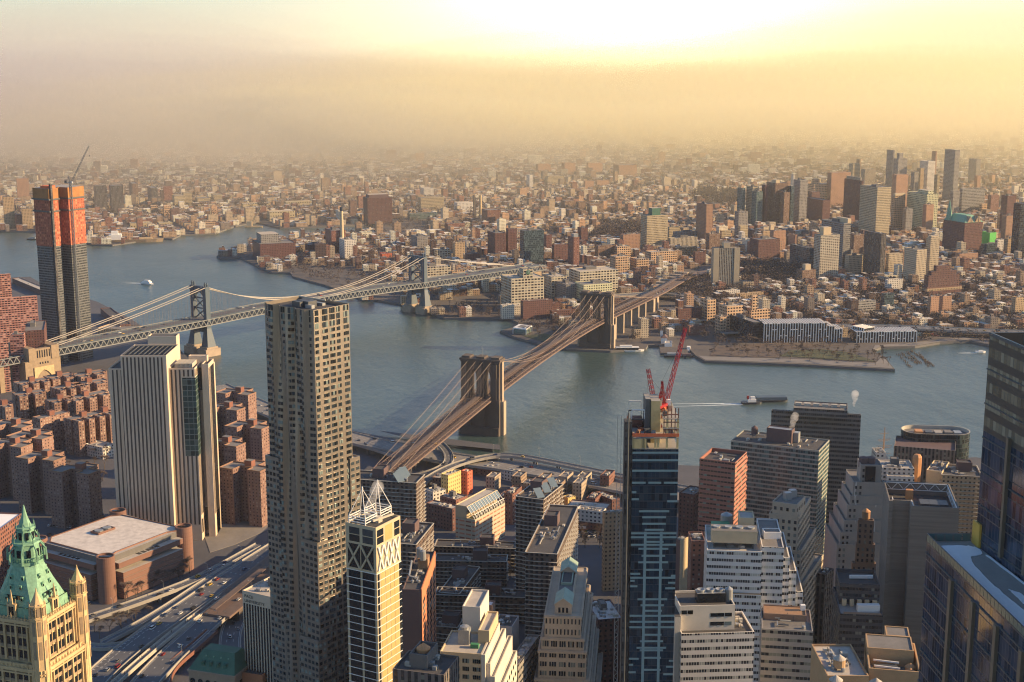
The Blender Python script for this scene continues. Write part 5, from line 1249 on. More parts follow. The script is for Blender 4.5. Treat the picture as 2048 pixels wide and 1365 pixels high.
# ------------------------------------------------------------------ right side of the near shore
M['f_qbrick'] = facade('salmon_brick_bands', (.36, .155, .11), 2.6, 3.6, .86, .36, lit=.2, litcol=(.15, .24, .2), line=(.27, .105, .075), linew=.05)
M['f_sband'] = facade('aqua_bands', (.33, .33, .28), 1.9, 3.5, .94, .62, mode='horiz', glass=(.03, .07, .075), lit=.28, litcol=(.10, .17, .165), wrough=.5)
M['f_tslab'] = facade('charcoal_bands', (.15, .14, .135), 1.6, 3.9, .92, .5, mode='horiz', glass=(.02, .026, .035), lit=.14, litcol=(.07, .075, .08))
M['f_rwhite'] = facade('white_slab_bands', (.60, .58, .55), 1.25, 3.75, .86, .40, mode='horiz', lit=.34, litcol=(.42, .42, .36))
fq, Hq_ = rectD((1470.7, 925.7), 1000, (1399, 917), 1494); rq = tower('salmon_office', 'salmon brick office block with notched corner, right of the glass tower', fq, Hq_, 'f_qbrick', 'roofdark', n=2, pent=False, para=2.6)
for k in range(9):
    b = MB(); e = on(fq[1], fq[2], .0, .0); t = (fq[2][0]-fq[1][0], fq[2][1]-fq[1][1]); b.prism([on(fq[0], fq[1], 1, 0), on(fq[0], fq[1], 1.09, 0), on(fq[0], fq[1], 1.09, -7), on(fq[0], fq[1], 1, -7)], Hq_-8-k*7.4, Hq_-4.4-k*7.4, 0, 0, bottom=True); b.build('corner_bay', M['f_qbrick'], rq)
fs, Hs = rectD((1638, 902), 1050, (1462, 881), 1659); rs = tower('aqua_office', 'wide office block in aqua glass bands with a dark plant room and wooden tank', fs, Hs, 'f_sband', 'roofdark', n=8, pent=False)
q = mixp(mixp(fs[0], fs[3], .5), mixp(fs[1], fs[2], .5), .5); an = math.atan2(fs[3][1]-fs[0][1], fs[3][0]-fs[0][0])
b = MB(); b.box(q, 20, 9, Hs-.9, Hs+10, an, 0, 1, para=.6); b.build('plant_room', [M['plum'], M['galv']], rs); water_tank(mixp(mixp(fs[0], fs[3], .8), mixp(fs[1], fs[2], .8), .5), Hs-.5, 2.6, 5, rs, 3, 'plum', 'plum')
b = MB(); b.box(mixp(mixp(fs[0], fs[3], .34), mixp(fs[1], fs[2], .34), .6), 6, 6, Hs-.9, Hs+7, an); b.build('louvre_box', M['galv'], rs)
ft, Ht = rectD((1722, 831), 1150, (1543, 821), 1738); rt = tower('charcoal_office', 'broad charcoal office tower with banded windows against the river', ft, Ht, 'f_tslab', 'roofgrey', n=10, pent=False)
q = mixp(mixp(ft[0], ft[3], .45), mixp(ft[1], ft[2], .45), .55); an = math.atan2(ft[3][1]-ft[0][1], ft[3][0]-ft[0][0]); b = MB(); b.box(q, 44, 26, Ht-.9, Ht+6, an, 0, 1, para=.8); b.build('plant_room', [M['f_tslab'], M['roofgrey']], rt)
for i in range(6):
    b = MB(); b.box(mixp(mixp(ft[0], ft[3], .2+.1*i), mixp(ft[1], ft[2], .2+.1*i), .5+.08*(i % 2)), 5, 4, Ht+5.2, Ht+7.6, an); b.build('cooling_unit', M['pale_concrete'], rt)
# stepped tan masonry tower
def stack(name, label, levels, wm, rm='roofgrey', D=800, wins=None, tank=None, cap=25):
    """levels: (near px, left px, right column) from the top down, each standing on the next"""
    feet = []
    for lv in levels:
        f, H_ = rectD(lv[0], lv[3] if len(lv) > 3 else D, lv[1], lv[2]); feet.append((f, H_))
    r = thing(name, label, 'office tower', (*mid(feet[-1][0]), 0))
    for i, (f, H_) in enumerate(feet):
        z0 = max(0, feet[i+1][1]-1.5) if i+1 < len(feet) else 0
        b = MB(); b.prism(f, z0, H_, 0, 1, para=.9); b.build('wall', [M[wm], M[rm]], r)
        if wins:
            nz = max(1, int((H_-z0-2)/wins[2])); wl = []
            for p, q_ in ((f[3], f[0]), (f[0], f[1])):
                L_ = math.dist(p, q_); nx = max(2, int(L_/wins[3])); wl += face_windows(p, q_, H_-1.8-nz*wins[2], H_-1.8, nx, nz, wins[0], wins[1])
            windows(r, wl, 'pane', cap)
    return r, feet
ut, uf = stack('stepped_tan_tower', 'tan masonry tower stepping outward in front of the aqua banded office', [((1594, 1010), (1545, 1003), 1611), ((1597, 1034), (1538, 1027), 1622), ((1603, 1101), (1536, 1092), 1632), ((1607, 1166), (1536, 1155), 1647)], 'brownstone' if 'brownstone' in M else 'lst', wins=(1.5, 2.0, 4.0, 3.2))
for dx in (0, 5):
    b = MB(); c = mid(uf[0][0]); b.box((c[0]-1+dx*.8, c[1]+dx), 4.2, 3.6, uf[0][1]-.8, uf[0][1]+4, .3); b.build('cooling_tower', M['galv'], ut)
# white slabs
f1, H1 = px_rect((1414, 1100), (1524, 1104), 700, 40); w1 = thing('white_slab', 'white slab office with a long tan cooling house and green tarpaulin on its roof', 'office block', (*mid(f1), 0))
b = MB(); b.prism(f1, 0, H1, 0, 1, para=.8); b.build('wall', [M['f_rwhite'], M['roofpale']], w1)
r1 = lambda u, w: (f1[0][0]+(f1[1][0]-f1[0][0])*u+(f1[3][0]-f1[0][0])*w, f1[0][1]+(f1[1][1]-f1[0][1])*u+(f1[3][1]-f1[0][1])*w)
for u0, u1, w0, w1_, dz in ((1.0, 1.40, .05, 1.2, 2.0), (1.40, 1.52, .1, 1.1, -4), (1.52, 1.66, .15, 1.1, -12), (1.66, 1.8, .2, 1.1, -24)):
    b = MB(); b.prism([r1(u0, w0), r1(u1, w0), r1(u1, w1_), r1(u0, w1_)], 0, H1+dz, 0, 1, para=.8); b.build('wall', [M['f_rwhite'], M['roofgrey']], w1)
for k in (3, 6): 
    b = MB(); b.prism([r1(-.01, -.02-.012*k), r1(1.005, -.02-.012*k), r1(1.005, .05), r1(-.01, .05)], 0, H1-k*7.6, 0, 1); b.build('setback', [M['f_rwhite'], M['roofdark']], w1)
b = MB(); b.prism([r1(.08, .12), r1(.92, .12), r1(.92, .38), r1(.08, .38)], H1+2.4, H1+9, 0, 1, bottom=True); b.build('cooling_house', [M['creamst'], M['roofgrey']], w1)
for k in range(4): 
    b = MB(); b.prism([r1(.12+.24*k, .14), r1(.14+.24*k, .14), r1(.14+.24*k, .36), r1(.12+.24*k, .36)], H1-.8, H1+2.4, 0, 0); b.build('support', M['steel'], w1)
    b = MB(); b.lathe(r1(.18+.21*k, .25), [(1.9, H1+9), (1.9, H1+9.9), (.3, H1+9.7)], 12); b.build('fan', M['galv'], w1)
b = MB(); b.prism([r1(.62, .6), r1(.9, .6), r1(.9, .9), r1(.62, .9)], H1-.8, H1+10, 0, 1, para=.6); b.build('bulkhead', [M['creamst'], M['roofpale']], w1)
b = MB(); b.prism([r1(.1, .62), r1(.45, .62), r1(.45, .8), r1(.1, .8)], H1-.8, H1+5, 0, 0); b.build('tarpaulin', M['green'], w1)
b = MB(); b.lathe(r1(.4, .9), [(3.2, H1-.8), (3.2, H1+7.4), (.3, H1+9)], 16); b.build('tank', M['roofpale'] if False else M['galv'], w1)
b = MB(); b.box(r1(1.22, .5), 9, 7, H1, H1+5, 0, 0, 1, para=.5); b.build('bulkhead', [M['white'], M['roofgrey']], w1)
clutter(w1, f1, H1-.8, 3, False)
f2, H2 = px_rect((1363, 1268), (1509, 1264), 600, 24); w2 = thing('white_slab', 'white slab office with three round roof fans and a steel tank, bottom edge', 'office block', (*mid(f2), 0))
r2 = lambda u, w: (f2[0][0]+(f2[1][0]-f2[0][0])*u+(f2[3][0]-f2[0][0])*w, f2[0][1]+(f2[1][1]-f2[0][1])*u+(f2[3][1]-f2[0][1])*w)
M['f_rwhite2'] = facade('white_ribbon_windows', (.64, .60, .55), 1.2, 3.6, .84, .42, mode='horiz', lit=.3, litcol=(.36, .36, .32))
b = MB(); b.prism(f2, 0, H2, 0, 1, para=.9); b.prism([r2(-.08, .1), r2(0, .1), r2(0, 1), r2(-.08, 1)], 0, H2+7, 2, 1); b.build('wall', [M['f_rwhite2'], M['roofdark'], M['whitest']], w2)
b = MB(); b.prism([r2(.0, .22), r2(.76, .22), r2(.76, 1), r2(.0, 1)], H2-1, H2+11, 0, 1, para=1.0); b.build('upper_block', [M['whitest'], M['roofdark']], w2)
wl = []
for u in (.08, .19): wl.append((*on(r2(0, .22), r2(.76, .22), u, .05), H2+8, 0, 2.4, 1.8))
for u in (.62, .74, .88):
    for z in (H2+2.2, H2+6.4): wl.append((*on(r2(0, .22), r2(.76, .22), u, .05), z, 0, 3.2, 1.7))
windows(w2, wl, 'pane2', 20)
b = MB(); b.prism([r2(.27, .45), r2(.66, .45), r2(.66, .7), r2(.27, .7)], H2+10, H2+14.5, 0, 1); b.build('cooling_house', [M['glassdark'], M['galv']], w2)
for k in range(3): b = MB(); b.lathe(r2(.335+.13*k, .575), [(1.9, H2+14.5), (1.95, H2+15.6), (1.6, H2+15.6), (.3, H2+14.9)], 16); b.build('fan', M['galv'], w2)
b = MB(); b.lathe(r2(.72, .55), [(1.9, H2+10), (1.9, H2+15.6), (.15, H2+16.9)], 16); b.build('steel_tank', M['galv'], w2)
clutter(w2, [r2(.78, .05), r2(.98, .05), r2(.98, .95), r2(.78, .95)], H2-.9, 1, False)
f3, H3 = px_rect((1524, 1257), (1626, 1263), 620, 26); w3 = tower('grey_slab', 'grey slab office with bare tan roof, right of the white slab with fans', f3, H3, 'f_greyh', 'roofgrey', n=1, pent=False)
r3 = lambda u, w: (f3[0][0]+(f3[1][0]-f3[0][0])*u+(f3[3][0]-f3[0][0])*w, f3[0][1]+(f3[1][1]-f3[0][1])*u+(f3[3][1]-f3[0][1])*w)
b = MB(); b.prism([r3(.04, .5), r3(.9, .5), r3(.9, .94), r3(.04, .94)], H3-.9, H3+2.2, 0, 1, para=.5); b.build('upper_roof', [M['brownwall'], M['wood']], w3)
b = MB(); b.box(r3(.84, .8), 2.2, 2, H3+1.6, H3+4.4, 0); b.build('cooling_unit', M['white'], w3)
# narrow pair right of the glass tower, brick block with pale windows
f_, H_ = rectD((1361, 1081), 760, (1354, 1079), 1376); tower('narrow_tower', 'narrow tower with plum side and blank cream end wall, touching the glass tower', f_, H_, 'plum', 'roofpale', n=1, pent=False)
b = MB(); b.prism([on(f_[0], f_[1], 0, .2), on(f_[0], f_[1], 1, .2), on(f_[0], f_[1], 1, -.2), on(f_[0], f_[1], 0, -.2)], 0, H_+.2, 0, 0); rt_ = [o for o in COL.objects if o.name.startswith('narrow_tower')][-1]; b.build('end_wall', M['creamst'], rt_)
f_, H_ = px_rect((1383, 1082), (1411, 1082), 780, 16); tower('brick_block', 'dark red brick block with white window frames behind the white slab', f_, H_, 'f_brick', 'roofdark', n=2)
f_, H_ = px_rect((1358, 985), (1388, 990), 1090, 22); tower('blue_wrapped_block', 'low block wrapped in bright blue sheeting by the expressway', f_, H_, 'bluewrap' if 'bluewrap' in M else 'f_brickdk', 'roofgrey', n=1, pent=False)
f_, H_ = rectD((1651, 1150), 830, (1633, 1146), 1668); tower('dark_block', 'low dark block with a pale roof edge in the shadowed street canyon', f_, H_, 'f_stripdk', 'roofdark', n=2, pent=False)
# windowless concrete exchange tower
M['boardcon'] = simple('board_marked_concrete', (.165, .145, .13), .9, sc=.05, var=.25)
g = G('board_marked'); ps = g.n('ShaderNodeNewGeometry').outputs['Position']; mp_ = g.n('ShaderNodeMapping'); g.put(mp_.inputs[0], ps); mp_.inputs['Scale'].default_value = (.03, .03, .9)
M['boardcon'] = g.bsdf(g.scale(g.rgb((.17, .15, .13)), g.math('MULTIPLY_ADD', g.noise(1.0, mp_.outputs[0], 4), .9, .55)), .9)
A_ = at(1782, 987, 775); Hw = A_[2]; B_ = P(1823, 988, Hw); Nw = P(1823, 1012, Hw); Rw = P(1918, 1017, Hw); aw = math.atan2(Rw[1]-Nw[1], Rw[0]-Nw[0])
wx, wy = (math.cos(aw), math.sin(aw)), (-math.sin(aw), math.cos(aw)); wq = lambda u, w: (Nw[0]+wx[0]*u+wy[0]*w, Nw[1]+wx[1]*u+wy[1]*w)
uL_, uR_ = reach(wq(0, 9), wx, 1778, Hw), reach(wq(0, 0), wx, 1919, Hw); Dw = 46
fw = [wq(0, 0), wq(uR_, 0), wq(uR_, Dw), wq(uL_, Dw), wq(uL_, 7), wq(uL_+2, 7), wq(uL_+2, 9), wq(0, 9)]
we = thing('windowless_tower', 'windowless grey brown concrete tower with an open white trussed roof', 'tower', (*mid(fw), 0))
b = MB(); b.prism(fw, 0, Hw, 0, 1, para=7.5, pw=.7); b.build('wall', [M['boardcon'], M['roofdark']], we)
for p, q_ in ((wq(uR_-1.2, .9), wq(uR_-1.2, Dw-1)), (wq(1.2, 1), wq(1.2, 12)), (wq(uL_+2.4, 10), wq(uL_+2.4, 16)), (wq(uL_+1, Dw-1.2), wq(uR_-1, Dw-1.2))):
    b = MB(); L_ = math.dist(p, q_); n_ = max(2, int(L_/3.2))
    for z in (Hw-.5, Hw-4.6): b.beam((*p, z), (*q_, z), .4, .4)
    for k in range(n_): z0, z1 = (Hw-4.6, Hw-.5) if k % 2 else (Hw-.5, Hw-4.6); b.beam((*mixp(p, q_, k/n_), z0), (*mixp(p, q_, (k+1)/n_), z1), .32, .32)
    b.build('roof_truss', M['white'], we)
for i in range(3): b = MB(); b.box(wq(uR_*(.35+.2*i), Dw*.42), 5, 9, Hw-7.5, Hw-3.2, aw); b.build('cooling_unit', M['steel'], we)
b = MB(); b.box(wq(uR_*.1, Dw*.8), 4, 3, Hw-7.5, Hw-2, aw); b.build('cooling_unit', M['tankcone'], we)
# grey stepped limestone tower behind it
g = G('patched_limestone'); ps = g.n('ShaderNodeNewGeometry').outputs['Position']; mp_ = g.n('ShaderNodeMapping'); g.put(mp_.inputs[0], ps); mp_.inputs['Scale'].default_value = (.9, .9, .05)
M['patched'] = g.bsdf(g.mix(g.math('GREATER_THAN', g.noise(.16, mp_.outputs[0], 4, .7), .665), var_col(g, g.rgb((.30, .265, .225)), .2, .06), (.58, .55, .5)), .85)
xt = thing('stepped_limestone_tower', 'grey limestone tower stepping down to the left with white patched blank wall', 'office tower', (*at(1735, 1000, 950)[:2], 0))
for (x0, x1, y, dD, dep) in ((1722, 1764, 930, 0, 16), (1707, 1768, 964, -2, 30), (1701, 1771, 992, -3, 34), (1695, 1774, 1010, -4, 36), (1688.5, 1776, 1041, -6, 40), (1681, 1777, 1064, -8, 42), (1674, 1778, 1089, -10, 44)):
    f_, H_ = px_rect((x0, y), (x1, y+1), 950+dD, dep); b = MB(); b.prism(f_, 0, H_, 0, 1, para=1.0); b.build('wall', [M['patched'], M['roofgrey']], xt)
    wl = []; p, q_ = f_[0], f_[1]; L_ = math.dist(p, q_)
    for k in range(18):
        for s in (2.0, 5.0): wl.append((*on(p, q_, s/L_, .05), H_-4-k*4.2, math.atan2(q_[1]-p[1], q_[0]-p[0]), 1.4, 2.0))
    windows(xt, wl, 'pane', 12)
f_, H_ = px_rect((1731, 945), (1751, 945), 948.5, 3); b = MB(); b.prism(f_, H_-14, H_+4, 0, 0); b.build('louvre', M['glassdark'], xt)
for x in (1727, 1741): c = at(x, 925, 958); b = MB(); b.lathe(c, [(3.4, H_+1), (3.4, H_+8), (.2, H_+9)], 12); b.build('tank', M['plum'], xt)
dt, df = stack('deco_tower', 'small brown fluted tower with a round roof tank in front of the patched limestone wall', [((1748, 1042), (1716, 1040), 1752), ((1750, 1090), (1712, 1088), 1756), ((1752, 1128), (1704, 1126), 1760)], 'brownwall', D=850, wins=(1.2, 1.9, 3.6, 2.6))
water_tank(mid(df[0][0]), df[0][1]-.5, 2.6, 4.6, dt, 1.2)
f_, H_ = px_rect((1680, 1228), (1766, 1232), 720, 40); bd = thing('navy_block', 'dark navy block with roof terrace, skylight boxes and tan strip roof edge', 'office block', (*mid(f_), 0))
bq = lambda u, w: (f_[0][0]+(f_[1][0]-f_[0][0])*u+(f_[3][0]-f_[0][0])*w, f_[0][1]+(f_[1][1]-f_[0][1])*u+(f_[3][1]-f_[0][1])*w)
M['f_navy'] = facade('navy_bands', (.05, .052, .06), 1.7, 3.6, .9, .45, mode='horiz', glass=(.018, .022, .03), lit=.1)
b = MB(); b.prism(f_, 0, H_, 0, 1, para=1.0); b.build('wall', [M['f_navy'], M['galv']], bd)
b = MB(); b.prism([bq(.05, .42), bq(1, .42), bq(1, 1), bq(.05, 1)], H_-1, H_+11, 0, 1, para=2.0); b.build('upper_block', [M['f_navy'], M['roofdark']], bd)
b = MB(); b.prism([bq(.1, .02), bq(.98, .02), bq(.98, .1), bq(.1, .1)], H_-.9, H_-.3, 0, 0); b.build('deck', M['wood'], bd)
for i in range(5): b = MB(); b.box(bq(.16+.18*i, .36), 2.2, 1.6, H_-.9, H_+2.8, 0); b.build('skylight', M['creamst'], bd)
b = MB(); b.box(bq(.7, .22), 12, 3.2, H_-1, H_+2.6, 0); b.build('cooling_unit', M['white'], bd)
b = MB(); b.box(bq(.62, .75), 13, 1.0, H_+9.4, H_+11.2, 0); b.build('duct', M['white'], bd)
# tan brick roofs with tanks, bottom right
f_, H_ = px_rect((1738, 1337), (1842, 1345), 515, 28); ta = thing('tan_brick_block', 'tan brick block with sunken plant well and coned tanks, bottom edge', 'building', (*mid(f_), 0))
tq = lambda u, w: (f_[0][0]+(f_[1][0]-f_[0][0])*u+(f_[3][0]-f_[0][0])*w, f_[0][1]+(f_[1][1]-f_[0][1])*u+(f_[3][1]-f_[0][1])*w)
M['tanbrick'] = simple('tan_brick', (.40, .255, .135), .85, sc=.3, var=.2)
b = MB(); b.prism(f_, 0, H_, 0, 1, para=4.5, pw=.6); b.build('wall', [M['tanbrick'], M['roofgrey']], ta)
b = MB(); b.prism([tq(0, .5), tq(.92, .5), tq(.92, 1), tq(0, 1)], H_-4.5, H_+2.6, 0, 1, para=.4); b.prism([tq(.42, 1), tq(.9, 1), tq(.9, 1.35), tq(.42, 1.35)], 0, H_+2.6, 0, 1, para=.4); b.build('penthouse', [M['tanbrick'], M['roofgrey']], ta)
for i in range(2): b = MB(); b.lathe(tq(.84-.02*i, .33-.17*i), [(2.1, H_-4.4), (2.1, H_-2), (.15, H_-.6)], 14); b.build('tank', M['tankcone'], ta)
for i in range(2): b = MB(); b.beam((*tq(.12, .2+.2*i), H_-1.2), (*tq(.62, .16+.2*i), H_-1.2), .5, .6); b.build('duct', M['white'], ta)
b = MB(); b.box(tq(.36, .28), 9, 3.6, H_-4.5, H_-2, 0); b.build('cooling_unit', M['steel'], ta)
f_, H_ = px_rect((1655, 1352), (1738, 1352), 512, 30); tb = tower('tan_roof_block', 'tan roofed block carrying three round water tanks, bottom edge', f_, H_, 'tanbrick', 'roofpale', n=4, pent=False)
for px, py, r_ in ((1679, 1318, 2.4), (1672, 1360, 2.5), (1752, 1372, 2.5)):
    c = at(px, py, 520 if py < 1340 else 500); water_tank(c, H_-1, r_, 3.2, tb, max(.6, c[2]-H_-2.2), 'tanbrick', 'roofpale')
# ------------------------------------------------------------------ glass tower and podium with snow on its roof, right edge
M['f_mull'] = facade('dark_mullioned_glass', (.065, .066, .072), 1.55, 4.2, .92, .93, glass=(.026, .040, .068), lit=.24, litcol=(.07, .072, .10), wrough=.35, grough=.07, var=.3)
M['f_mulltop'] = facade('louvred_crown', (.05, .048, .045), 1.55, 4.2, .86, .55, glass=(.20, .17, .12), lit=.4, litcol=(.30, .26, .19), wrough=.4)
M['fin'] = simple('bronze_fin', (.21, .165, .12), .45, .3, sc=.2)
Zt = at(1980, 665, 330)[2]; zx = at(1980, 665, 330)[0]
gt2 = thing('dark_glass_tower', 'dark glass tower with bronze fins, cut by the right edge', 'skyscraper', (zx+25, 290, 0))
Za = at(1854.5, 1070, 332); Zpod = Za[2]; Zb = P(2048, 1258, Zpod)
def xline(p, q, y): return p[0]+(q[0]-p[0])*(y-p[1])/(q[1]-p[1])
zf = P(2048, 694, Zt); 
txl = lambda y: xline((zx, 330), (zf[0], zf[1]), y)
ft2 = [(txl(215), 215), (txl(215)+62, 218), (zx+62, 332), (zx, 330)]
b = MB(); b.prism(ft2, 0, Zt-24, 0, 1, vz=0); b.build('wall', [M['f_mull'], M['roofdark']], gt2)
b = MB(); b.prism(ft2, Zt-24, Zt, 0, 1, para=8, pw=.5, vz=0); b.build('crown', [M['f_mulltop'], M['roofdark']], gt2)
p, q_ = ft2[3], ft2[0]
for k in range(10):
    b = MB(); u = .12+.1*k; b.prism([on(p, q_, u-.0045, .9), on(p, q_, u+.0045, .9), on(p, q_, u+.0045, 0), on(p, q_, u-.0045, 0)][::-1], Zpod, Zt-22, 0, 0); b.build('fin', M['fin'], gt2)
for k in range(12):
    b = MB(); z = Zt-.4-k*8.4; b.beam((*on(p, q_, 0, .12), z), (*on(p, q_, 1, .12), z), .3, .3 if k else .6); b.build('mullion', M['steel'], gt2)
b = MB(); c0_ = (zx+4, 322)
for x, y in ((zx+5, 321), (zx+40, 321), (zx+5, 285), (zx+40, 285)): b.tube((x, y, Zt-8), (x, y, Zt+4.5), .3, n=5)
for a_, c_ in (((zx+5, 321), (zx+40, 321)), ((zx+5, 321), (zx+5, 285)), ((zx+40, 321), (zx+40, 285)), ((zx+5, 285), (zx+40, 285))): b.beam((*a_, Zt+4.3), (*c_, Zt+4.3), .5, .6); b.beam((*a_, Zt+1.2), (*c_, Zt+1.2), .3, .4)
b.build('roof_frame', M['steel'], gt2)
pd = thing('glass_podium', 'lower dark glass block with melting snow on its flat roof, bottom right corner', 'office tower', (Za[0]+10, 290, 0))
pxl = lambda y: xline((Za[0], Za[1]), (Zb[0], Zb[1]), y)
fpd = [(pxl(205), 205), (txl(205)-.3, 205), (txl(332)-.3, 332), (Za[0], 332)]
b = MB(); b.prism(fpd, 0, Zpod-1.6, 0, 1, vz=0); b.build('wall', [M['f_mull'], M['concrete']], pd)
p, q_ = fpd[3], fpd[0]
for k in range(12):
    b = MB(); u = .145+.105*k; b.prism([on(p, q_, u-.006, .8), on(p, q_, u+.006, .8), on(p, q_, u+.006, 0), on(p, q_, u-.006, 0)][::-1], 100, Zpod-4.5, 0, 0); b.build('fin', M['fin'], pd)
for k in range(16):
    b = MB(); z = Zpod-4.6-k*8.4; b.beam((*on(p, q_, 0, .1), z), (*on(p, q_, 1, .1), z), .25, .4); b.beam((*on(fpd[2], fpd[3], 0, .1), z), (*on(fpd[2], fpd[3], 1, .1), z), .25, .4); b.build('mullion', M['steel'], pd)
gl = G('balustrade_glass'); M['balus'] = gl.bsdf(gl.rgb((.16, .22, .2)), .15, .3)
for (a_, c_) in ((fpd[3], fpd[0]), (fpd[2], fpd[3])):
    b = MB(); L_ = math.dist(a_, c_); n_ = int(L_/2.0)
    for i in range(n_): b.prism([on(a_, c_, (i+.06)/n_, .02), on(a_, c_, (i+.94)/n_, .02), on(a_, c_, (i+.94)/n_, -.06), on(a_, c_, (i+.06)/n_, -.06)], Zpod-1.6, Zpod+.2, 0, 0)
    b.build('glass_balustrade', M['balus'], pd)
    b = MB(); b.beam((*a_, Zpod+.3), (*c_, Zpod+.3), .22, .16)
    for i in range(n_+1): b.beam((*mixp(a_, c_, i/n_), Zpod-1.6), (*mixp(a_, c_, i/n_), Zpod+.3), .12, .12)
    b.build('rail', M['steel'], pd)
def blob(pts, z, wob=.5, n=4):
    c = smooth([(p_[0], p_[1], 0) for p_ in pts+pts[:1]], 3); return [(p_[0]+rng.uniform(-wob, wob)*.3, p_[1]+rng.uniform(-wob, wob)) for p_ in c[:-1]]
X = lambda s, y: pxl(y)+(txl(y)-pxl(y))*s
b = MB(); b.prism(blob([(X(.08, 328), 328), (X(.93, 329), 329), (X(.9, 322), 322), (X(.45, 321), 321), (X(.36, 300), 300), (X(.42, 285), 285), (X(.34, 262), 262), (X(.3, 235), 235), (X(.28, 215), 215), (X(.06, 215), 215), (X(.05, 270), 270)], 0, .4), Zpod-1.6, Zpod-1.45, 0, 0); b.build('snow_patch', M['snow'], pd)
for pts in ([(.55, 300), (.72, 296), (.66, 284), (.5, 288)], [(.5, 270), (.78, 268), (.74, 252), (.55, 256)], [(.55, 236), (.95, 240), (.9, 218), (.6, 222)], [(.9, 322), (.97, 322), (.97, 220), (.92, 240)]):
    b = MB(); b.prism(blob([(X(s, y), y) for s, y in pts], 0, .4), Zpod-1.6, Zpod-1.5, 0, 0); b.build('snow_patch', M['snow'], pd)
b = MB(); b.prism([(X(.94, 330), 331), (X(.99, 330), 331), (X(.99, 327), 327), (X(.94, 327), 327)], Zpod-1.6, Zpod+4.2, 0, 0); b.build('door', M['yellow'], pd)
# ------------------------------------------------------------------ riverside blocks on the right
Dv = 1165; cv = at(1871, 860, Dv); Lv = 136*Dv/2844*1.02
M['f_curve'] = facade('curved_dark_glass', (.03, .04, .045), 1.8, 3.8, .94, .8, glass=(.014, .024, .028), lit=.2, litcol=(.05, .075, .07), wrough=.35)
ov = thing('oval_glass_block', 'dark glass block with a rounded oval roof standing by the river', 'office tower', (cv[0], cv[1], 0))
av_ = math.radians(-7); st_ = []
for k in range(40):
    t = 2*math.pi*k/40; x = (Lv/2-15)*(1 if math.cos(t) > 0 else -1)+15*math.cos(t); y = 15*math.sin(t); st_.append((cv[0]+x*math.cos(av_)-y*math.sin(av_), cv[1]+x*math.sin(av_)+y*math.cos(av_)))
b = MB(); b.prism(st_, 0, cv[2], 0, 1, para=3.0, pw=.8, mp=2); b.build('wall', [M['f_curve'], M['roofgrey'], M['pale_concrete']], ov)
for i in range(5): b = MB(); b.box((cv[0]-14+i*8*math.cos(av_), cv[1]-i*8*.12+1), 6, 9, cv[2]-3, cv[2]-.6-.3*(i % 3), av_); b.build('cooling_unit', M[['tankcone', 'steel', 'concrete', 'roofgrey', 'galv'][i]], ov)
f_, H_ = px_rect((1788, 892), (1911, 902), 1135, 34); b = MB(); b.prism(f_, 0, H_, 0, 1, para=1.2); b.build('lower_block', [M['f_stripdk'], M['plum']], ov)
f_, H_ = px_rect((1765, 936), (1829, 938), 1040, 24); wa = tower('white_terrace_block', 'white apartment block with terraces and an orange roof tank', f_, H_, 'f_white', 'roofpale', n=4)
f4, H4 = px_rect((1775, 952), (1829, 954), 1034, 8); b = MB(); b.prism(f4, 0, H4, 0, 1, para=.8); b.build('terrace', [M['f_white'], M['roofpale']], wa)
b = MB(); c = at(1834, 922, 1050); b.lathe((c[0], c[1]), [(3.6, 0), (3.6, c[2]+3), (2.4, c[2]+5), (.4, c[2]+5.4)], 8); b.build('tank_house', M['tankcone'], wa)
f_, H_ = px_rect((1884, 950), (1964, 954), 1040, 30); ap2 = balconied('tan_apartments', 'tan apartment block with green glass balconies left of the dark glass tower', f_, H_, 'f_tan', 0, None, 1.3, True, 3.2)
f_, H_ = px_rect((1853, 940), (1884, 944), 1050, 30); tower('blank_tan_block', 'blank tan party wall block joined to the tan apartments', f_, H_, 'creamst', 'roofgrey', n=3)
f_, H_ = px_rect((1752, 905), (1772, 905), 1120, 14); tower('pale_block', 'small pale block beside the ship masts', f_, H_, 'f_white', 'roofpale', n=1, pent=False)
# ------------------------------------------------------------------ low streets of the old port: named blocks
def small(name, label, near, D_or_H, left, right, wm, rm, n=2, pent=True, group=None, isH=True):
    if isH: N = P(near[0], near[1], D_or_H); D_ = N[1]
    else: D_ = D_or_H
    f, H_ = rectD(near, D_, left, right); return tower(name, label, f, H_, wm, rm, n=n, pent=pent, group=group)
M['yellowst'] = facade('yellow_stucco', (.58, .42, .16), 3.0, 3.6, .3, .45, lit=.05); M['redst'] = facade('red_painted', (.52, .13, .07), 3.2, 3.4, .3, .45, lit=.05); M['bluewrap'] = simple('blue_sheeting', (.10, .20, .38), .6)
small('yellow_tenement', 'yellow sided tenement with fire escapes by the curved ramp', (896, 951), 24, (882, 948), 922, 'yellowst', 'roofpale')
small('red_house', 'bright red sided brick house next to the yellow tenement', (935, 944), 22, (922, 941), 945, 'redst', 'roofpale', 1)
small('white_loft', 'low white loft in front of the yellow tenement', (866, 985), 18, (848, 978), 891, 'f_white', 'roofpale', 3)
small('dark_red_house', 'tall dark red brick house left of the solar roofed balconied tower', (1025, 988), 28, (1008, 985), 1036, 'redst' if False else 'f_brick', 'roofgrey', 2)
small('brick_tenement', 'row of dark brick houses left of the striped school', (905, 1018), 20, (852, 1006), 920, 'f_brickdk', 'roofpale', 3)
small('brick_tenement', 'brick house with pale ducts in front of the striped school', (912, 1000), 19, (880, 992), 935, 'f_brick', 'roofpale', 4)
small('yellow_house', 'small yellow house with orange end below the expressway', (1136, 996), 16, (1126, 992), 1151, 'yellowst', 'roofpale', 1, False)
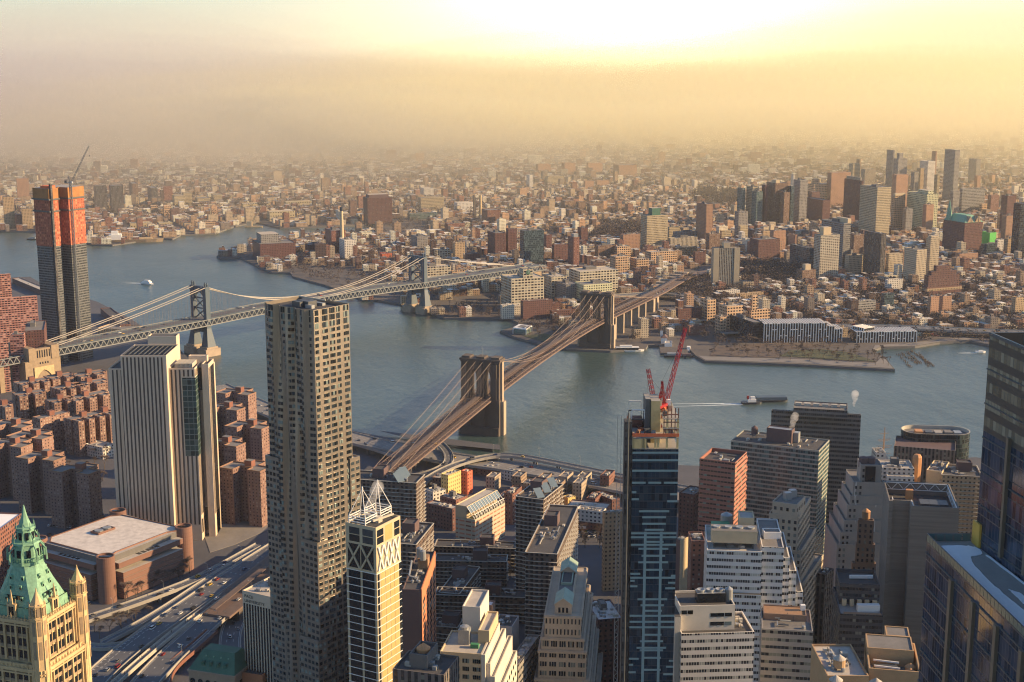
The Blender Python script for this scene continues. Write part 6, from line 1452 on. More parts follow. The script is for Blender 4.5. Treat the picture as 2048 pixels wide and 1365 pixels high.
small('port_warehouse', 'long brown brick warehouse with white penthouse facing the car park', (1206, 1026), 18, (1127, 1018), 1222, 'f_brickdk', 'roofpale', 4, False)
f_, H_ = px_rect((1153, 1018), (1205, 1024), P(1180, 1018, 26)[1]-4, 10); tower('white_penthouse', 'white roof pavilion on the long brown brick warehouse', f_, H_, 'f_white', 'roofpale', z0=17, cat='pavilion', n=2)
small('plum_warehouse', 'plum brick warehouse with flat pale roof under the expressway', (1224, 1000), 14, (1187, 985), 1240, 'f_brickdk', 'roofpale', 2)
small('tan_apartment_slab', 'tall tan apartment slab with small dark windows left of the hoist tower', (1209, 1026), 62, (1205, 1022), 1250, 'f_tan', 'roofpale', 2)
small('market_shed', 'low shed roofs along the expressway behind the red house', (990, 938), 9, (948, 930), 1010, 'f_brick', 'roofmix', 6, False)
small('market_shed', 'white roofed shed row beside the expressway ramp bend', (1040, 950), 9, (1000, 940), 1058, 'f_white', 'roofpale', 6, False)
# generic old-port infill
M['f_port'] = facade('port_fronts', (.25, .15, .1), 3.0, 3.5, .36, .5, pal=[(.2, .09, .065), (.3, .21, .14), (.15, .09, .075), (.42, .35, .25), (.26, .12, .085), (.34, .27, .2)], lit=.12)
pk = 0
OLD = [(x, y) for y in (955, 968, 982, 996) for x in range(880, 1240, 26)]
for x, y in OLD:
    H_ = rng.uniform(11, 20); xx = x+rng.uniform(-6, 6); N = P(xx, y+rng.uniform(-3, 3), H_)
    pj = proj((N[0], N[1], 0))
    if 905 < xx < 1015 and y > 960: continue
    if any(abs(N[0]-o.location[0]) < 16 and abs(N[1]-o.location[1]) < 16 for o in COL.objects if o.parent is None and 'category' in o): continue
    f = rect_from(N, H_, xx-18, xx+12, math.radians(160), 24); pk += 1
    tower('port_house', 'low old brick house with cluttered pale roof in the port streets by the expressway', f, H_, 'f_port', 'roofmix', n=2, group='low houses of the old port')
# ------------------------------------------------------------------ brick housing estate, left
M['f_smith'] = facade('estate_brick', (.22, .13, .105), 3.4, 2.9, .32, .40, lit=.22, litcol=(.34, .28, .24))
def cross_block(px, py, H_, label, ang=-.42, k=1.0):
    c = P(px, py, H_); r = thing('estate_block', label, 'apartment block', (c[0], c[1], 0), 'cross shaped brick estate blocks')
    ca, sa = math.cos(ang), math.sin(ang); tr = lambda x, y: (c[0]+(x*ca-y*sa)*k, c[1]+(x*sa+y*ca)*k)
    fp_ = [(-19, -17), (-5, -17), (-5, -5), (7, -5), (7, -13), (20, -13), (20, 2), (8, 2), (8, 14), (-6, 14), (-6, 4), (-19, 4)]
    b = MB(); b.prism([tr(*p) for p in fp_], 0, H_, 0, 1, para=.8, pw=.4); b.build('wall', [M['f_smith'], M['roofgrey']], r)
    b = MB(); b.box(tr(1, 0), 7*k, 6*k, H_-.8, H_+4.5, ang, 0, 1); b.build('bulkhead', [M['brick'], M['roofgrey']], r)
    b = MB(); f = ccw([tr(*p) for p in fp_])
    for i in range(len(f)): b.beam((*f[i], H_+.15), (*f[(i+1) % len(f)], H_+.15), .6, .3)
    b.build('coping', M['wood'], r); return r
for i, (x, y, lb) in enumerate([(160, 936, 'cross shaped brick estate block nearest the camera, left of the slab tower'), (92, 910, 'cross shaped brick estate block second from the camera'), (28, 884, 'cross shaped brick estate block at the left edge, third from the camera'), (70, 868, 'cross shaped brick estate block behind the second one'), (30, 846, 'cross shaped brick estate block farthest back at the left edge'),
    (478, 782, 'tallest cross shaped brick block with bright red roof edge near the river'), (455, 812, 'cross shaped brick block with red roof edge half hidden by the slab tower'), (503, 848, 'cross shaped brick block with dark roof left of the rippled tower'), (452, 882, 'low red edged cross shaped brick block right of the slab tower'), (498, 930, 'cross shaped brick block nearest the camera beside the rippled tower')]):
    cross_block(x, y, 50, lb)
M['f_comb'] = facade('brown_estate', (.22, .13, .10), 3.2, 2.95, .42, .48, lit=.42, litcol=(.40, .33, .26))
for x0, y0, x1, y1, wings in ((80, 838, 139, 824, 0), (142, 840, 205, 826, 3), (206, 826, 226, 822, 1), (98, 803, 150, 795, 2), (137, 800, 218, 783, 3), (30, 790, 92, 782, 2), (110, 778, 170, 768, 3), (150, 770, 215, 760, 2), (35, 768, 100, 758, 3), (95, 756, 150, 748, 2), (0, 812, 26, 808, 1), (150, 752, 214, 742, 2)):
    H_ = 37; A_, B_ = P(x0, y0, H_), P(x1, y1, H_); L_ = math.dist(A_, B_); nn = (-(B_[1]-A_[1])/L_, (B_[0]-A_[0])/L_)
    w_ = lambda u, w: (A_[0]+(B_[0]-A_[0])*u+nn[0]*w, A_[1]+(B_[1]-A_[1])*u+nn[1]*w)
    r = thing('comb_block', 'brown brick walk up block with deep light courts between the estate and the steel bridge', 'apartment block', (*w_(.5, 6), 0), 'brown comb shaped blocks')
    b = MB(); b.prism([w_(0, 0), w_(1, 0), w_(1, 13), w_(0, 13)], 0, H_, 0, 1, para=.8)
    for k in range(wings): u = (k+.1)/wings; b.prism([w_(u, -11), w_(u+.55/wings, -11), w_(u+.55/wings, .3), w_(u, .3)], 0, H_-.1, 0, 1, para=.8)
    b.build('wall', [M['f_comb'], M['roofgrey']], r)
    b = MB(); b.box(w_(.5, 7), 6, 5, H_-.8, H_+4, math.atan2(B_[1]-A_[1], B_[0]-A_[0])); b.build('bulkhead', M['brick'], r)
small('saw_roofed_school', 'low school with bright sawtooth roof left of the slab tower', (205, 896), 12, (170, 888), 232, 'f_white', 'roofpale', 3, False)
f_ = [P(x, y, 6)[:2] for x, y in ((140, 1036), (210, 1034), (205, 1022), (165, 1020))]; tower('oval_pavilion', 'low dark pavilion at the foot of the nearest estate block', f_, 6, 'f_stripdk', 'roofdark', n=3, pent=False)
# red balcony slabs at the left edge
M['f_redbalc'] = facade('red_balcony_slab', (.23, .09, .08), 3.6, 2.85, .7, .5, lit=.25, litcol=(.38, .25, .22), line=(.45, .25, .2), linew=.2)
for nm, lb, nr, D_, lf, rt in (('red_slab', 'wide red balcony slab at the left edge under the river', (74, 592), 1790, (-40, 600), 78), ('red_tower', 'narrow red block rising behind the wide balcony slab', (21, 548), 1900, (-20, 551), 25), ('red_block', 'plain red block at the left edge above the steel bridge', (15, 668), 1650, (-30, 672), 20), ('rose_block', 'rose coloured block between the plain red block and the plum block', (47, 669), 1665, (19, 670), 50), ('plum_block', 'dark plum block at the foot of the orange netted tower', (88, 660), 1690, (48, 662), 92)):
    f, H_ = rectD(nr, D_, lf, rt); tower(nm, lb, f, H_, 'f_redbalc' if nm != 'plum_block' else 'f_brickdk', 'roofgrey', n=2, cat='apartment block')
small('pier_shed', 'long dark pier shed with skylit roof behind the orange netted tower', (240, 650), 10, (195, 612), 262, 'f_brickdk', 'roofdark', 2, False)
small('pier_shed', 'pale roofed pier shed left of the orange netted tower', (80, 580), 9, (22, 556), 96, 'f_brickdk', 'roofpale', 2, False)
small('shore_shed', 'low tan shed by the river beneath the cables of the steel bridge', (262, 660), 8, (195, 656), 285, 'f_tan', 'roofgrey', 2, False)
# ------------------------------------------------------------------ tower wrapped in orange netting
Do = 1800; O0 = at(96.5, 378, Do); Ho = O0[2]; Ol = P(66, 374, Ho); Or_ = P(176, 372, Ho)
an = math.atan2(Ol[1]-O0[1], Ol[0]-O0[0]); an = math.radians(150); oa = (math.cos(an), math.sin(an)); ob_ = (math.sin(an), -math.cos(an))
tl = reach(O0, oa, 66, Ho)
oq = lambda a_, c_: (O0[0]+oa[0]*a_+ob_[0]*c_, O0[1]+oa[1]*a_+ob_[1]*c_)
w1_ = reach(O0, ob_, 114, Ho)
N2 = P(147, 384, Ho); c2_ = reach(O0, ob_, 178, Ho)
r_in = reach(oq(-9, 0), ob_, 147, Ho)
fo = [oq(0, 0), oq(0, w1_), oq(7, w1_), oq(7, w1_+10), oq(-8, w1_+10), oq(-8, w1_+10+26), oq(tl, w1_+36), oq(tl, 0)]
ot = thing('netted_tower', 'unfinished tower wrapped in orange netting above dark glass, by the steel bridge', 'skyscraper', (*mid(fo), 0))
fo = ccw(fo)
M['f_oms'] = facade('dark_tower_glass', (.13, .135, .14), 1.6, 3.3, .9, .6, glass=(.03, .036, .042), lit=.25, litcol=(.08, .085, .085), wrough=.45)
M['f_net'] = facade('orange_netting_bays', (.42, .125, .07), 3.2, 3.3, .62, .7, glass=(.31, .085, .045), lit=.3, litcol=(.52, .20, .11), grough=.9, wrough=.9)
M['f_brnet'] = simple('brown_netting', (.34, .155, .055), .9, sc=.12, var=.4)
zn0, zn1, zn2 = at(110, 494, Do)[2], at(110, 424, Do)[2], at(110, 400, Do)[2]
for z0, z1, mt, o_, nm in ((0, zn0, 'f_oms', 0, 'glass_wall'), (zn0, zn2, 'f_net', .35, 'netting'), (zn2, Ho, 'f_brnet', .7, 'cocoon')):
    b = MB(); b.prism(inset(fo, -o_), z0, z1, 0, 1, vz=0); b.build(nm, [M[mt], M['concrete']], ot)
for z, d in ((zn1, 1.6), (zn2, 2.0)): b = MB(); b.prism(inset(fo, -d), z-.9, z+.9, 0, 0, bottom=True); b.build('safety_fan', M['steel'], ot)
b = MB(); 
for k in range(int(Ho/3)): z = k*3.0; b.beam((*oq(-1.5, 1), z), (*oq(-1.5, 4), z+3), .2, .2)
b.prism([oq(-3, 1), oq(-3, 4), oq(0, 4), oq(0, 1)], 0, Ho+6, 0, 0); b.build('hoist_mast', M['f_hoist'], ot)
b = MB(); c = oq(-9.5, w1_+14); lattice_beam(b, (*c, 0), (*c, Ho+4), 2.2, 3.0, .35); b.build('crane_mast', M['steelpale'], ot)
b = MB(); b.prism(inset([oq(1, 1), oq(1, w1_-1), oq(tl*.6, w1_-1), oq(tl*.6, 1)], .5), Ho, Ho+3, 0, 0); b.build('netting', M['orange'], ot)
tpp = at(178, 292, Do+20); luffing_crane('tower_crane', 'pale crane leaning right from the top of the orange netted tower', c, Ho-4, Ho+5, tpp, 9, 'steelpale', 2.6)
# ------------------------------------------------------------------ the tall financial towers standing just right of the view
for x, y, w, d, H_, wm, lb in ((350, 735, 60, 46, 248, 'f_strip', 'tall pale ribbed tower standing right of the view'), (470, 815, 52, 48, 283, 'f_grey', 'tallest grey masonry tower standing right of the view'), (520, 930, 60, 50, 226, 'f_brown', 'brown tower standing right of the view near the river'), (322, 660, 44, 40, 190, 'f_tan', 'tan tower standing right of the view nearest the camera')):
    tower('financial_tower', lb, [(x-w/2, y-d/2), (x+w/2, y-d/2), (x+w/2, y+d/2), (x-w/2, y+d/2)], H_, wm, n=3, cat='skyscraper')
# ------------------------------------------------------------------ far shore: buildings one can tell apart
M['roofwarm'] = simple('sunlit_roof', (.42, .36, .28), .9, sc=.15, var=.3)  # warm tan roofing of pale far blocks and penthouses
M['f_slab'] = facade('rose_brick_slab', (.33, .19, .12), 3.2, 2.9, .3, .35, lit=.1)
M['f_navy2'] = facade('shed_wall', (.40, .33, .20), 6.0, 8.0, .5, .25, lit=.1)
OCC = []          # occupied discs on the far shore
def occupy(f, pad=6): c = mid(f); OCC.append((c[0], c[1], max(math.dist(c, p) for p in f)+pad))
def T(xl, xn, xr, yt, yb, wm, name, label, rm='roofgrey', ang=112, cat='building', group=None, n=2, top=None, dep=24):
    N = P(xn, yb, 0); H_ = at(xn, yt, N[1])[2]
    f = rect_from(N, H_, xl, xr, math.radians(ang), 70, dep if xn-xl < 2.5 else None)
    occupy(f); far = N[1] > 3300
    r = tower(name, label, f, H_, wm, rm, cat=cat, group=group, n=0 if far else n, pent=not far and n > 0, para=.9)
    r['H'] = H_
    if top:
        s0, s1, w0, w1, dz, mt = top; q = lambda s, w: (f[0][0]+(f[1][0]-f[0][0])*s+(f[3][0]-f[0][0])*w, f[0][1]+(f[1][1]-f[0][1])*s+(f[3][1]-f[0][1])*w)
        b = MB(); b.prism([q(s0, w0), q(s1, w0), q(s1, w1), q(s0, w1)], H_-.9, H_+dz, 0, 1); b.build('penthouse', [M[mt], M['roofwarm']], r)
    return r, f, H_
FAR = '''1393,1411,1426,409,488,f_slab,red_tower,tall plain red brown tower with dark left side by the bridge road
1629,1638,1680,471,561,f_balc,balcony_tower,pale tower with stacked balconies and a tan roof box above the row houses,,,.2:.6:.2:.8:13:creamst
1616,1683,1702,447,545,f_greyh,concrete_court,large grey concrete block behind the pale balcony tower,,,.55:1:.0:.5:8:creamst
1475,1483,1491,377,454,f_teal,teal_tower,dark teal tower at the left of the downtown group
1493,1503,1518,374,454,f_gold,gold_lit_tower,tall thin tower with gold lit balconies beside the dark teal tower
1533,1548,1577,367,454,f_brown,olive_tower,wide olive brown tower with stepped gold top in the downtown group,,,.1:.4:.1:.6:7:creamst
1587,1597,1616,361,450,f_grey,pale_tower,pale grey slender tower right of the wide olive tower
1582,1585,1589,349,400,f_white,white_tower,thin white tower peeping over the downtown group
1600,1644,1661,401,448,f_brickdk,brick_office,broad brick office block with orange lit right end
1616,1626,1661,369,420,f_pink,orange_block,orange lit block with a spire behind the broad brick office,,,.15:.4:.2:.8:12:f_pink
1661,1720,1724,362,447,f_brickdk,maroon_office,huge maroon office block with a notched crown,,,.1:.9:.1:.9:7:f_strip
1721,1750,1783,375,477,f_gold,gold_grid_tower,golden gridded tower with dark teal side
1784,1787,1811,392,460,f_pink,tan_office,tan office tower with cream top between the golden grid and the white green towers,,,.0:1:.0:.6:5:creamst
1809,1850,1877,389,465,f_tealw,white_green_tower,tower with yellow white perforated face and teal side,,,.25:.75:.1:.6:7:f_tealw
1785,1789,1817,350,430,f_slab,rose_block,rose pink block behind the tan office
1774,1782,1788,301,400,f_grey,black_tower,tallest dark hazy tower left of the rose block
1787,1792,1815,318,410,f_grey,stepped_dark_tower,dark stepped tower beside the tallest hazy tower,,,.2:.6:.2:.7:14:f_grey
1840,1852,1871,323,400,f_white,gold_topped_tower,bright gold and white tower behind the white green tower
1864,1867,1871,303,390,f_slab,clock_spire,slim orange spire tower behind the bright gold tower
1890,1904,1920,301,410,f_grey,grey_haze_tower,tall brown grey tower fading into haze on the right
1938,1950,1962,319,372,f_grey,haze_block,pale block fading into haze on the far right
1958,1960,1964,294,308,f_gold,gold_block,left one of two small gold blocks far in the haze
1971,1973,1978,294,308,f_gold,gold_block,right one of two small gold blocks far in the haze
1919,1922,1972,378,428,f_greyh,long_grey_slab,long grey slab behind the green roofed court house
2003,2010,2033,392,470,f_brickdk,brown_tower,brown tower with black cap near the right edge
2028,2034,2080,408,520,f_dkglass,black_block,black block at the right edge
1729,1759,1773,468,555,f_stripdk,dark_slab,dark slab with a tan end wall above the row houses
1809,1830,1854,500,572,f_arch,ivory_block,ivory block with arched top windows left of the ivory tower
1853,1857,1880,477,562,f_arch,ivory_tower,tall ivory tower with arched crown over the brick ziggurat,,,.1:.9:.1:.8:4:f_arch
1844,1853,1936,575,596,f_brickdk,ziggurat_base,base of the dark red stepped hotel with a tan band of windows
1856,1860,1879,594,636,f_slab,brick_flats,left one of two narrow brick blocks under the stepped hotel
1878,1884,1904,593,632,f_slab,brick_flats,right one of two narrow brick blocks under the stepped hotel
2024,2029,2052,595,637,f_tan,tan_flats,tan block with stacked balconies at the right edge above the expressway
1763,1767,1789,588,624,f_glass,glass_flats,small glass fronted block on the slope above the expressway
1976,1978,1993,466,497,greennet,netted_block,block wrapped in bright green netting
1962,1966,1992,489,515,f_glass,blue_block,low blue green block under the green netting
1700,1706,1752,604,632,f_greyh,long_hall,long grey hall above the expressway with snow roof
1990,1994,2012,480,505,f_white,ivory_walkup,small ivory walk up right of the green netting
1432,1436,1480,583,597,f_white,white_hall,low white hall row behind the tan lofts
1470,1474,1528,588,600,f_tan,long_tan_hall,long tan hall with flat pale roof behind the tan lofts
1593,1604,1632,541,570,f_brown,domed_flats,brown block with a small domed tank above the row houses,,,.3:.7:.2:.7:9:creamst
1282,1293,1336,432,500,f_gold,tan_tower,tall tan tower with pale windows and a green roof house,,,.3:.7:.2:.8:14:copperdark
1040,1048,1088,462,532,f_glass,glass_flats,glass and brown balcony tower behind the clock tower
1136,1147,1159,475,536,f_brick,slim_brick_tower,slim brick tower with white window columns and slanted cap,,,.1:.9:.1:.5:6:galv
1155,1162,1176,456,487,f_brickdk,dark_slim_block,dark slim block right of the slim brick tower
1072,1076,1102,329,352,f_slab,far_slab,brown slab block far off under the gold haze,,,,
1127,1129,1151,327,355,f_slab,far_slab,plain rose slab block far off in the middle,,,,
1173,1176,1205,327,352,f_slab,far_slab,pair walled rose slab left of the widest far slab,,,,
1226,1238,1274,331,358,f_slab,far_slab,widest rose slab block far off,,,,
1094,1096,1128,353,374,f_gold,far_slab,tan slab block below the plain rose slab,,,,
1058,1059,1066,350,381,f_white,bright_tower,thin bright white tower left of the tan far slab
1167,1170,1188,363,384,f_slab,far_flats,brown block in front of the widest far slab
1190,1194,1219,362,378,f_slab,far_flats,wide brown block behind the white row far off
913,915,946,406,428,f_white,white_works,bright white works building left of the twin chimneys
963,975,1002,421,449,f_brick,brick_works,brick block right of the twin chimneys
726,736,784,397,449,f_brickdk,brick_frame_block,unfinished brick framed block on the yard basin,,,.1:.9:.2:.9:7:plum
836,842,888,396,426,f_gold,yard_block,grey gold yard block behind the green sheds
840,848,868,377,400,f_white,yard_flats,small white yard block behind the grey gold block
497,521,602,489,521,f_brickdk,power_plant,long dark red power plant on the point,,,.1:.6:.3:.9:16:f_grey
610,616,650,490,509,f_brickdk,plant_annex,dark red annex behind the power plant
650,664,691,462,513,f_brick,red_plant,tall red boiler house by the chimney
678,690,711,481,519,f_white,white_plant,pale square boiler house under the striped chimney
822,835,856,474,502,f_grey,grey_block,grey block standing alone behind the steel bridge tower
759,764,803,508,516,redst,red_shed,long low red shed behind the cables
1002,1023,1088,558,625,f_cream,clock_loft,cream loft block carrying a square clock tower by the river
1083,1103,1134,554,598,f_cream,cream_loft,cream loft between the clock tower block and the green loft
1111,1132,1160,570,606,f_grey,grey_loft,grey loft block in front of the cream loft
1150,1167,1225,570,610,f_tealw,green_loft,pale green glass loft behind the far stone tower
1138,1160,1241,544,590,f_cream,long_loft,long cream loft with a dark roof behind the far stone tower
1229,1231,1259,514,553,f_pink,tan_loft,tan loft left of its dark sided twin
1260,1273,1298,519,551,f_pink,tan_loft,tan loft with dark left side facing the bridge road
1232,1234,1262,494,520,f_pink,upper_loft,tan loft with a round roof tank behind the twin lofts
1300,1302,1355,505,532,f_pink,wide_loft,wide tan loft below the tall tan tower
847,849,902,535,563,f_cream,cream_warehouse,cream warehouse behind the steel bridge tower
902,905,930,542,560,f_pink,pink_warehouse,pink warehouse right of the cream warehouse
1041,1046,1105,603,640,f_brickdk,brick_store,long dark brick storehouse nearest the river
1100,1104,1150,622,640,f_brickdk,brick_store,dark brick storehouse with pale roof next to the stone tower
1060,1064,1090,598,612,f_brickdk,brick_store,dark brick storehouse behind the long one
1430,1440,1453,634,672,f_pink,tan_loft_wing,narrow tan loft front wing by the pier park
1438,1453,1486,613,668,f_pink,tan_loft,large tan loft complex behind the dark glass hotel
1401,1414,1432,600,648,f_pink,side_loft,dark sided back block of the tan loft complex
1499,1502,1540,621,655,f_pink,tan_loft,tan loft with a square tower right of the complex,,,.05:.3:.1:.6:22:f_pink
1352,1356,1404,618,650,f_brickdk,maroon_store,dark maroon storehouse left of the tan loft complex
1374,1378,1410,652,672,f_brick,brick_house,brick house by the ferry landing road
1454,1506,1526,645,684,f_dkglass,glass_hotel,dark glass hotel block in the pier park
8,10,27,394,457,f_tan,riverside_flats,tan tower at the far left edge across the water
44,46,64,418,458,f_tan,riverside_flats,shorter tan tower next to the netted tower across the water
27,32,45,430,458,f_brickdk,riverside_flats,dark block between the two tan towers across the water
32,36,57,358,405,f_slab,hill_tower,rose tower above the tan towers at far left
187,192,213,372,427,f_stripdk,dark_flats,first dark tower block right of the netted tower
218,224,246,372,425,f_stripdk,dark_flats,second dark tower block right of the netted tower
250,266,276,368,404,f_brown,dark_flats,dark tower block with a sunlit right end
286,304,315,377,412,f_stripdk,dark_flats,broad dark block with a thin sunlit end left of the red block
326,329,345,374,411,f_brick,red_flats,red brick block left of the yellow block group
344,350,370,392,421,f_gold,yellow_flats,yellow block at the left of its group
364,368,384,386,415,f_gold,yellow_flats,taller yellow block at the right of its group
390,396,420,397,410,f_gold,yellow_flats,long low yellow block beyond its group
422,428,444,390,406,f_gold,yellow_flats,small yellow block with a tower beyond the long low one
300,303,316,412,433,f_pink,twin_flats,left one of twin tan blocks on the far bank
326,329,342,412,434,f_pink,twin_flats,right one of twin tan blocks on the far bank
259,261,304,447,457,f_navy2,yellow_shed,bright yellow shed on the far quay
316,318,345,446,453,f_navy2,yellow_shed,smaller bright yellow shed on the far quay
389,392,431,443,458,f_pink,quay_works,rose brick works on the far quay
482,486,566,408,418,f_navy2,long_shed,long bright shed at the left of the yard
568,572,700,404,416,f_navy2,long_shed,longest bright shed in the middle of the yard
534,540,590,424,443,f_navy2,basin_shed,bright walled shed along the basin
815,820,940,428,440,f_teal,green_shed,wide green roofed shed in the yard
889,896,930,448,462,f_brick,bright_roofed_shed,brick shed with a bright sloping white roof
1121,1130,1150,402,421,f_brown,estate_flats,first of the brown estate blocks in the middle distance
1152,1157,1172,404,424,f_brown,estate_flats,second of the brown estate blocks in the middle distance
1174,1180,1206,408,430,f_brown,estate_flats,broadest of the brown estate blocks in the middle distance
1209,1213,1232,400,415,f_brown,estate_flats,last of the brown estate blocks in the middle distance
1128,1138,1152,420,438,f_brown,estate_flats,lower left brown estate block in the middle distance
1157,1163,1172,421,436,f_brown,estate_flats,lower right brown estate block in the middle distance
975,990,1012,467,516,f_brickdk,maroon_flats,left maroon block behind the cream loft roofs
1012,1016,1034,458,512,f_brickdk,maroon_flats,tall maroon block left of the glass balcony tower
1088,1092,1104,470,505,f_brickdk,maroon_flats,maroon block right of the glass balcony tower
1104,1108,1136,490,526,f_brickdk,maroon_hall,broad maroon hall between the towers
1470,1476,1496,424,478,f_grey,grey_stub,short grey block in front of the dark teal tower
1440,1443,1462,462,482,f_gold,terraced_flats,gold lit terraced block below the red brown tower
1476,1480,1496,452,480,f_gold,gold_stub,small gold block with dark cap
1522,1526,1552,462,486,f_tan,museum_block,tan block with a small bright tower,,,.6:.9:.2:.8:12:creamst
1500,1516,1560,480,522,f_brickdk,maroon_court,dark maroon block in front of the tan block
1577,1590,1596,470,500,f_slab,ribbed_flats,ribbed tan block behind the grove
1580,1618,1628,497,535,f_glass,glass_court,low glass block with a bright corner right of the grove
1335,1340,1395,477,500,f_strip,ribbed_hall,grey ribbed hall left of the red brown tower
1345,1350,1394,496,520,f_dkglass,green_hall,dark green hall beside the bridge road
1662,1700,1706,500,545,f_grey,grey_court,grey block behind the dark slab with tan end
1690,1696,1730,512,548,f_arch,columned_hall,columned grey hall left of the dark slab
1772,1776,1806,508,545,f_arch,columned_hall,ivory hall right of the dark slab
1770,1774,1806,560,590,f_white,white_school,white school block with a round gable
1788,1792,1806,530,552,f_white,ivory_walkup,small ivory block left of the ivory tower
1910,1918,1956,508,528,f_slab,brick_hall,wide rose brick hall under the green court house
1560,1566,1700,655,660,f_white,terrace_row,pale row of low houses behind the white framed glass block
1330,1338,1360,455,478,f_gold,lit_walkup,gold lit block right of the tall tan tower
1346,1352,1398,465,486,f_grey,grey_walkup,grey and gold block behind the grey ribbed hall'''
M['greennet'] = simple('green_netting', (.12, .55, .10), .8, sc=.3, var=.2)
FAR += '\n'+'''1698,1703,1721,328,400,f_gold,gold_lit_slab,gold lit slab tower rising behind the maroon office block
1713,1716,1722,319,395,f_tan,thin_tan_tower,thin tan tower just behind the gold lit slab
1722,1727,1752,339,405,f_strip,white_ribbed_tower,white ribbed tower between the golden grid tower and the far haze
1734,1736,1742,349,400,f_white,sunlit_sliver,narrow sunlit tower in front of the white ribbed tower
1822,1826,1838,344,405,f_grey,grey_shoulder_tower,grey tower left of the bright gold topped tower
1834,1838,1849,337,402,f_tan,tan_shoulder_tower,tan tower touching the left side of the bright gold topped tower
1869,1872,1880,350,405,f_gold,gold_shoulder_tower,gold tower touching the right side of the bright gold topped tower
1900,1904,1920,383,430,f_grey,blurred_block,blurred grey block in front of the tall haze tower
1949,1952,1962,352,400,f_slab,rose_haze_block,rose block low under the pale haze block
1976,1980,1999,391,430,f_brick,red_haze_block,red block right of the long grey slab
1959,1963,1992,409,428,f_pink,low_pink_block,low pink block in front of the long grey slab
2004,2010,2030,432,480,f_slab,rose_court_block,rose block below the brown tower with black cap
2008,2014,2034,478,512,f_tan,small_tan_block,small tan block right of the green netting
1524,1528,1537,371,454,f_brickdk,plum_tower,narrow plum tower left of the wide olive brown tower
1576,1579,1589,373,454,f_glass,glass_sliver,narrow glass tower between the olive tower and the pale slender tower
1504,1511,1526,384,456,f_teal,teal_twin,second teal tower behind the gold balcony tower
1655,1660,1702,346,420,f_slab,rose_crown_block,rose block rising behind the notched maroon crown
1560,1566,1580,385,456,f_brown,brown_stub,brown tower in front of the olive tower's right side
1616,1622,1640,384,430,f_brickdk,brick_stub,dark brick block behind the orange lit block
1846,1850,1868,410,468,f_slab,hidden_slab,rose slab peeping behind the white green tower
1806,1810,1826,418,470,f_grey,grey_stub_tower,grey stub tower behind the ivory block
1742,1746,1760,405,470,f_tan,tan_stub_tower,tan stub tower behind the dark slab
1640,1646,1668,452,500,f_tan,tan_midrise,tan mid rise behind the grey concrete block
1540,1546,1572,462,505,f_slab,rose_midrise,rose mid rise above the grove
1700,1706,1728,470,520,f_brown,brown_midrise,brown mid rise left of the dark slab
1412,1418,1440,468,505,f_brown,brown_walkup,brown walk up at the foot of the red brown tower
1386,1390,1412,505,532,f_brickdk,dark_walkup,dark walk up above the bridge road bend
1240,1246,1280,470,505,f_slab,rose_walkup,rose block left of the tall tan tower
1190,1196,1232,492,520,f_brown,brown_yard_block,brown yard block left of the tan lofts
868,874,900,500,520,f_cream,cream_walkup,cream walk up behind the steel bridge side span
905,910,930,486,520,f_tan,tan_walkup,tan stepped walk up left of the maroon flats
930,936,960,508,530,f_brickdk,dark_shop_block,dark low block behind the pink warehouse'''
made = {}  # three hazy downtown towers wear grey walls, haze put into their colour
for row in FAR.split('\n'):
    c = row.split(','); v = list(map(float, c[:5])); top = None
    if len(c) > 10 and c[10]: a_ = c[10].split(':'); top = tuple(map(float, a_[:5]))+(a_[5],)
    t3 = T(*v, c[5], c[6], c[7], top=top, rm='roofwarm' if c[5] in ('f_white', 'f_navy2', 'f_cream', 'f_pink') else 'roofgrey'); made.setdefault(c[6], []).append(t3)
# portrait details: slab with pale end columns (wide dark glass face between)
r, f, H_ = T(1424, 1425.5, 1481, 497, 575, 'f_strip', 'columned_slab', 'slab tower with pale end columns and ribbed dark middle beside the dark grove', dep=16, ang=96)
for u in (.0, .78):
    b = MB(); b.prism([on(f[0], f[1], u, .6), on(f[0], f[1], u+.2, .6), on(f[0], f[1], u+.2, 0), on(f[0], f[1], u, 0)], 0, H_+.6, 0, 0); b.build('end_column', M['creamst'], r)
b = MB(); b.prism([mixp(f[0], f[1], .38), mixp(f[0], f[1], .62), mixp(f[3], f[2], .62), mixp(f[3], f[2], .38)], H_-1, H_+9, 0, 1); b.build('penthouse', [M['creamst'], M['roofgrey']], r)
# green roofed court house with corner spire
r, f, H_ = T(1887, 1926, 1966, 446, 507, 'f_brickdk', 'court_house', 'dark red court house with green copper gables and a corner spire', cat='court house', n=0)
b = MB(); loft(b, inset(f, -.8), H_, inset(f, 14), H_+13); b.face([(*p, H_+13) for p in inset(f, 14)]); b.build('roof', M['copper'], r)
b = MB(); b.lathe(mixp(f[3], f[0], .25), [(7, H_), (7, H_+10), (.3, H_+42)], 4, ph=.4); b.build('spire', M['copper'], r)
for u in (.3, .72):
    b = MB(); A_, B_ = on(f[0], f[1], u-.17, .5), on(f[0], f[1], u+.17, .5); b.face([(*A_, H_), (*B_, H_), (*on(f[0], f[1], u, .5), H_+12)]); b.face([(*B_, H_), (*on(f[0], f[1], u, -14), H_+12), (*on(f[0], f[1], u, .5), H_+12)]); b.face([(*A_, H_), (*on(f[0], f[1], u, .5), H_+12), (*on(f[0], f[1], u, -14), H_+12)]); b.build('gable', M['f_tan'], r)
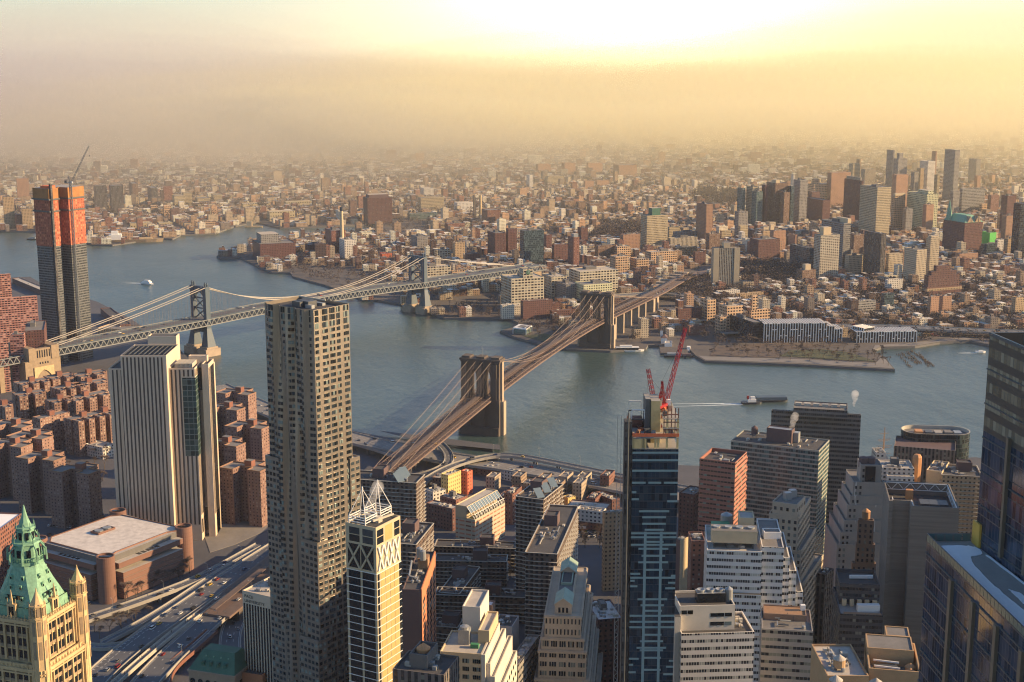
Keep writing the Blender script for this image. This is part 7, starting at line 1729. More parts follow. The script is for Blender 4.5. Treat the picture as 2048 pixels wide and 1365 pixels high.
# stepped hotel tiers
r, f, H_ = made['ziggurat_base'][0]
for k, (s, dz) in enumerate(((.05, 30), (.14, 40), (.3, 54))):
    q = lambda a, c_: mixp(mixp(f[0], f[1], a), mixp(f[3], f[2], a), c_)
    b = MB(); b.prism([q(s, s+.1), q(1-s, s+.1), q(1-s, 1), q(s, 1)], H_-1, H_+dz*.62, 0, 1, para=.7); b.build('tier', [M['f_brickdk'], M['roofgrey']], r)
b = MB(); b.prism(inset(f, -.5), H_-7, H_-2.5, 0, 0, bottom=True); b.build('window_band', M['f_tan'], r)
r['label'] = 'dark red stepped brick hotel with a tan band of windows'; r.name = 'stepped_hotel'
# clock tower on the cream loft
r, f, H_ = made['clock_loft'][0]; p, q_ = f[0], f[1]
zt = at(1055, 538, f[0][1]+10)[2]; b = MB(); b.prism([on(p, q_, .36, .3), on(p, q_, .66, .3), on(p, q_, .66, -16), on(p, q_, .36, -16)], H_-1, zt, 0, 1, para=1); b.build('clock_tower', [M['f_cream'], M['roofgrey']], r)
b = MB(); cc = on(p, q_, .51, .5); an = math.atan2(q_[1]-p[1], q_[0]-p[0])
b.tube((cc[0], cc[1], zt-5.5), (cc[0]+math.sin(an)*.4, cc[1]-math.cos(an)*.4, zt-5.5), 3.6, n=20); b.build('clock_face', M['copperdark'], r)
b = MB(); c2 = on(p, q_, .51, 1.05); b.beam((*c2, zt-5.5), (*c2, zt-2.9), .5, .35); b.beam((*c2, zt-5.5), (*on(p, q_, .54, 1.05), zt-4.6), .5, .35); b.build('clock_hand', M['white'], r)
# chimneys
def chimney(name, label, px, yb, yt, r0, mat, cap=None):
    N = P(px, yb, 0); H_ = at(px, yt, N[1])[2]; c = thing(name, label, 'chimney', (N[0], N[1], 0)); OCC.append((N[0], N[1], 14))
    b = MB(); b.lathe(N, [(r0, 0), (r0*.7, H_)], 14); b.build('shaft', M[mat], c)
    if cap: b = MB(); b.lathe(N, [(r0*.85, H_-7), (r0*.85, H_+.6)], 14); b.build('cap', M[cap], c)
chimney('chimney', 'tall cream chimney with a black cap by the red boiler house', 685, 512, 415, 4.2, 'creamst', 'hull')
chimney('chimney', 'left one of twin tan chimneys in the yard', 949, 437, 390, 4.0, 'terradark'); chimney('chimney', 'right one of twin tan chimneys in the yard', 961, 437, 390, 4.0, 'terra')
# white framed glass blocks in the pier park
def framed(name, label, a, b_, H_, dep, n, steps=0):
    A_, B_ = P(a[0], a[1], 0), P(b_[0], b_[1], 0); L_ = math.dist(A_, B_); nn = (-(B_[1]-A_[1])/L_, (B_[0]-A_[0])/L_)
    r = thing(name, label, 'apartment block', (*mixp(A_, B_, .5), 0)); sg = 10
    occupy([A_[:2], B_[:2], (B_[0]+nn[0]*dep, B_[1]+nn[1]*dep), (A_[0]+nn[0]*dep, A_[1]+nn[1]*dep)], 2)
    hs = [H_*(1 if i/sg < .62 or not steps else 1-.16*((i/sg-.62)//.1)) for i in range(sg)]
    b = MB()
    for i in range(sg):
        p, q_ = mixp(A_, B_, i/sg), mixp(A_, B_, (i+1)/sg); b.prism([p, q_, (q_[0]+nn[0]*dep, q_[1]+nn[1]*dep), (p[0]+nn[0]*dep, p[1]+nn[1]*dep)], 0, hs[i], 0, 1)
    b.build('glass_wall', [M['f_dkglass'], M['roofpale']], r)
    for k in range(n+1):
        u = k/n; i = min(sg-1, int(u*sg)); p = mixp(A_, B_, u); b = MB(); rr_ = random.Random(k*7+n)
        b.beam((p[0]-nn[0]*.8, p[1]-nn[1]*.8, 0), (p[0]-nn[0]*.8, p[1]-nn[1]*.8, hs[i]+.5), 1.0, 1.0); b.beam((p[0]-nn[0]*.8, p[1]-nn[1]*.8, hs[i]), (p[0]+nn[0]*dep, p[1]+nn[1]*dep, hs[i]+.2), .8, .8); b.build('white_rib', M['white'], r)
        if k < n:
            q_ = mixp(A_, B_, (k+1)/n); z = hs[i]*rr_.choice((.36, .68, 1.0, 1.0)); b = MB(); b.beam((p[0]-nn[0]*.8, p[1]-nn[1]*.8, z), (q_[0]-nn[0]*.8, q_[1]-nn[1]*.8, z), .9, .9); b.build('white_rib', M['white'], r)
framed('framed_glass_block', 'long dark glass block with white ribs stepping down to the right', (1527, 686), (1683, 684), 27, 34, 30, 1)
framed('framed_glass_block', 'smaller low glass block with white ribs by the curved shore path', (1713, 686), (1832, 684), 15, 30, 22)
framed('framed_glass_wing', 'short white ribbed end wing of the smaller glass block', (1705, 679), (1727, 684), 19, 20, 5)
# glass pavilion on the point
c = [P(x, y, 0) for x, y in ((1026, 668), (1052, 671), (1064, 664), (1038, 661))]; r = thing('glass_pavilion', 'square white framed glass pavilion on the river point', 'pavilion', (*mid(c), 0)); occupy([p[:2] for p in c])
q = [p[:2] for p in c]; b = MB(); b.prism(q, 7.5, 9.2, 0, 0, bottom=True); 
for p in q: b.beam((*p, 0), (*p, 8), 1.2, 1.2)
b.build('white_frame', M['white'], r); b = MB(); b.prism(inset(q, 1.2), .2, 7.5, 0, 0); b.build('glass_wall', M['balus'], r)
b = MB(); b.prism(inset(q, 5), 9.2, 9.35, 0, 0); b.build('skylight', M['roofgrey'], r)
# ferry house, landing
f = [P(x, y, 0)[:2] for x, y in ((1322, 688), (1334, 688), (1334, 683), (1323, 683))]; occupy(f, 12); r = thing('ferry_house', 'white wooden ferry house with a square tower on the landing', 'house', (*mid(f), 0))
b = MB(); b.prism(f, 0, 8, 0, 0); b.build('wall', M['white'], r); b = MB(); b.box(mixp(f[3], f[0], .4), 3.4, 3.4, 8, 17, 0); b.build('tower', M['white'], r); b = MB(); b.lathe(mixp(f[3], f[0], .4), [(2.6, 17), (.2, 20)], 4, ph=.78); loft(b, inset(f, -.6), 8, inset(f, 3.4), 11.5); b.build('roof', M['plum'], r)
f = [P(x, y, 0)[:2] for x, y in ((1329, 694), (1344, 694), (1344, 689), (1330, 689))]; tower('landing_kiosk', 'small pale gabled kiosk beside the ferry house', f, 5, 'white', 'roofpale', n=0, pent=False, cat='kiosk')
# low coloured play structure by the shore
for x0, x1, mt, lb in ((1833, 1846, 'tealband', 'pale blue'), (1846, 1862, 'yellow', 'yellow'), (1862, 1878, 'redst', 'red')):
    f = [P(x, y, 0)[:2] for x, y in ((x0, 673), (x1, 673), (x1, 668), (x0, 668))]; tower('market_container', lb+' painted shed roof section by the shore path', f, 4, mt, mt, n=0, pent=False, para=0, cat='shed')
for c_ in ((1300, 600), (1330, 580), (1372, 552), (1410, 545), (1270, 622), (1440, 540)): p = P(*c_); OCC.append((p[0], p[1], 34))
for s in range(0, 420, 30): p = BB.w(BB.L+s, 0, 0); OCC.append((p[0], p[1], 26)); p = MBR.w(MBR.L+s, 0, 0); OCC.append((p[0], p[1], 26))
for (pts, w, l_) in ROADS[-2:]:
    for p, a in along(pts, 25): OCC.append((p[0], p[1], w*.75))
# ------------------------------------------------------------------ streets of small houses
GRID = {}
for x, y, r_ in OCC:
    for i in range(int((x-r_)//60), int((x+r_)//60)+1):
        for j in range(int((y-r_)//60), int((y+r_)//60)+1): GRID.setdefault((i, j), []).append((x, y, r_))
PARK = [[P(x, y)[:2] for x, y in q] for q in (
    [(1392,712),(1410,722),(1600,729),(1790,739),(1768,714),(1745,701),(1700,688),(1560,684),(1430,690)], [(1700,700),(1830,693),(1980,689),(1980,676),(1830,682),(1700,690)],
    [(1482,574),(1640,572),(1640,532),(1482,528)], [(1180,480),(1290,484),(1290,452),(1200,448)], [(560,545),(690,584),(790,606),(830,600),(760,545),(600,528)], [(1000,662),(1132,698),(1221,702),(1180,660),(1040,640)], [(1300,600),(1420,610),(1430,560),(1350,545)],
    [(862,626),(1018,637),(1000,610),(880,600)], [(1380,404),(1480,420),(1480,388),(1390,380)], [(1290,692),(1390,712),(1420,684),(1300,672)], [(690,470),(860,470),(860,440),(760,440)])]
def free(x, y, r_, parks=True):
    for (a, b_, c) in GRID.get((int(x//60), int(y//60)), ()):
        if (x-a)**2+(y-b_)**2 < (c+r_)**2: return False
    if not inpoly((x, y), bk): return False
    if parks and any(inpoly((x, y), q) for q in PARK): return False
    return True
R = random.Random(5); houses = []
def gen(y0, y1, th, bu, bv, st, row, wmin, wmax, fill):
    c, s = math.cos(th), math.sin(th); n = int(7000/bu)
    for i in range(-n, n):
        for j in range(-2, int(9500/bv)):
            U, Vv = i*bu, j*bv; cx_, cy_ = c*U-s*Vv, s*U+c*Vv
            if not (y0 < cy_ < y1): continue
            k = cx_/cy_
            if abs(k) > .42: continue
            for side_ in (0, 1):
                u = st*.5; v = st*.5 + (0 if side_ == 0 else bv-st-row)
                tall = R.random() < .05
                while u < bu-st:
                    w = R.uniform(wmin, wmax); d = row*R.uniform(.75, 1.1)
                    if tall and R.random() < .5: w *= 1.8
                    if R.random() < fill:
                        a, b_ = U+u+w/2, Vv+v+d/2; x, y = c*a-s*b_, s*a+c*b_
                        if free(x, y, max(w, d)*.5):
                            h_ = R.uniform(8.5, 15) if R.random() > .09 else R.uniform(15, 30)
                            if tall and R.random() < .3: h_ = R.uniform(20, 42)
                            houses.append((x, y, w*.97, d, h_, th+R.choice((0, 0, 0, .02))))
                    u += w
gen(1950, 3000, math.radians(14), 86, 62, 15, 15, 7, 13, .86)
gen(3000, 4300, math.radians(24), 104, 62, 16, 15, 8, 17, .80)
gen(4300, 7200, math.radians(9), 130, 66, 18, 17, 10, 26, .80)
def bulk(name, lst, mats, label=None):
    b = MB()
    for x, y, w, d, h_, th in lst:
        b.box((x, y), w, d, 0, h_, th, 0, 1)
        if R.random() < .3: b.box((x+R.uniform(-w, w)*.2, y+R.uniform(-d, d)*.2), min(w, d)*.35, min(w, d)*.3, h_, h_+R.uniform(1.5, 3.5), th, 0, 1)
    return b.build(name, [M[m_] for m_ in mats])
def inview(hh): q = proj((hh[0], hh[1], hh[4])); return -10 < q[0] < 2058
houses.sort(key=lambda hh: -hh[4]*hh[2]/((hh[0]**2+hh[1]**2)) if inview(hh) else 0)
solo = houses[:290]; rest = houses[290:]
for hh in solo:
    x, y, w, d, h_, th = hh; b = MB(); ca, sa = math.cos(th), math.sin(th)
    b.box((x, y), w, d, 0, h_, th, 0, 1, para=.6, pw=.3); b.box((x+R.uniform(-w, w)*.2, y+R.uniform(-d, d)*.2), min(w, d)*.32, min(w, d)*.3, h_-.6, h_+R.uniform(1.5, 3), th, 0, 1)
    b.box((x, y), w+.7, d+.7, h_-1.1, h_-.5, th, 0, 0, bottom=True)
    o = b.build('row_house', [M['f_house1'], M['roof_obj']], loc=(x, y, 0)); tag(o, 'flat roofed town house in the packed streets of the far shore', 'house', 'town houses of the far shore')
tag(bulk('distant_houses', rest, ('f_house', 'roof_isl')), kind='stuff')
print('houses', len(houses))
# ------------------------------------------------------------------ bare winter trees
def tree_proto(name, seed, h_):
    q = random.Random(seed); r = thing(name, 'x', 'tree', (0, 0, 0)); tr = MB(); cr = MB(); tips = []
    tr.tube((0, 0, 0), (0, 0, h_*.34), .34, .24, n=6, mi=0)
    def grow(p, d, L_, r_, lev):
        e = p+d*L_; (tr if lev < 2 else cr).tube(p, e, r_, r_*.6, n=5 if lev < 2 else 3, cap=False)
        if lev >= 3: tips.append((p, e)); return
        for _ in range(3 if lev < 2 else 4):
            nd = (d+Vector((q.uniform(-1, 1), q.uniform(-1, 1), q.uniform(-.2, .6)))*.75).normalized(); grow(e, nd, L_*q.uniform(.6, .8), r_*.55, lev+1)
    for _ in range(4): grow(Vector((0, 0, h_*.32)), Vector((q.uniform(-.8, .8), q.uniform(-.8, .8), 1)).normalized(), h_*.22, .17, 0)
    for p, e in tips:
        for _ in range(5):
            o = p.lerp(e, q.random()); d = Vector((q.uniform(-1, 1), q.uniform(-1, 1), q.uniform(-.1, 1))).normalized()*q.uniform(.7, 1.7); s = d.orthogonal().normalized()*.06
            cr.face([tuple(o-s), tuple(o+s), tuple(o+d)])
    tr.build('trunk', M['bark'], r); cr.build('crown', M['twig'], r); return r
protos = [tree_proto('bare_tree', 21+i, 11+i*1.5) for i in range(3)]
tn = [0]; TR = random.Random(3)
def plant(x, y, label, group, z=0, s=None):
    i = tn[0] % 3; o = copy_tree(protos[i]); tn[0] += 1; o.location = (x, y, z); o.rotation_euler = (0, 0, TR.uniform(0, 6.28)); k = s or TR.uniform(.75, 1.2); o.scale = (k, k, k*TR.uniform(.9, 1.1)); tag(o, label, 'tree', group)
def grove(px, n, label, group, gap=9):
    poly = [P(x, y)[:2] for x, y in px]; xs = [p[0] for p in poly]; ys = [p[1] for p in poly]; got = []; tries = 0
    while len(got) < n and tries < n*40:
        tries += 1; p = (TR.uniform(min(xs), max(xs)), TR.uniform(min(ys), max(ys)))
        if inpoly(p, poly) and all((p[0]-a)**2+(p[1]-b_)**2 > gap*gap for a, b_ in got): got.append(p); plant(*p, label, group)
grove([(72,1120),(150,1108),(150,1075),(70,1085)], 9, 'bare winter tree in the square left of the brick police block', 'bare trees left of the brick block', 11)
grove([(235,1212),(390,1152),(386,1142),(238,1200)], 16, 'bare winter tree in the strip before the brick block', 'bare trees before the brick block', 8)
grove([(182,1262),(300,1232),(280,1262),(200,1282)], 9, 'bare winter tree in the loop of the slip ramps', 'bare trees between the ramps', 10)
grove([(925,1170),(1040,1178),(1038,1140),(955,1138)], 20, 'bare reddish winter tree in the court of the low brown terraces', 'bare trees in the terrace court', 8)
grove([(1130,1110),(1200,1100),(1200,1068),(1130,1072)], 8, 'bare winter tree on the lot below the car park', 'bare trees on the lot', 10)
grove([(445,1040),(530,1000),(530,960),(450,990)], 10, 'bare winter tree beside the slab tower foot', 'bare trees beside the slab tower', 11)
grove([(0,960),(120,1030),(200,1000),(230,880),(200,850),(120,900)], 46, 'bare winter tree among the cross shaped brick blocks', 'bare trees in the brick estate', 13)
grove([(1420,714),(1780,734),(1760,704),(1690,690),(1430,690)], 75, 'bare brown winter tree in the pier park', 'bare trees in the pier park', 10)
grove([(1030,668),(1130,694),(1190,680),(1120,655)], 18, 'bare winter tree on the river point lawn', 'bare trees on the point', 12)
grove([(870,626),(1000,634),(990,615),(900,612)], 16, 'bare winter tree on the shore under the steel bridge', 'bare trees under the steel bridge', 12)
for p in protos: bpy.data.objects.remove(p.children[0]); bpy.data.objects.remove(p.children[0]); bpy.data.objects.remove(p)
# the wooded streets and parks of the far shore: twiggy crowns too many to count
def woods(name, pts, mat, per=46):
    A = np.array(pts); n = len(A); rg = np.random.default_rng(4)
    d = rg.normal(size=(n, per, 3)); d /= np.linalg.norm(d, axis=2, keepdims=True); rad = rg.random((n, per, 1))**.45
    c = A[:, None, :3] + d*rad*np.stack([A[:, 3], A[:, 3], A[:, 3]*.8], 1)[:, None, :]
    a = rg.normal(size=(n, per, 3)); b_ = rg.normal(size=(n, per, 3)); s = A[:, 3][:, None, None]*.22
    V_ = np.stack([c+a*s*.45, c-a*s*.45+b_*s*.2, c+b_*s*.9], 2).reshape(-1, 3)
    V_[:, 2] = np.maximum(V_[:, 2], .3); me = bpy.data.meshes.new(name); k = n*per
    me.vertices.add(k*3); me.vertices.foreach_set('co', V_.ravel()); me.loops.add(k*3); me.loops.foreach_set('vertex_index', np.arange(k*3, dtype=np.int32)); me.polygons.add(k)
    me.polygons.foreach_set('loop_start', np.arange(0, k*3, 3, dtype=np.int32)); me.update(); me.validate(); me.materials.append(M[mat]); o = bpy.data.objects.new(name, me); COL.objects.link(o); return tag(o, kind='stuff')
M['wood1'] = simple('winter_twigs', (.075, .056, .050), .95, sc=.012, var=.4)
pts = []
def wood_fill(px, n, r0, r1, chk=True):
    poly = [P(x, y)[:2] for x, y in px]; xs = [p[0] for p in poly]; ys = [p[1] for p in poly]; t = 0; g_ = 0
    while g_ < n and t < n*12:
        t += 1; p = (TR.uniform(min(xs), max(xs)), TR.uniform(min(ys), max(ys)))
        if inpoly(p, poly) and (not chk or free(*p, 3, False)): r_ = TR.uniform(r0, r1); pts.append((*p, r_*1.25, r_)); g_ += 1
wood_fill([(1482,574),(1640,572),(1640,532),(1482,528)], 420, 5, 8); wood_fill([(1180,480),(1290,484),(1290,452),(1200,448)], 200, 6, 10)
wood_fill([(1300,600),(1420,610),(1430,560),(1350,545)], 120, 4, 7); wood_fill([(1380,404),(1480,420),(1480,388),(1390,380)], 160, 7, 12)
wood_fill([(1400,690),(2048,690),(2048,560),(1400,575)], 1500, 5, 8); wood_fill([(850,640),(1300,690),(1300,560),(860,560)], 330, 3.5, 6)
wood_fill([(1690,650),(2048,656),(2048,636),(1690,634)], 160, 5, 8); wood_fill([(560,545),(690,584),(800,604),(850,560),(760,530),(600,528)], 150, 3, 5)
wood_fill([(500,560),(2048,640),(2048,400),(700,400)], 3000, 5, 8); wood_fill([(0,440),(2048,440),(2048,290),(0,290)], 4500, 7, 12, False)
woods('far_shore_trees', pts, 'wood1')
# ------------------------------------------------------------------ cars
CARC = [(.62, .62, .60), (.03, .03, .035), (.30, .31, .32), (.55, .55, .54), (.06, .065, .075), (.30, .03, .03), (.75, .74, .70), (.04, .07, .16), (.14, .14, .145), (.62, .38, .05)]
M['carpaint'] = palette('car_paint', CARC, .3, .2, .05)
M['tyre'] = simple('tyre_rubber', (.02, .02, .02), .9)
def car_mesh(name, L_, w, h0, h1, c0, c1, f0, f1):
    b = MB(); x0, x1 = -L_/2, L_/2
    def sec(x, hw, z0, z1): return [(x, -hw, z0), (x, hw, z0), (x, hw, z1), (x, -hw, z1)]
    secs = [sec(x0, w*.44, .35, h0*.86), sec(x0+.25, w*.5, .28, h0), sec(x1-.5, w*.5, .28, h0*.94), sec(x1, w*.42, .35, h0*.76)]
    for a, c in zip(secs, secs[1:]):
        for k in range(4): b.face([a[k], c[k], c[(k+1) % 4], a[(k+1) % 4]][::-1] if False else [a[k], a[(k+1) % 4], c[(k+1) % 4], c[k]], 0)
    b.face(secs[0], 0); b.face(secs[-1][::-1], 0)
    lo = [(c0, -w*.46, h0*.97), (c1, -w*.46, h0*.95), (c1, w*.46, h0*.95), (c0, w*.46, h0*.97)]; hi = [(f0, -w*.38, h1), (f1, -w*.38, h1), (f1, w*.38, h1), (f0, w*.38, h1)]
    for k in range(4): b.face([lo[k], lo[(k+1) % 4], hi[(k+1) % 4], hi[k]], 1)
    b.face(hi, 0)
    for x in (x0+.85, x1-.85):
        for s in (-1, 1): b.tube((x, s*(w/2-.2), .33), (x, s*(w/2+.02), .33), .33, n=10, mi=2)
    return b.mesh(name, [M['carpaint'], M['glassdark'], M['tyre']])
CARS = [car_mesh('car', 4.6, 1.85, .92, 1.45, -1.9, 1.0, -1.3, .3), car_mesh('car', 4.8, 1.95, 1.05, 1.8, -2.25, 1.1, -2.0, .4), car_mesh('car', 5.4, 2.05, 1.2, 2.25, -2.6, 1.9, -2.5, 1.2)]
CR = random.Random(17)
def car(p, ang, label, group, kind=None):
    k = kind if kind is not None else CR.choice((0, 0, 0, 1, 1, 2)); o = bpy.data.objects.new(('parked_car' if 'parked' in label else 'car') if k < 2 else 'van', CARS[k]); COL.objects.link(o)
    o.location = p; o.rotation_euler = (0, 0, ang); tag(o, label, 'van' if k == 2 else 'car', group)
def traffic(road, n, label, group, two=False):
    pts, w, lanes = road; sp = along(pts, 2.0); 
    for i in range(n):
        p, a = CR.choice(sp); l = CR.randrange(lanes); x = -w/2+.9+(w-1.8)*(l+.5)/lanes; q = (p[0]+math.sin(a)*x, p[1]-math.cos(a)*x, p[2]+.04)
        if any(math.dist(q, o) < 7 for o in USED): continue
        USED.append(q); car(q, a+(math.pi if two and l < lanes/2 else 0), label, group)
USED = []
traffic(ROADS[0], 30, 'car on the upper carriageway of the bridge approach', 'cars on the upper approach')
traffic(ROADS[1], 26, 'car on the lower carriageway of the bridge approach', 'cars on the lower approach')
traffic(ROADS[3], 12, 'car on the long slip ramp beside the brick block', 'cars on the long slip ramp')
traffic(ROADS[7], 12, 'car on the curving side street by the college block', 'cars on the side street')
traffic(ROADS[8], 52, 'car on the riverside expressway', 'cars on the riverside expressway', True)
traffic(ROADS[10], 7, 'car on the curved riverside ramp', 'cars on the curved ramp'); traffic(ROADS[11], 3, 'car on the loop ramp under the stone bridge', 'cars on the loop ramp')
traffic(ROADS[12], 40, 'car on the far shore expressway', 'cars on the far expressway', True); traffic(ROADS[13], 16, 'car on the road behind the far stone tower', 'cars on the far road', True)
bbp = [(p[0], p[1], p[2]) for p in BB_CTR]
for i in range(64):
    p, a = CR.choice(along(bbp, 3.0)); x = CR.choice((-10.6, -8, -5.6, 5.6, 8, 10.6)); q = (p[0]+math.sin(a)*x, p[1]-math.cos(a)*x, p[2]+.06)
    if all(math.dist(q, o) > 7 for o in USED): USED.append(q); car(q, a, 'car crossing the stone towered bridge', 'cars on the stone bridge')
for i in range(44):
    p, a = CR.choice(along(SB_CTR, 3.0)); x = CR.choice((-8, -4, 4, 8)); q = (p[0]+math.sin(a)*x, p[1]-math.cos(a)*x, p[2]+7.26)
    if all(math.dist(q, o) > 8 for o in USED): USED.append(q); car(q, a, 'car crossing the blue steel bridge', 'cars on the steel bridge')
def lot(a, b_, rows, n, label, group, turn=0.0):
    for r_ in range(rows):
        for i in range(n):
            p = P(a[0]+(b_[0]-a[0])*(i+.5)/n, a[1]+(b_[1]-a[1])*(i+.5)/n); d = math.atan2(P(*b_)[1]-P(*a)[1], P(*b_)[0]-P(*a)[0])+math.pi/2
            if CR.random() < .88: car((p[0]+math.cos(d)*r_*7, p[1]+math.sin(d)*r_*7, .03), d+turn+CR.uniform(-.05, .05), label, group)
lot((1140, 1072), (1206, 1076), 4, 13, 'parked car in the lot between the port warehouse and the balconied towers', 'cars in the port car park')
lot((150, 1180), (178, 1212), 1, 10, 'parked car in the street left of the brick block', 'cars left of the brick block', .4)
lot((118, 1120), (148, 1172), 1, 9, 'parked car in the row by the square beyond the green crown', 'cars by the square', .3)
lot((405, 1152), (470, 1118), 1, 14, 'parked car along the kerb below the slab tower', 'cars along the kerb', 1.4)
lot((95, 1052), (150, 1056), 1, 9, 'parked car in the street below the nearest estate block', 'cars below the estate', .2)
for px, py, a in ((1204, 1320, 1.1), (1212, 1298, 1.1), (1202, 1342, 1.2), (1222, 1262, 1.0), (1653, 1225, 1.35), (1648, 1262, 1.35), (1655, 1290, 1.35), (1646, 1300, 1.35), (1658, 1196, 1.35)):
    car(P(px, py, .03), a, 'car in the shadowed street canyon near the bottom edge', 'cars in the street canyons')
def bus(name, label, p, a, mat):
    r = thing(name, label, 'bus', p); b = MB(); b.box(p, 11.5, 2.55, p[2]+.4, p[2]+3.1, a, 0, 0); b.box(p, 11.0, 2.2, p[2]+3.1, p[2]+3.3, a, 0, 0); b.build('body', M[mat], r)
    b = MB(); b.box(p, 11.0, 2.62, p[2]+1.5, p[2]+2.5, a, bottom=True); b.build('window', M['glassdark'], r)
    for s in (-3.6, 3.4): b = MB(); q = (p[0]+math.cos(a)*s, p[1]+math.sin(a)*s); b.tube((q[0]+math.sin(a)*1.3, q[1]-math.cos(a)*1.3, p[2]+.48), (q[0]-math.sin(a)*1.3, q[1]+math.cos(a)*1.3, p[2]+.48), .48, n=10); b.build('wheel', M['tyre'], r)
sp = along(ROADS[10][0], 2.0); p, a = sp[int(len(sp)*.24)]; bus('bus', 'white bus on the curved riverside ramp', (p[0]+2, p[1]-1, p[2]+.05), a, 'white')
bus('bus', 'cream topped bus crossing at the foot of the glass tower', P(1216, 1330, .03), .25, 'creamst')
p = P(1116, 1062, .03)
b = MB(); q = P(1165, 1062, .03); o = thing('beached_boat', 'small red hulled boat standing by the port warehouse', 'boat', q); b.lathe(q, [(2.2, .5), (3.4, 2.4)], 14); [b.v.__setitem__(i, ((v_[0]-q[0])*2.0+q[0], v_[1], v_[2])) for i, v_ in enumerate(b.v)]; b.build('hull', M['orangebrick'], o); b = MB(); b.box(q, 6, 3, 2.4, 4.6, 0); b.tube((q[0], q[1], 4.6), (q[0], q[1], 16), .18, n=5); b.build('cabin', M['white'], o)
# ------------------------------------------------------------------ lamp posts
def lamp(p, a, label, group):
    r = thing('street_lamp', label, 'street lamp', p, group); b = MB(); b.tube(p, (p[0], p[1], p[2]+9), .16, .1, n=5); e = (p[0]+math.cos(a)*2.4, p[1]+math.sin(a)*2.4, p[2]+9.5); b.tube((p[0], p[1], p[2]+9), e, .1, n=4); b.build('pole', M['galv'], r)
    b = MB(); b.box(e, 1.1, .5, e[2]-.2, e[2]+.08, a); b.build('lamp_head', M['pale_concrete'], r)
for ri, st, lb, gp in ((3, 40, 'grey lamp post on the long slip ramp', 'lamps on the slip ramp'), (1, 55, 'grey lamp post on the lower approach carriageway', 'lamps on the approach'), (10, 45, 'grey lamp post on the curved riverside ramp', 'lamps on the curved ramp'), (8, 70, 'grey lamp post on the riverside expressway', 'lamps on the expressway')):
    pts_, w_, _ = ROADS[ri]
    for p, a in along(pts_, st): lamp((p[0]+math.sin(a)*(w_/2-.3), p[1]-math.cos(a)*(w_/2-.3), p[2]+1.1), a+math.pi/2, lb, gp)
# ------------------------------------------------------------------ boats
M['foam'] = simple('wake_foam', (.52, .56, .55), .8, sc=.08, var=.45)
def hull(b, tr, L_, w, z0, z1, mi=0):
    sec = [(-L_/2, w*.42), (-L_*.35, w*.5), (L_*.2, w*.5), (L_*.38, w*.34), (L_/2, .1)]
    top = [tr(x, y) for x, y in sec]+[tr(x, -y) for x, y in sec[::-1]]; bot = [tr(x*.96, y*.8) for x, y in sec]+[tr(x*.96, -y*.8) for x, y in sec[::-1]]
    loft(b, ccw(bot), z0, ccw(top), z1, mi); b.face([(*p, z1) for p in ccw(top)], mi)
def boat(name, label, px, py, hd, L_, w, hm, cabins, wake=0, cat='boat', hz=2.4):
    c = P(px, py, -3); ca, sa = math.cos(hd), math.sin(hd); tr = lambda x, y: (c[0]+x*ca-y*sa, c[1]+x*sa+y*ca); r = thing(name, label, cat, c)
    b = MB(); hull(b, tr, L_, w, -3.6, -3+hz); b.build('hull', M[hm], r)
    for x0, x1, yw, z0, z1, mt in cabins: b = MB(); b.prism([tr(x0*L_, -yw*w), tr(x1*L_, -yw*w), tr(x1*L_, yw*w), tr(x0*L_, yw*w)], -3+z0, -3+z1, 0, 0); b.build('cabin', M[mt], r)
    if wake:
        b = MB(); n = 10
        for s in (-1, 1):
            for i in range(n):
                x0, x1 = -L_*.45-wake*i/n, -L_*.45-wake*(i+1)/n; y0, y1 = s*(w*.3+wake*.05*i/n), s*(w*.3+wake*.05*(i+1)/n); t0, t1 = w*.26*(1-i/n)+.3, w*.26*(1-(i+1)/n)+.2
                b.face([(*tr(x0, y0-t0), -2.94), (*tr(x1, y1-t1), -2.94), (*tr(x1, y1+t1), -2.94), (*tr(x0, y0+t0), -2.94)])
        o = b.build('wake', M['foam']); tag(o, kind='stuff')
    return r, tr
boat('ferry', 'white ferry with a short wake in the middle of the left river', 295, 569, math.radians(-25), 26, 8, 'white', ((-.36, .28, .38, 2.4, 5.2, 'white'), (-.2, .18, .3, 5.2, 7.4, 'white')), 42, 'ferry')
boat('tugboat', 'dark tug with a white cabin pushing a barge', 1503, 808, math.radians(4), 24, 8, 'hull', ((-.2, .2, .34, 2.4, 5.6, 'white'), (-.05, .16, .24, 5.6, 8.4, 'white'), (-.24, -.14, .12, 5.6, 9.5, 'red')), 95)
boat('barge', 'long dark open barge ahead of the tug', 1542, 803, math.radians(3), 40, 13, 'hull', ((-.46, .44, .42, 2.4, 6.0, 'steelblue'),), 0)
boat('moored_ship', 'large pale ship with a white bridge house moored on the far bank', 270, 485, math.radians(12), 120, 20, 'terradark', ((-.44, -.22, .42, 7, 18, 'white'), (-.4, -.28, .3, 18, 25, 'white'), (-.1, .3, .3, 7, 9.5, 'terra')), 0, 'ship', 7)
boat('moored_ferry', 'white two decked ferry moored beneath the far stone tower', 1258, 703, math.radians(2), 42, 9, 'white', ((-.42, .3, .42, 2.4, 5.4, 'glassdark'), (-.44, .32, .46, 5.4, 6.0, 'white'), (-.3, .1, .3, 6.0, 8.4, 'white')), 0, 'ferry')
boat('landing_barge', 'dark landing barge at the ferry pier', 1358, 714, 0.0, 40, 9, 'hull', ((-.4, .0, .36, 2.4, 5.2, 'galv'), (.1, .4, .3, 2.4, 4, 'plum')), 0)
boat('white_boat', 'small white boat beside the ferry landing', 1377, 702, math.radians(80), 16, 6, 'white', ((-.3, .25, .38, 2.4, 6, 'white'),), 0)
boat('motorboat', 'tiny white motorboat near the right edge of the river', 1961, 706, math.radians(5), 14, 4.5, 'white', ((-.2, .2, .3, 2, 3.6, 'white'),), 26)
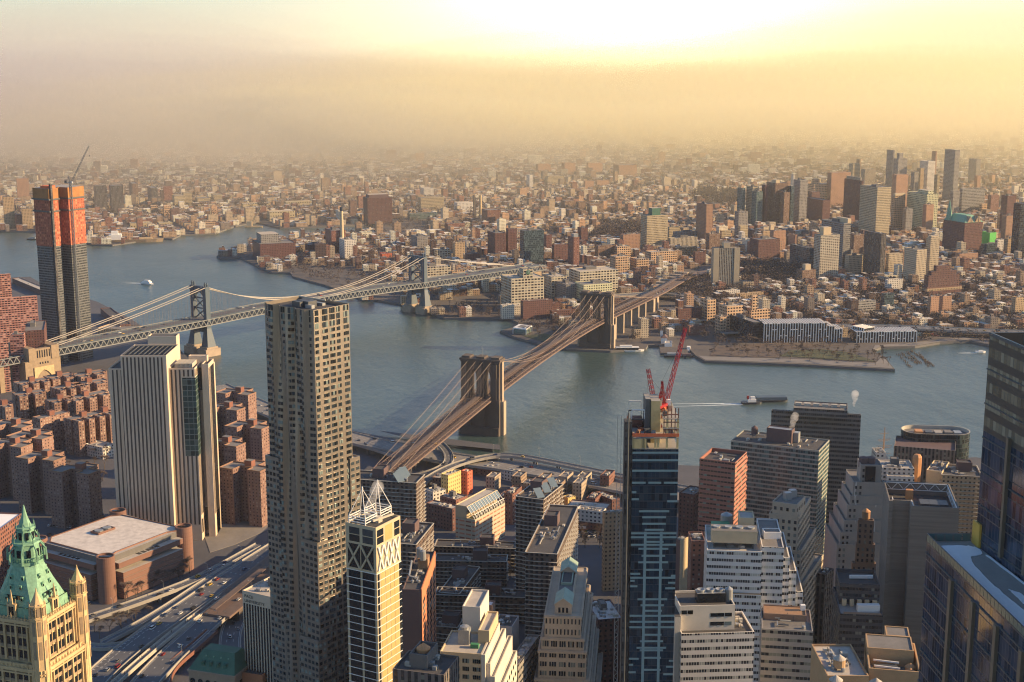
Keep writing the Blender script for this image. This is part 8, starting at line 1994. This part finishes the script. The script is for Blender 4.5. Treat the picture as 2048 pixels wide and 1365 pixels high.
boat('dark_boat', 'small dark boat left of the netted tower', 68, 480, 0.0, 30, 8, 'hull', ((-.3, .1, .3, 2.4, 6, 'galv'),), 0)
c = P(508, 455, -3); r = thing('floating_crane', 'pale floating crane in the yard basin', 'crane', c); b = MB(); b.box(c, 40, 18, -4, 0, 0); b.build('pontoon', M['terra'], r); b = MB(); lattice_beam(b, (c[0]-8, c[1], 0), (c[0]+18, c[1], 46), 3.5, 5, .6); b.build('jib', M['creamst'], r); b = MB(); b.box((c[0]-10, c[1]), 12, 10, 0, 11, 0); b.build('engine_house', M['creamst'], r)
c = P(1765, 935, -3); r = thing('tall_ship', 'old sailing ship whose bare masts rise behind the limestone tower', 'ship', c); tr = lambda x, y: (c[0]+x*.3-y, c[1]+x+y*.3)
b = MB(); hull(b, tr, 60, 10, -3.5, 2); b.build('hull', M['hull'], r)
for x, h_ in ((-16, 34), (0, 38), (15, 33)):
    b = MB(); q = tr(x, 0); b.tube((*q, 0), (*q, h_), .35, .15, n=5); b.build('mast', M['wood'], r)
    for z, w_ in ((.45, 8), (.65, 6.4), (.83, 4.6)): b = MB(); b.tube((q[0]-w_, q[1]-1, h_*z), (q[0]+w_, q[1]+1, h_*z), .16, n=4); b.build('yard', M['wood'], r)
# old pilings by the pier park
pl = MB()
for x0, y0, x1, y1, n_ in ((1795,708,1822,736,60), (1800,706,1838,730,70), (1812,704,1842,728,80), (1822,702,1868,734,110), (1838,708,1858,734,70)):
    for i in range(n_):
        t = CR.random(); p = P(x0+(x1-x0)*t+CR.uniform(-3, 3), y0+(y1-y0)*t+CR.uniform(-1, 1), -3); pl.tube((p[0], p[1], -5), (p[0]+CR.uniform(-.2, .2), p[1], -3+CR.uniform(.6, 2.6)), .3, n=5)
tag(pl.build('pilings', M['bark']), kind='stuff')
# ------------------------------------------------------------------ people on the footway of the approach: too small to show more than a dark upright figure
PM = MB(); 
PM.lathe((0, 0), [(.10, .0), (.17, .45), (.20, .85), (.24, 1.15), (.26, 1.4), (.12, 1.5), (.10, 1.55), (.12, 1.62), (.10, 1.75), (.02, 1.78)], 8); 
for s in (-1, 1): PM.tube((0, s*.27, 1.38), (.08, s*.30, .85), .07, .05, n=5)
M['coat'] = palette('dark_coat', [(.03, .03, .04), (.06, .045, .04), (.12, .1, .09), (.05, .06, .09), (.2, .05, .04)], .9); pmesh = PM.mesh('person', [M['coat']], smooth=True)
sp = along(ROADS[2][0], 1.5)
for i in range(46):
    p, a = CR.choice(sp); x = CR.uniform(-1.5, 1.5); o = bpy.data.objects.new('person', pmesh); COL.objects.link(o); o.location = (p[0]+math.sin(a)*x, p[1]-math.cos(a)*x, p[2]+.03); o.rotation_euler = (0, 0, a+CR.choice((0, math.pi))); k = CR.uniform(.95, 1.08); o.scale = (k, k, k); tag(o, 'person in a dark coat walking on the footway between the carriageways', 'person', 'walkers on the footway')
# ------------------------------------------------------------------ steam
def steam(px, py, D, s, n, lean):
    p = at(px, py, D); q = random.Random(px); b = bpy.data.meshes.new('steam_plume'); import bmesh
    bm = bmesh.new()
    for i in range(n):
        t = i/n; mt = Matrix.Translation((p[0]+lean*t*s*3+q.uniform(-.5, .5)*s*t, p[1]+q.uniform(-.4, .4)*s, p[2]+t*s*4.2)) @ Matrix.Scale(s*(.35+.75*t)*q.uniform(.8, 1.2), 4)
        bmesh.ops.create_icosphere(bm, subdivisions=2, radius=1, matrix=mt)
    for v_ in bm.verts: v_.co += Vector((q.uniform(-1, 1), q.uniform(-1, 1), q.uniform(-1, 1)))*s*.10
    bm.to_mesh(b); bm.free(); o = bpy.data.objects.new('steam_plume', b); COL.objects.link(o)
    mt = bpy.data.materials.new('steam'); mt.use_nodes = True; t = mt.node_tree; t.nodes.clear(); u = t.nodes.new('ShaderNodeOutputMaterial'); v = t.nodes.new('ShaderNodeVolumePrincipled'); v.inputs['Color'].default_value = (1, .98, .95, 1); v.inputs['Density'].default_value = .30/s; t.links.new(v.outputs[0], u.inputs['Volume']); b.materials.append(mt); tag(o, kind='stuff')
steam(732, 1022, 630, 3.0, 9, .7); steam(1581, 862, 1080, 3.2, 9, .3); steam(1708, 812, 1160, 3.0, 6, .2)
# painted hatching along the inner edge of the upper carriageway
b = MB(); pts_, w_, _ = ROADS[0]
for i, (p, a) in enumerate(along(pts_, 5.0)):
    if 3 < i < 27:
        c_, s_ = math.cos(a), math.sin(a); f = lambda l, x: (p[0]+c_*l+s_*x, p[1]+s_*l-c_*x, p[2]+.046)
        x0, x1 = -w_/2+1.9, -w_/2+1.9+max(1.2, 5.2-.13*i); b.face([f(0, x0), f(.7, x0), f(2.6, x1), f(1.9, x1)])
        b.face([f(-2.5, x1-.12), f(2.5, x1-.12), f(2.5, x1+.12), f(-2.5, x1+.12)])
tag(b.build('road_hatching', M['line']), kind='structure')
# ------------------------------------------------------------------ air
def volume(name, foot, z0, z1, col, dens, g_, kind='stuff', absorb=None):
    m_ = MB(); m_.prism(foot, z0, z1, 0, 0, bottom=True)
    mt = bpy.data.materials.new(name); mt.use_nodes = True; t = mt.node_tree; t.nodes.clear()
    o = t.nodes.new('ShaderNodeOutputMaterial'); v = t.nodes.new('ShaderNodeVolumePrincipled')
    v.inputs['Color'].default_value = (*col, 1); v.inputs['Density'].default_value = dens; v.inputs['Anisotropy'].default_value = g_
    t.links.new(v.outputs[0], o.inputs['Volume'])
    return tag(m_.build(name, mt), kind=kind)
HAZE_D = 0.022/1000
volume('haze', [(-12000, -900), (12000, -900), (12000, 15000), (-12000, 15000)], -7.5, 900, (.92, .93, 1.0), HAZE_D, .3)
FOG_D = 1.0/1000
def cloud(name, x0, x1, y0, y1, nx, ny, top, front, col, dens, g_, seed=3, taper=0, roll=110):
    # one closed lump: rolling top and ragged front
    from mathutils import noise
    V_ = []; F_ = []
    for lay in (0, 1):
        for j in range(ny+1):
            for i in range(nx+1):
                x = x0+(x1-x0)*i/nx; y = y0+(y1-y0)*(j/ny)**1.6
                k = noise.fractal(Vector((x*.0007+seed, y*.0007, seed*1.7)), 1.0, 2.0, 4)
                if j == 0 or lay == 1: pass
                edge = min(1.0, j/3); tq = min(1.0, ((1-i/nx) if taper > 0 else i/nx)/abs(taper)) if taper else 1.0; tp = tq*tq*(3-2*tq)
                f = front*noise.fractal(Vector((x*.0011+seed*2, seed, 0)), 1.0, 2.0, 4) if j < 3 else 0
                V_.append((x, y+f*(1-edge), -6.9 if lay == 0 else max(2.0, (top+roll*k)*(.12+.88*edge)*tp)))
    n = (nx+1)*(ny+1); id_ = lambda i, j, l: l*n+j*(nx+1)+i
    for j in range(ny):
        for i in range(nx):
            F_.append((id_(i, j, 1), id_(i+1, j, 1), id_(i+1, j+1, 1), id_(i, j+1, 1))); F_.append((id_(i, j+1, 0), id_(i+1, j+1, 0), id_(i+1, j, 0), id_(i, j, 0)))
    for i in range(nx):
        F_.append((id_(i, 0, 0), id_(i+1, 0, 0), id_(i+1, 0, 1), id_(i, 0, 1))); F_.append((id_(i+1, ny, 0), id_(i, ny, 0), id_(i, ny, 1), id_(i+1, ny, 1)))
    for j in range(ny):
        F_.append((id_(0, j+1, 0), id_(0, j, 0), id_(0, j, 1), id_(0, j+1, 1))); F_.append((id_(nx, j, 0), id_(nx, j+1, 0), id_(nx, j+1, 1), id_(nx, j, 1)))
    me = bpy.data.meshes.new(name); me.from_pydata(V_, [], F_); o = bpy.data.objects.new(name, me); COL.objects.link(o)
    mt = bpy.data.materials.new(name); mt.use_nodes = True; t = mt.node_tree; t.nodes.clear()
    q = t.nodes.new('ShaderNodeOutputMaterial'); v = t.nodes.new('ShaderNodeVolumePrincipled')
    v.inputs['Color'].default_value = (*col, 1); v.inputs['Density'].default_value = dens; v.inputs['Anisotropy'].default_value = g_
    t.links.new(v.outputs[0], q.inputs['Volume']); me.materials.append(mt); return tag(o, kind='stuff')
FC, FM, FG = (1.0, .925, .66), (1.0, .89, .53), (.74, .70, .68)
cloud('fog_bank', -11900, 11900, 5500, 14900, 70, 16, 150, 700, FC, .8/1000, .1)
for k, (tp_, dn, y0_) in enumerate(((215, .22, 4700), (280, .14, 4300), (350, .08, 3700), (420, .055, 3300), (520, .04, 2900), (640, .03, 2900), (780, .022, 2900))):
    cloud('mist', -6800+k*200, 11880-k*12, y0_, 14880-k*12, 64, 12, tp_, 450, FM if k > 1 else FC, dn/1000, .4, 6+k*3, -.46, 60+k*14)
    cloud('grey_mist', -11880+k*12, 1500-k*60, y0_, 14880-k*12, 64, 12, tp_, 450, FG, dn/1000, .3, 9+k*3, .3, 60+k*14)
cloud('grey_cloud', -7500, 700, 4700, 8600, 56, 8, 300, 500, (.62, .58, .60), .9/1000, .2, 5, .55, 190)
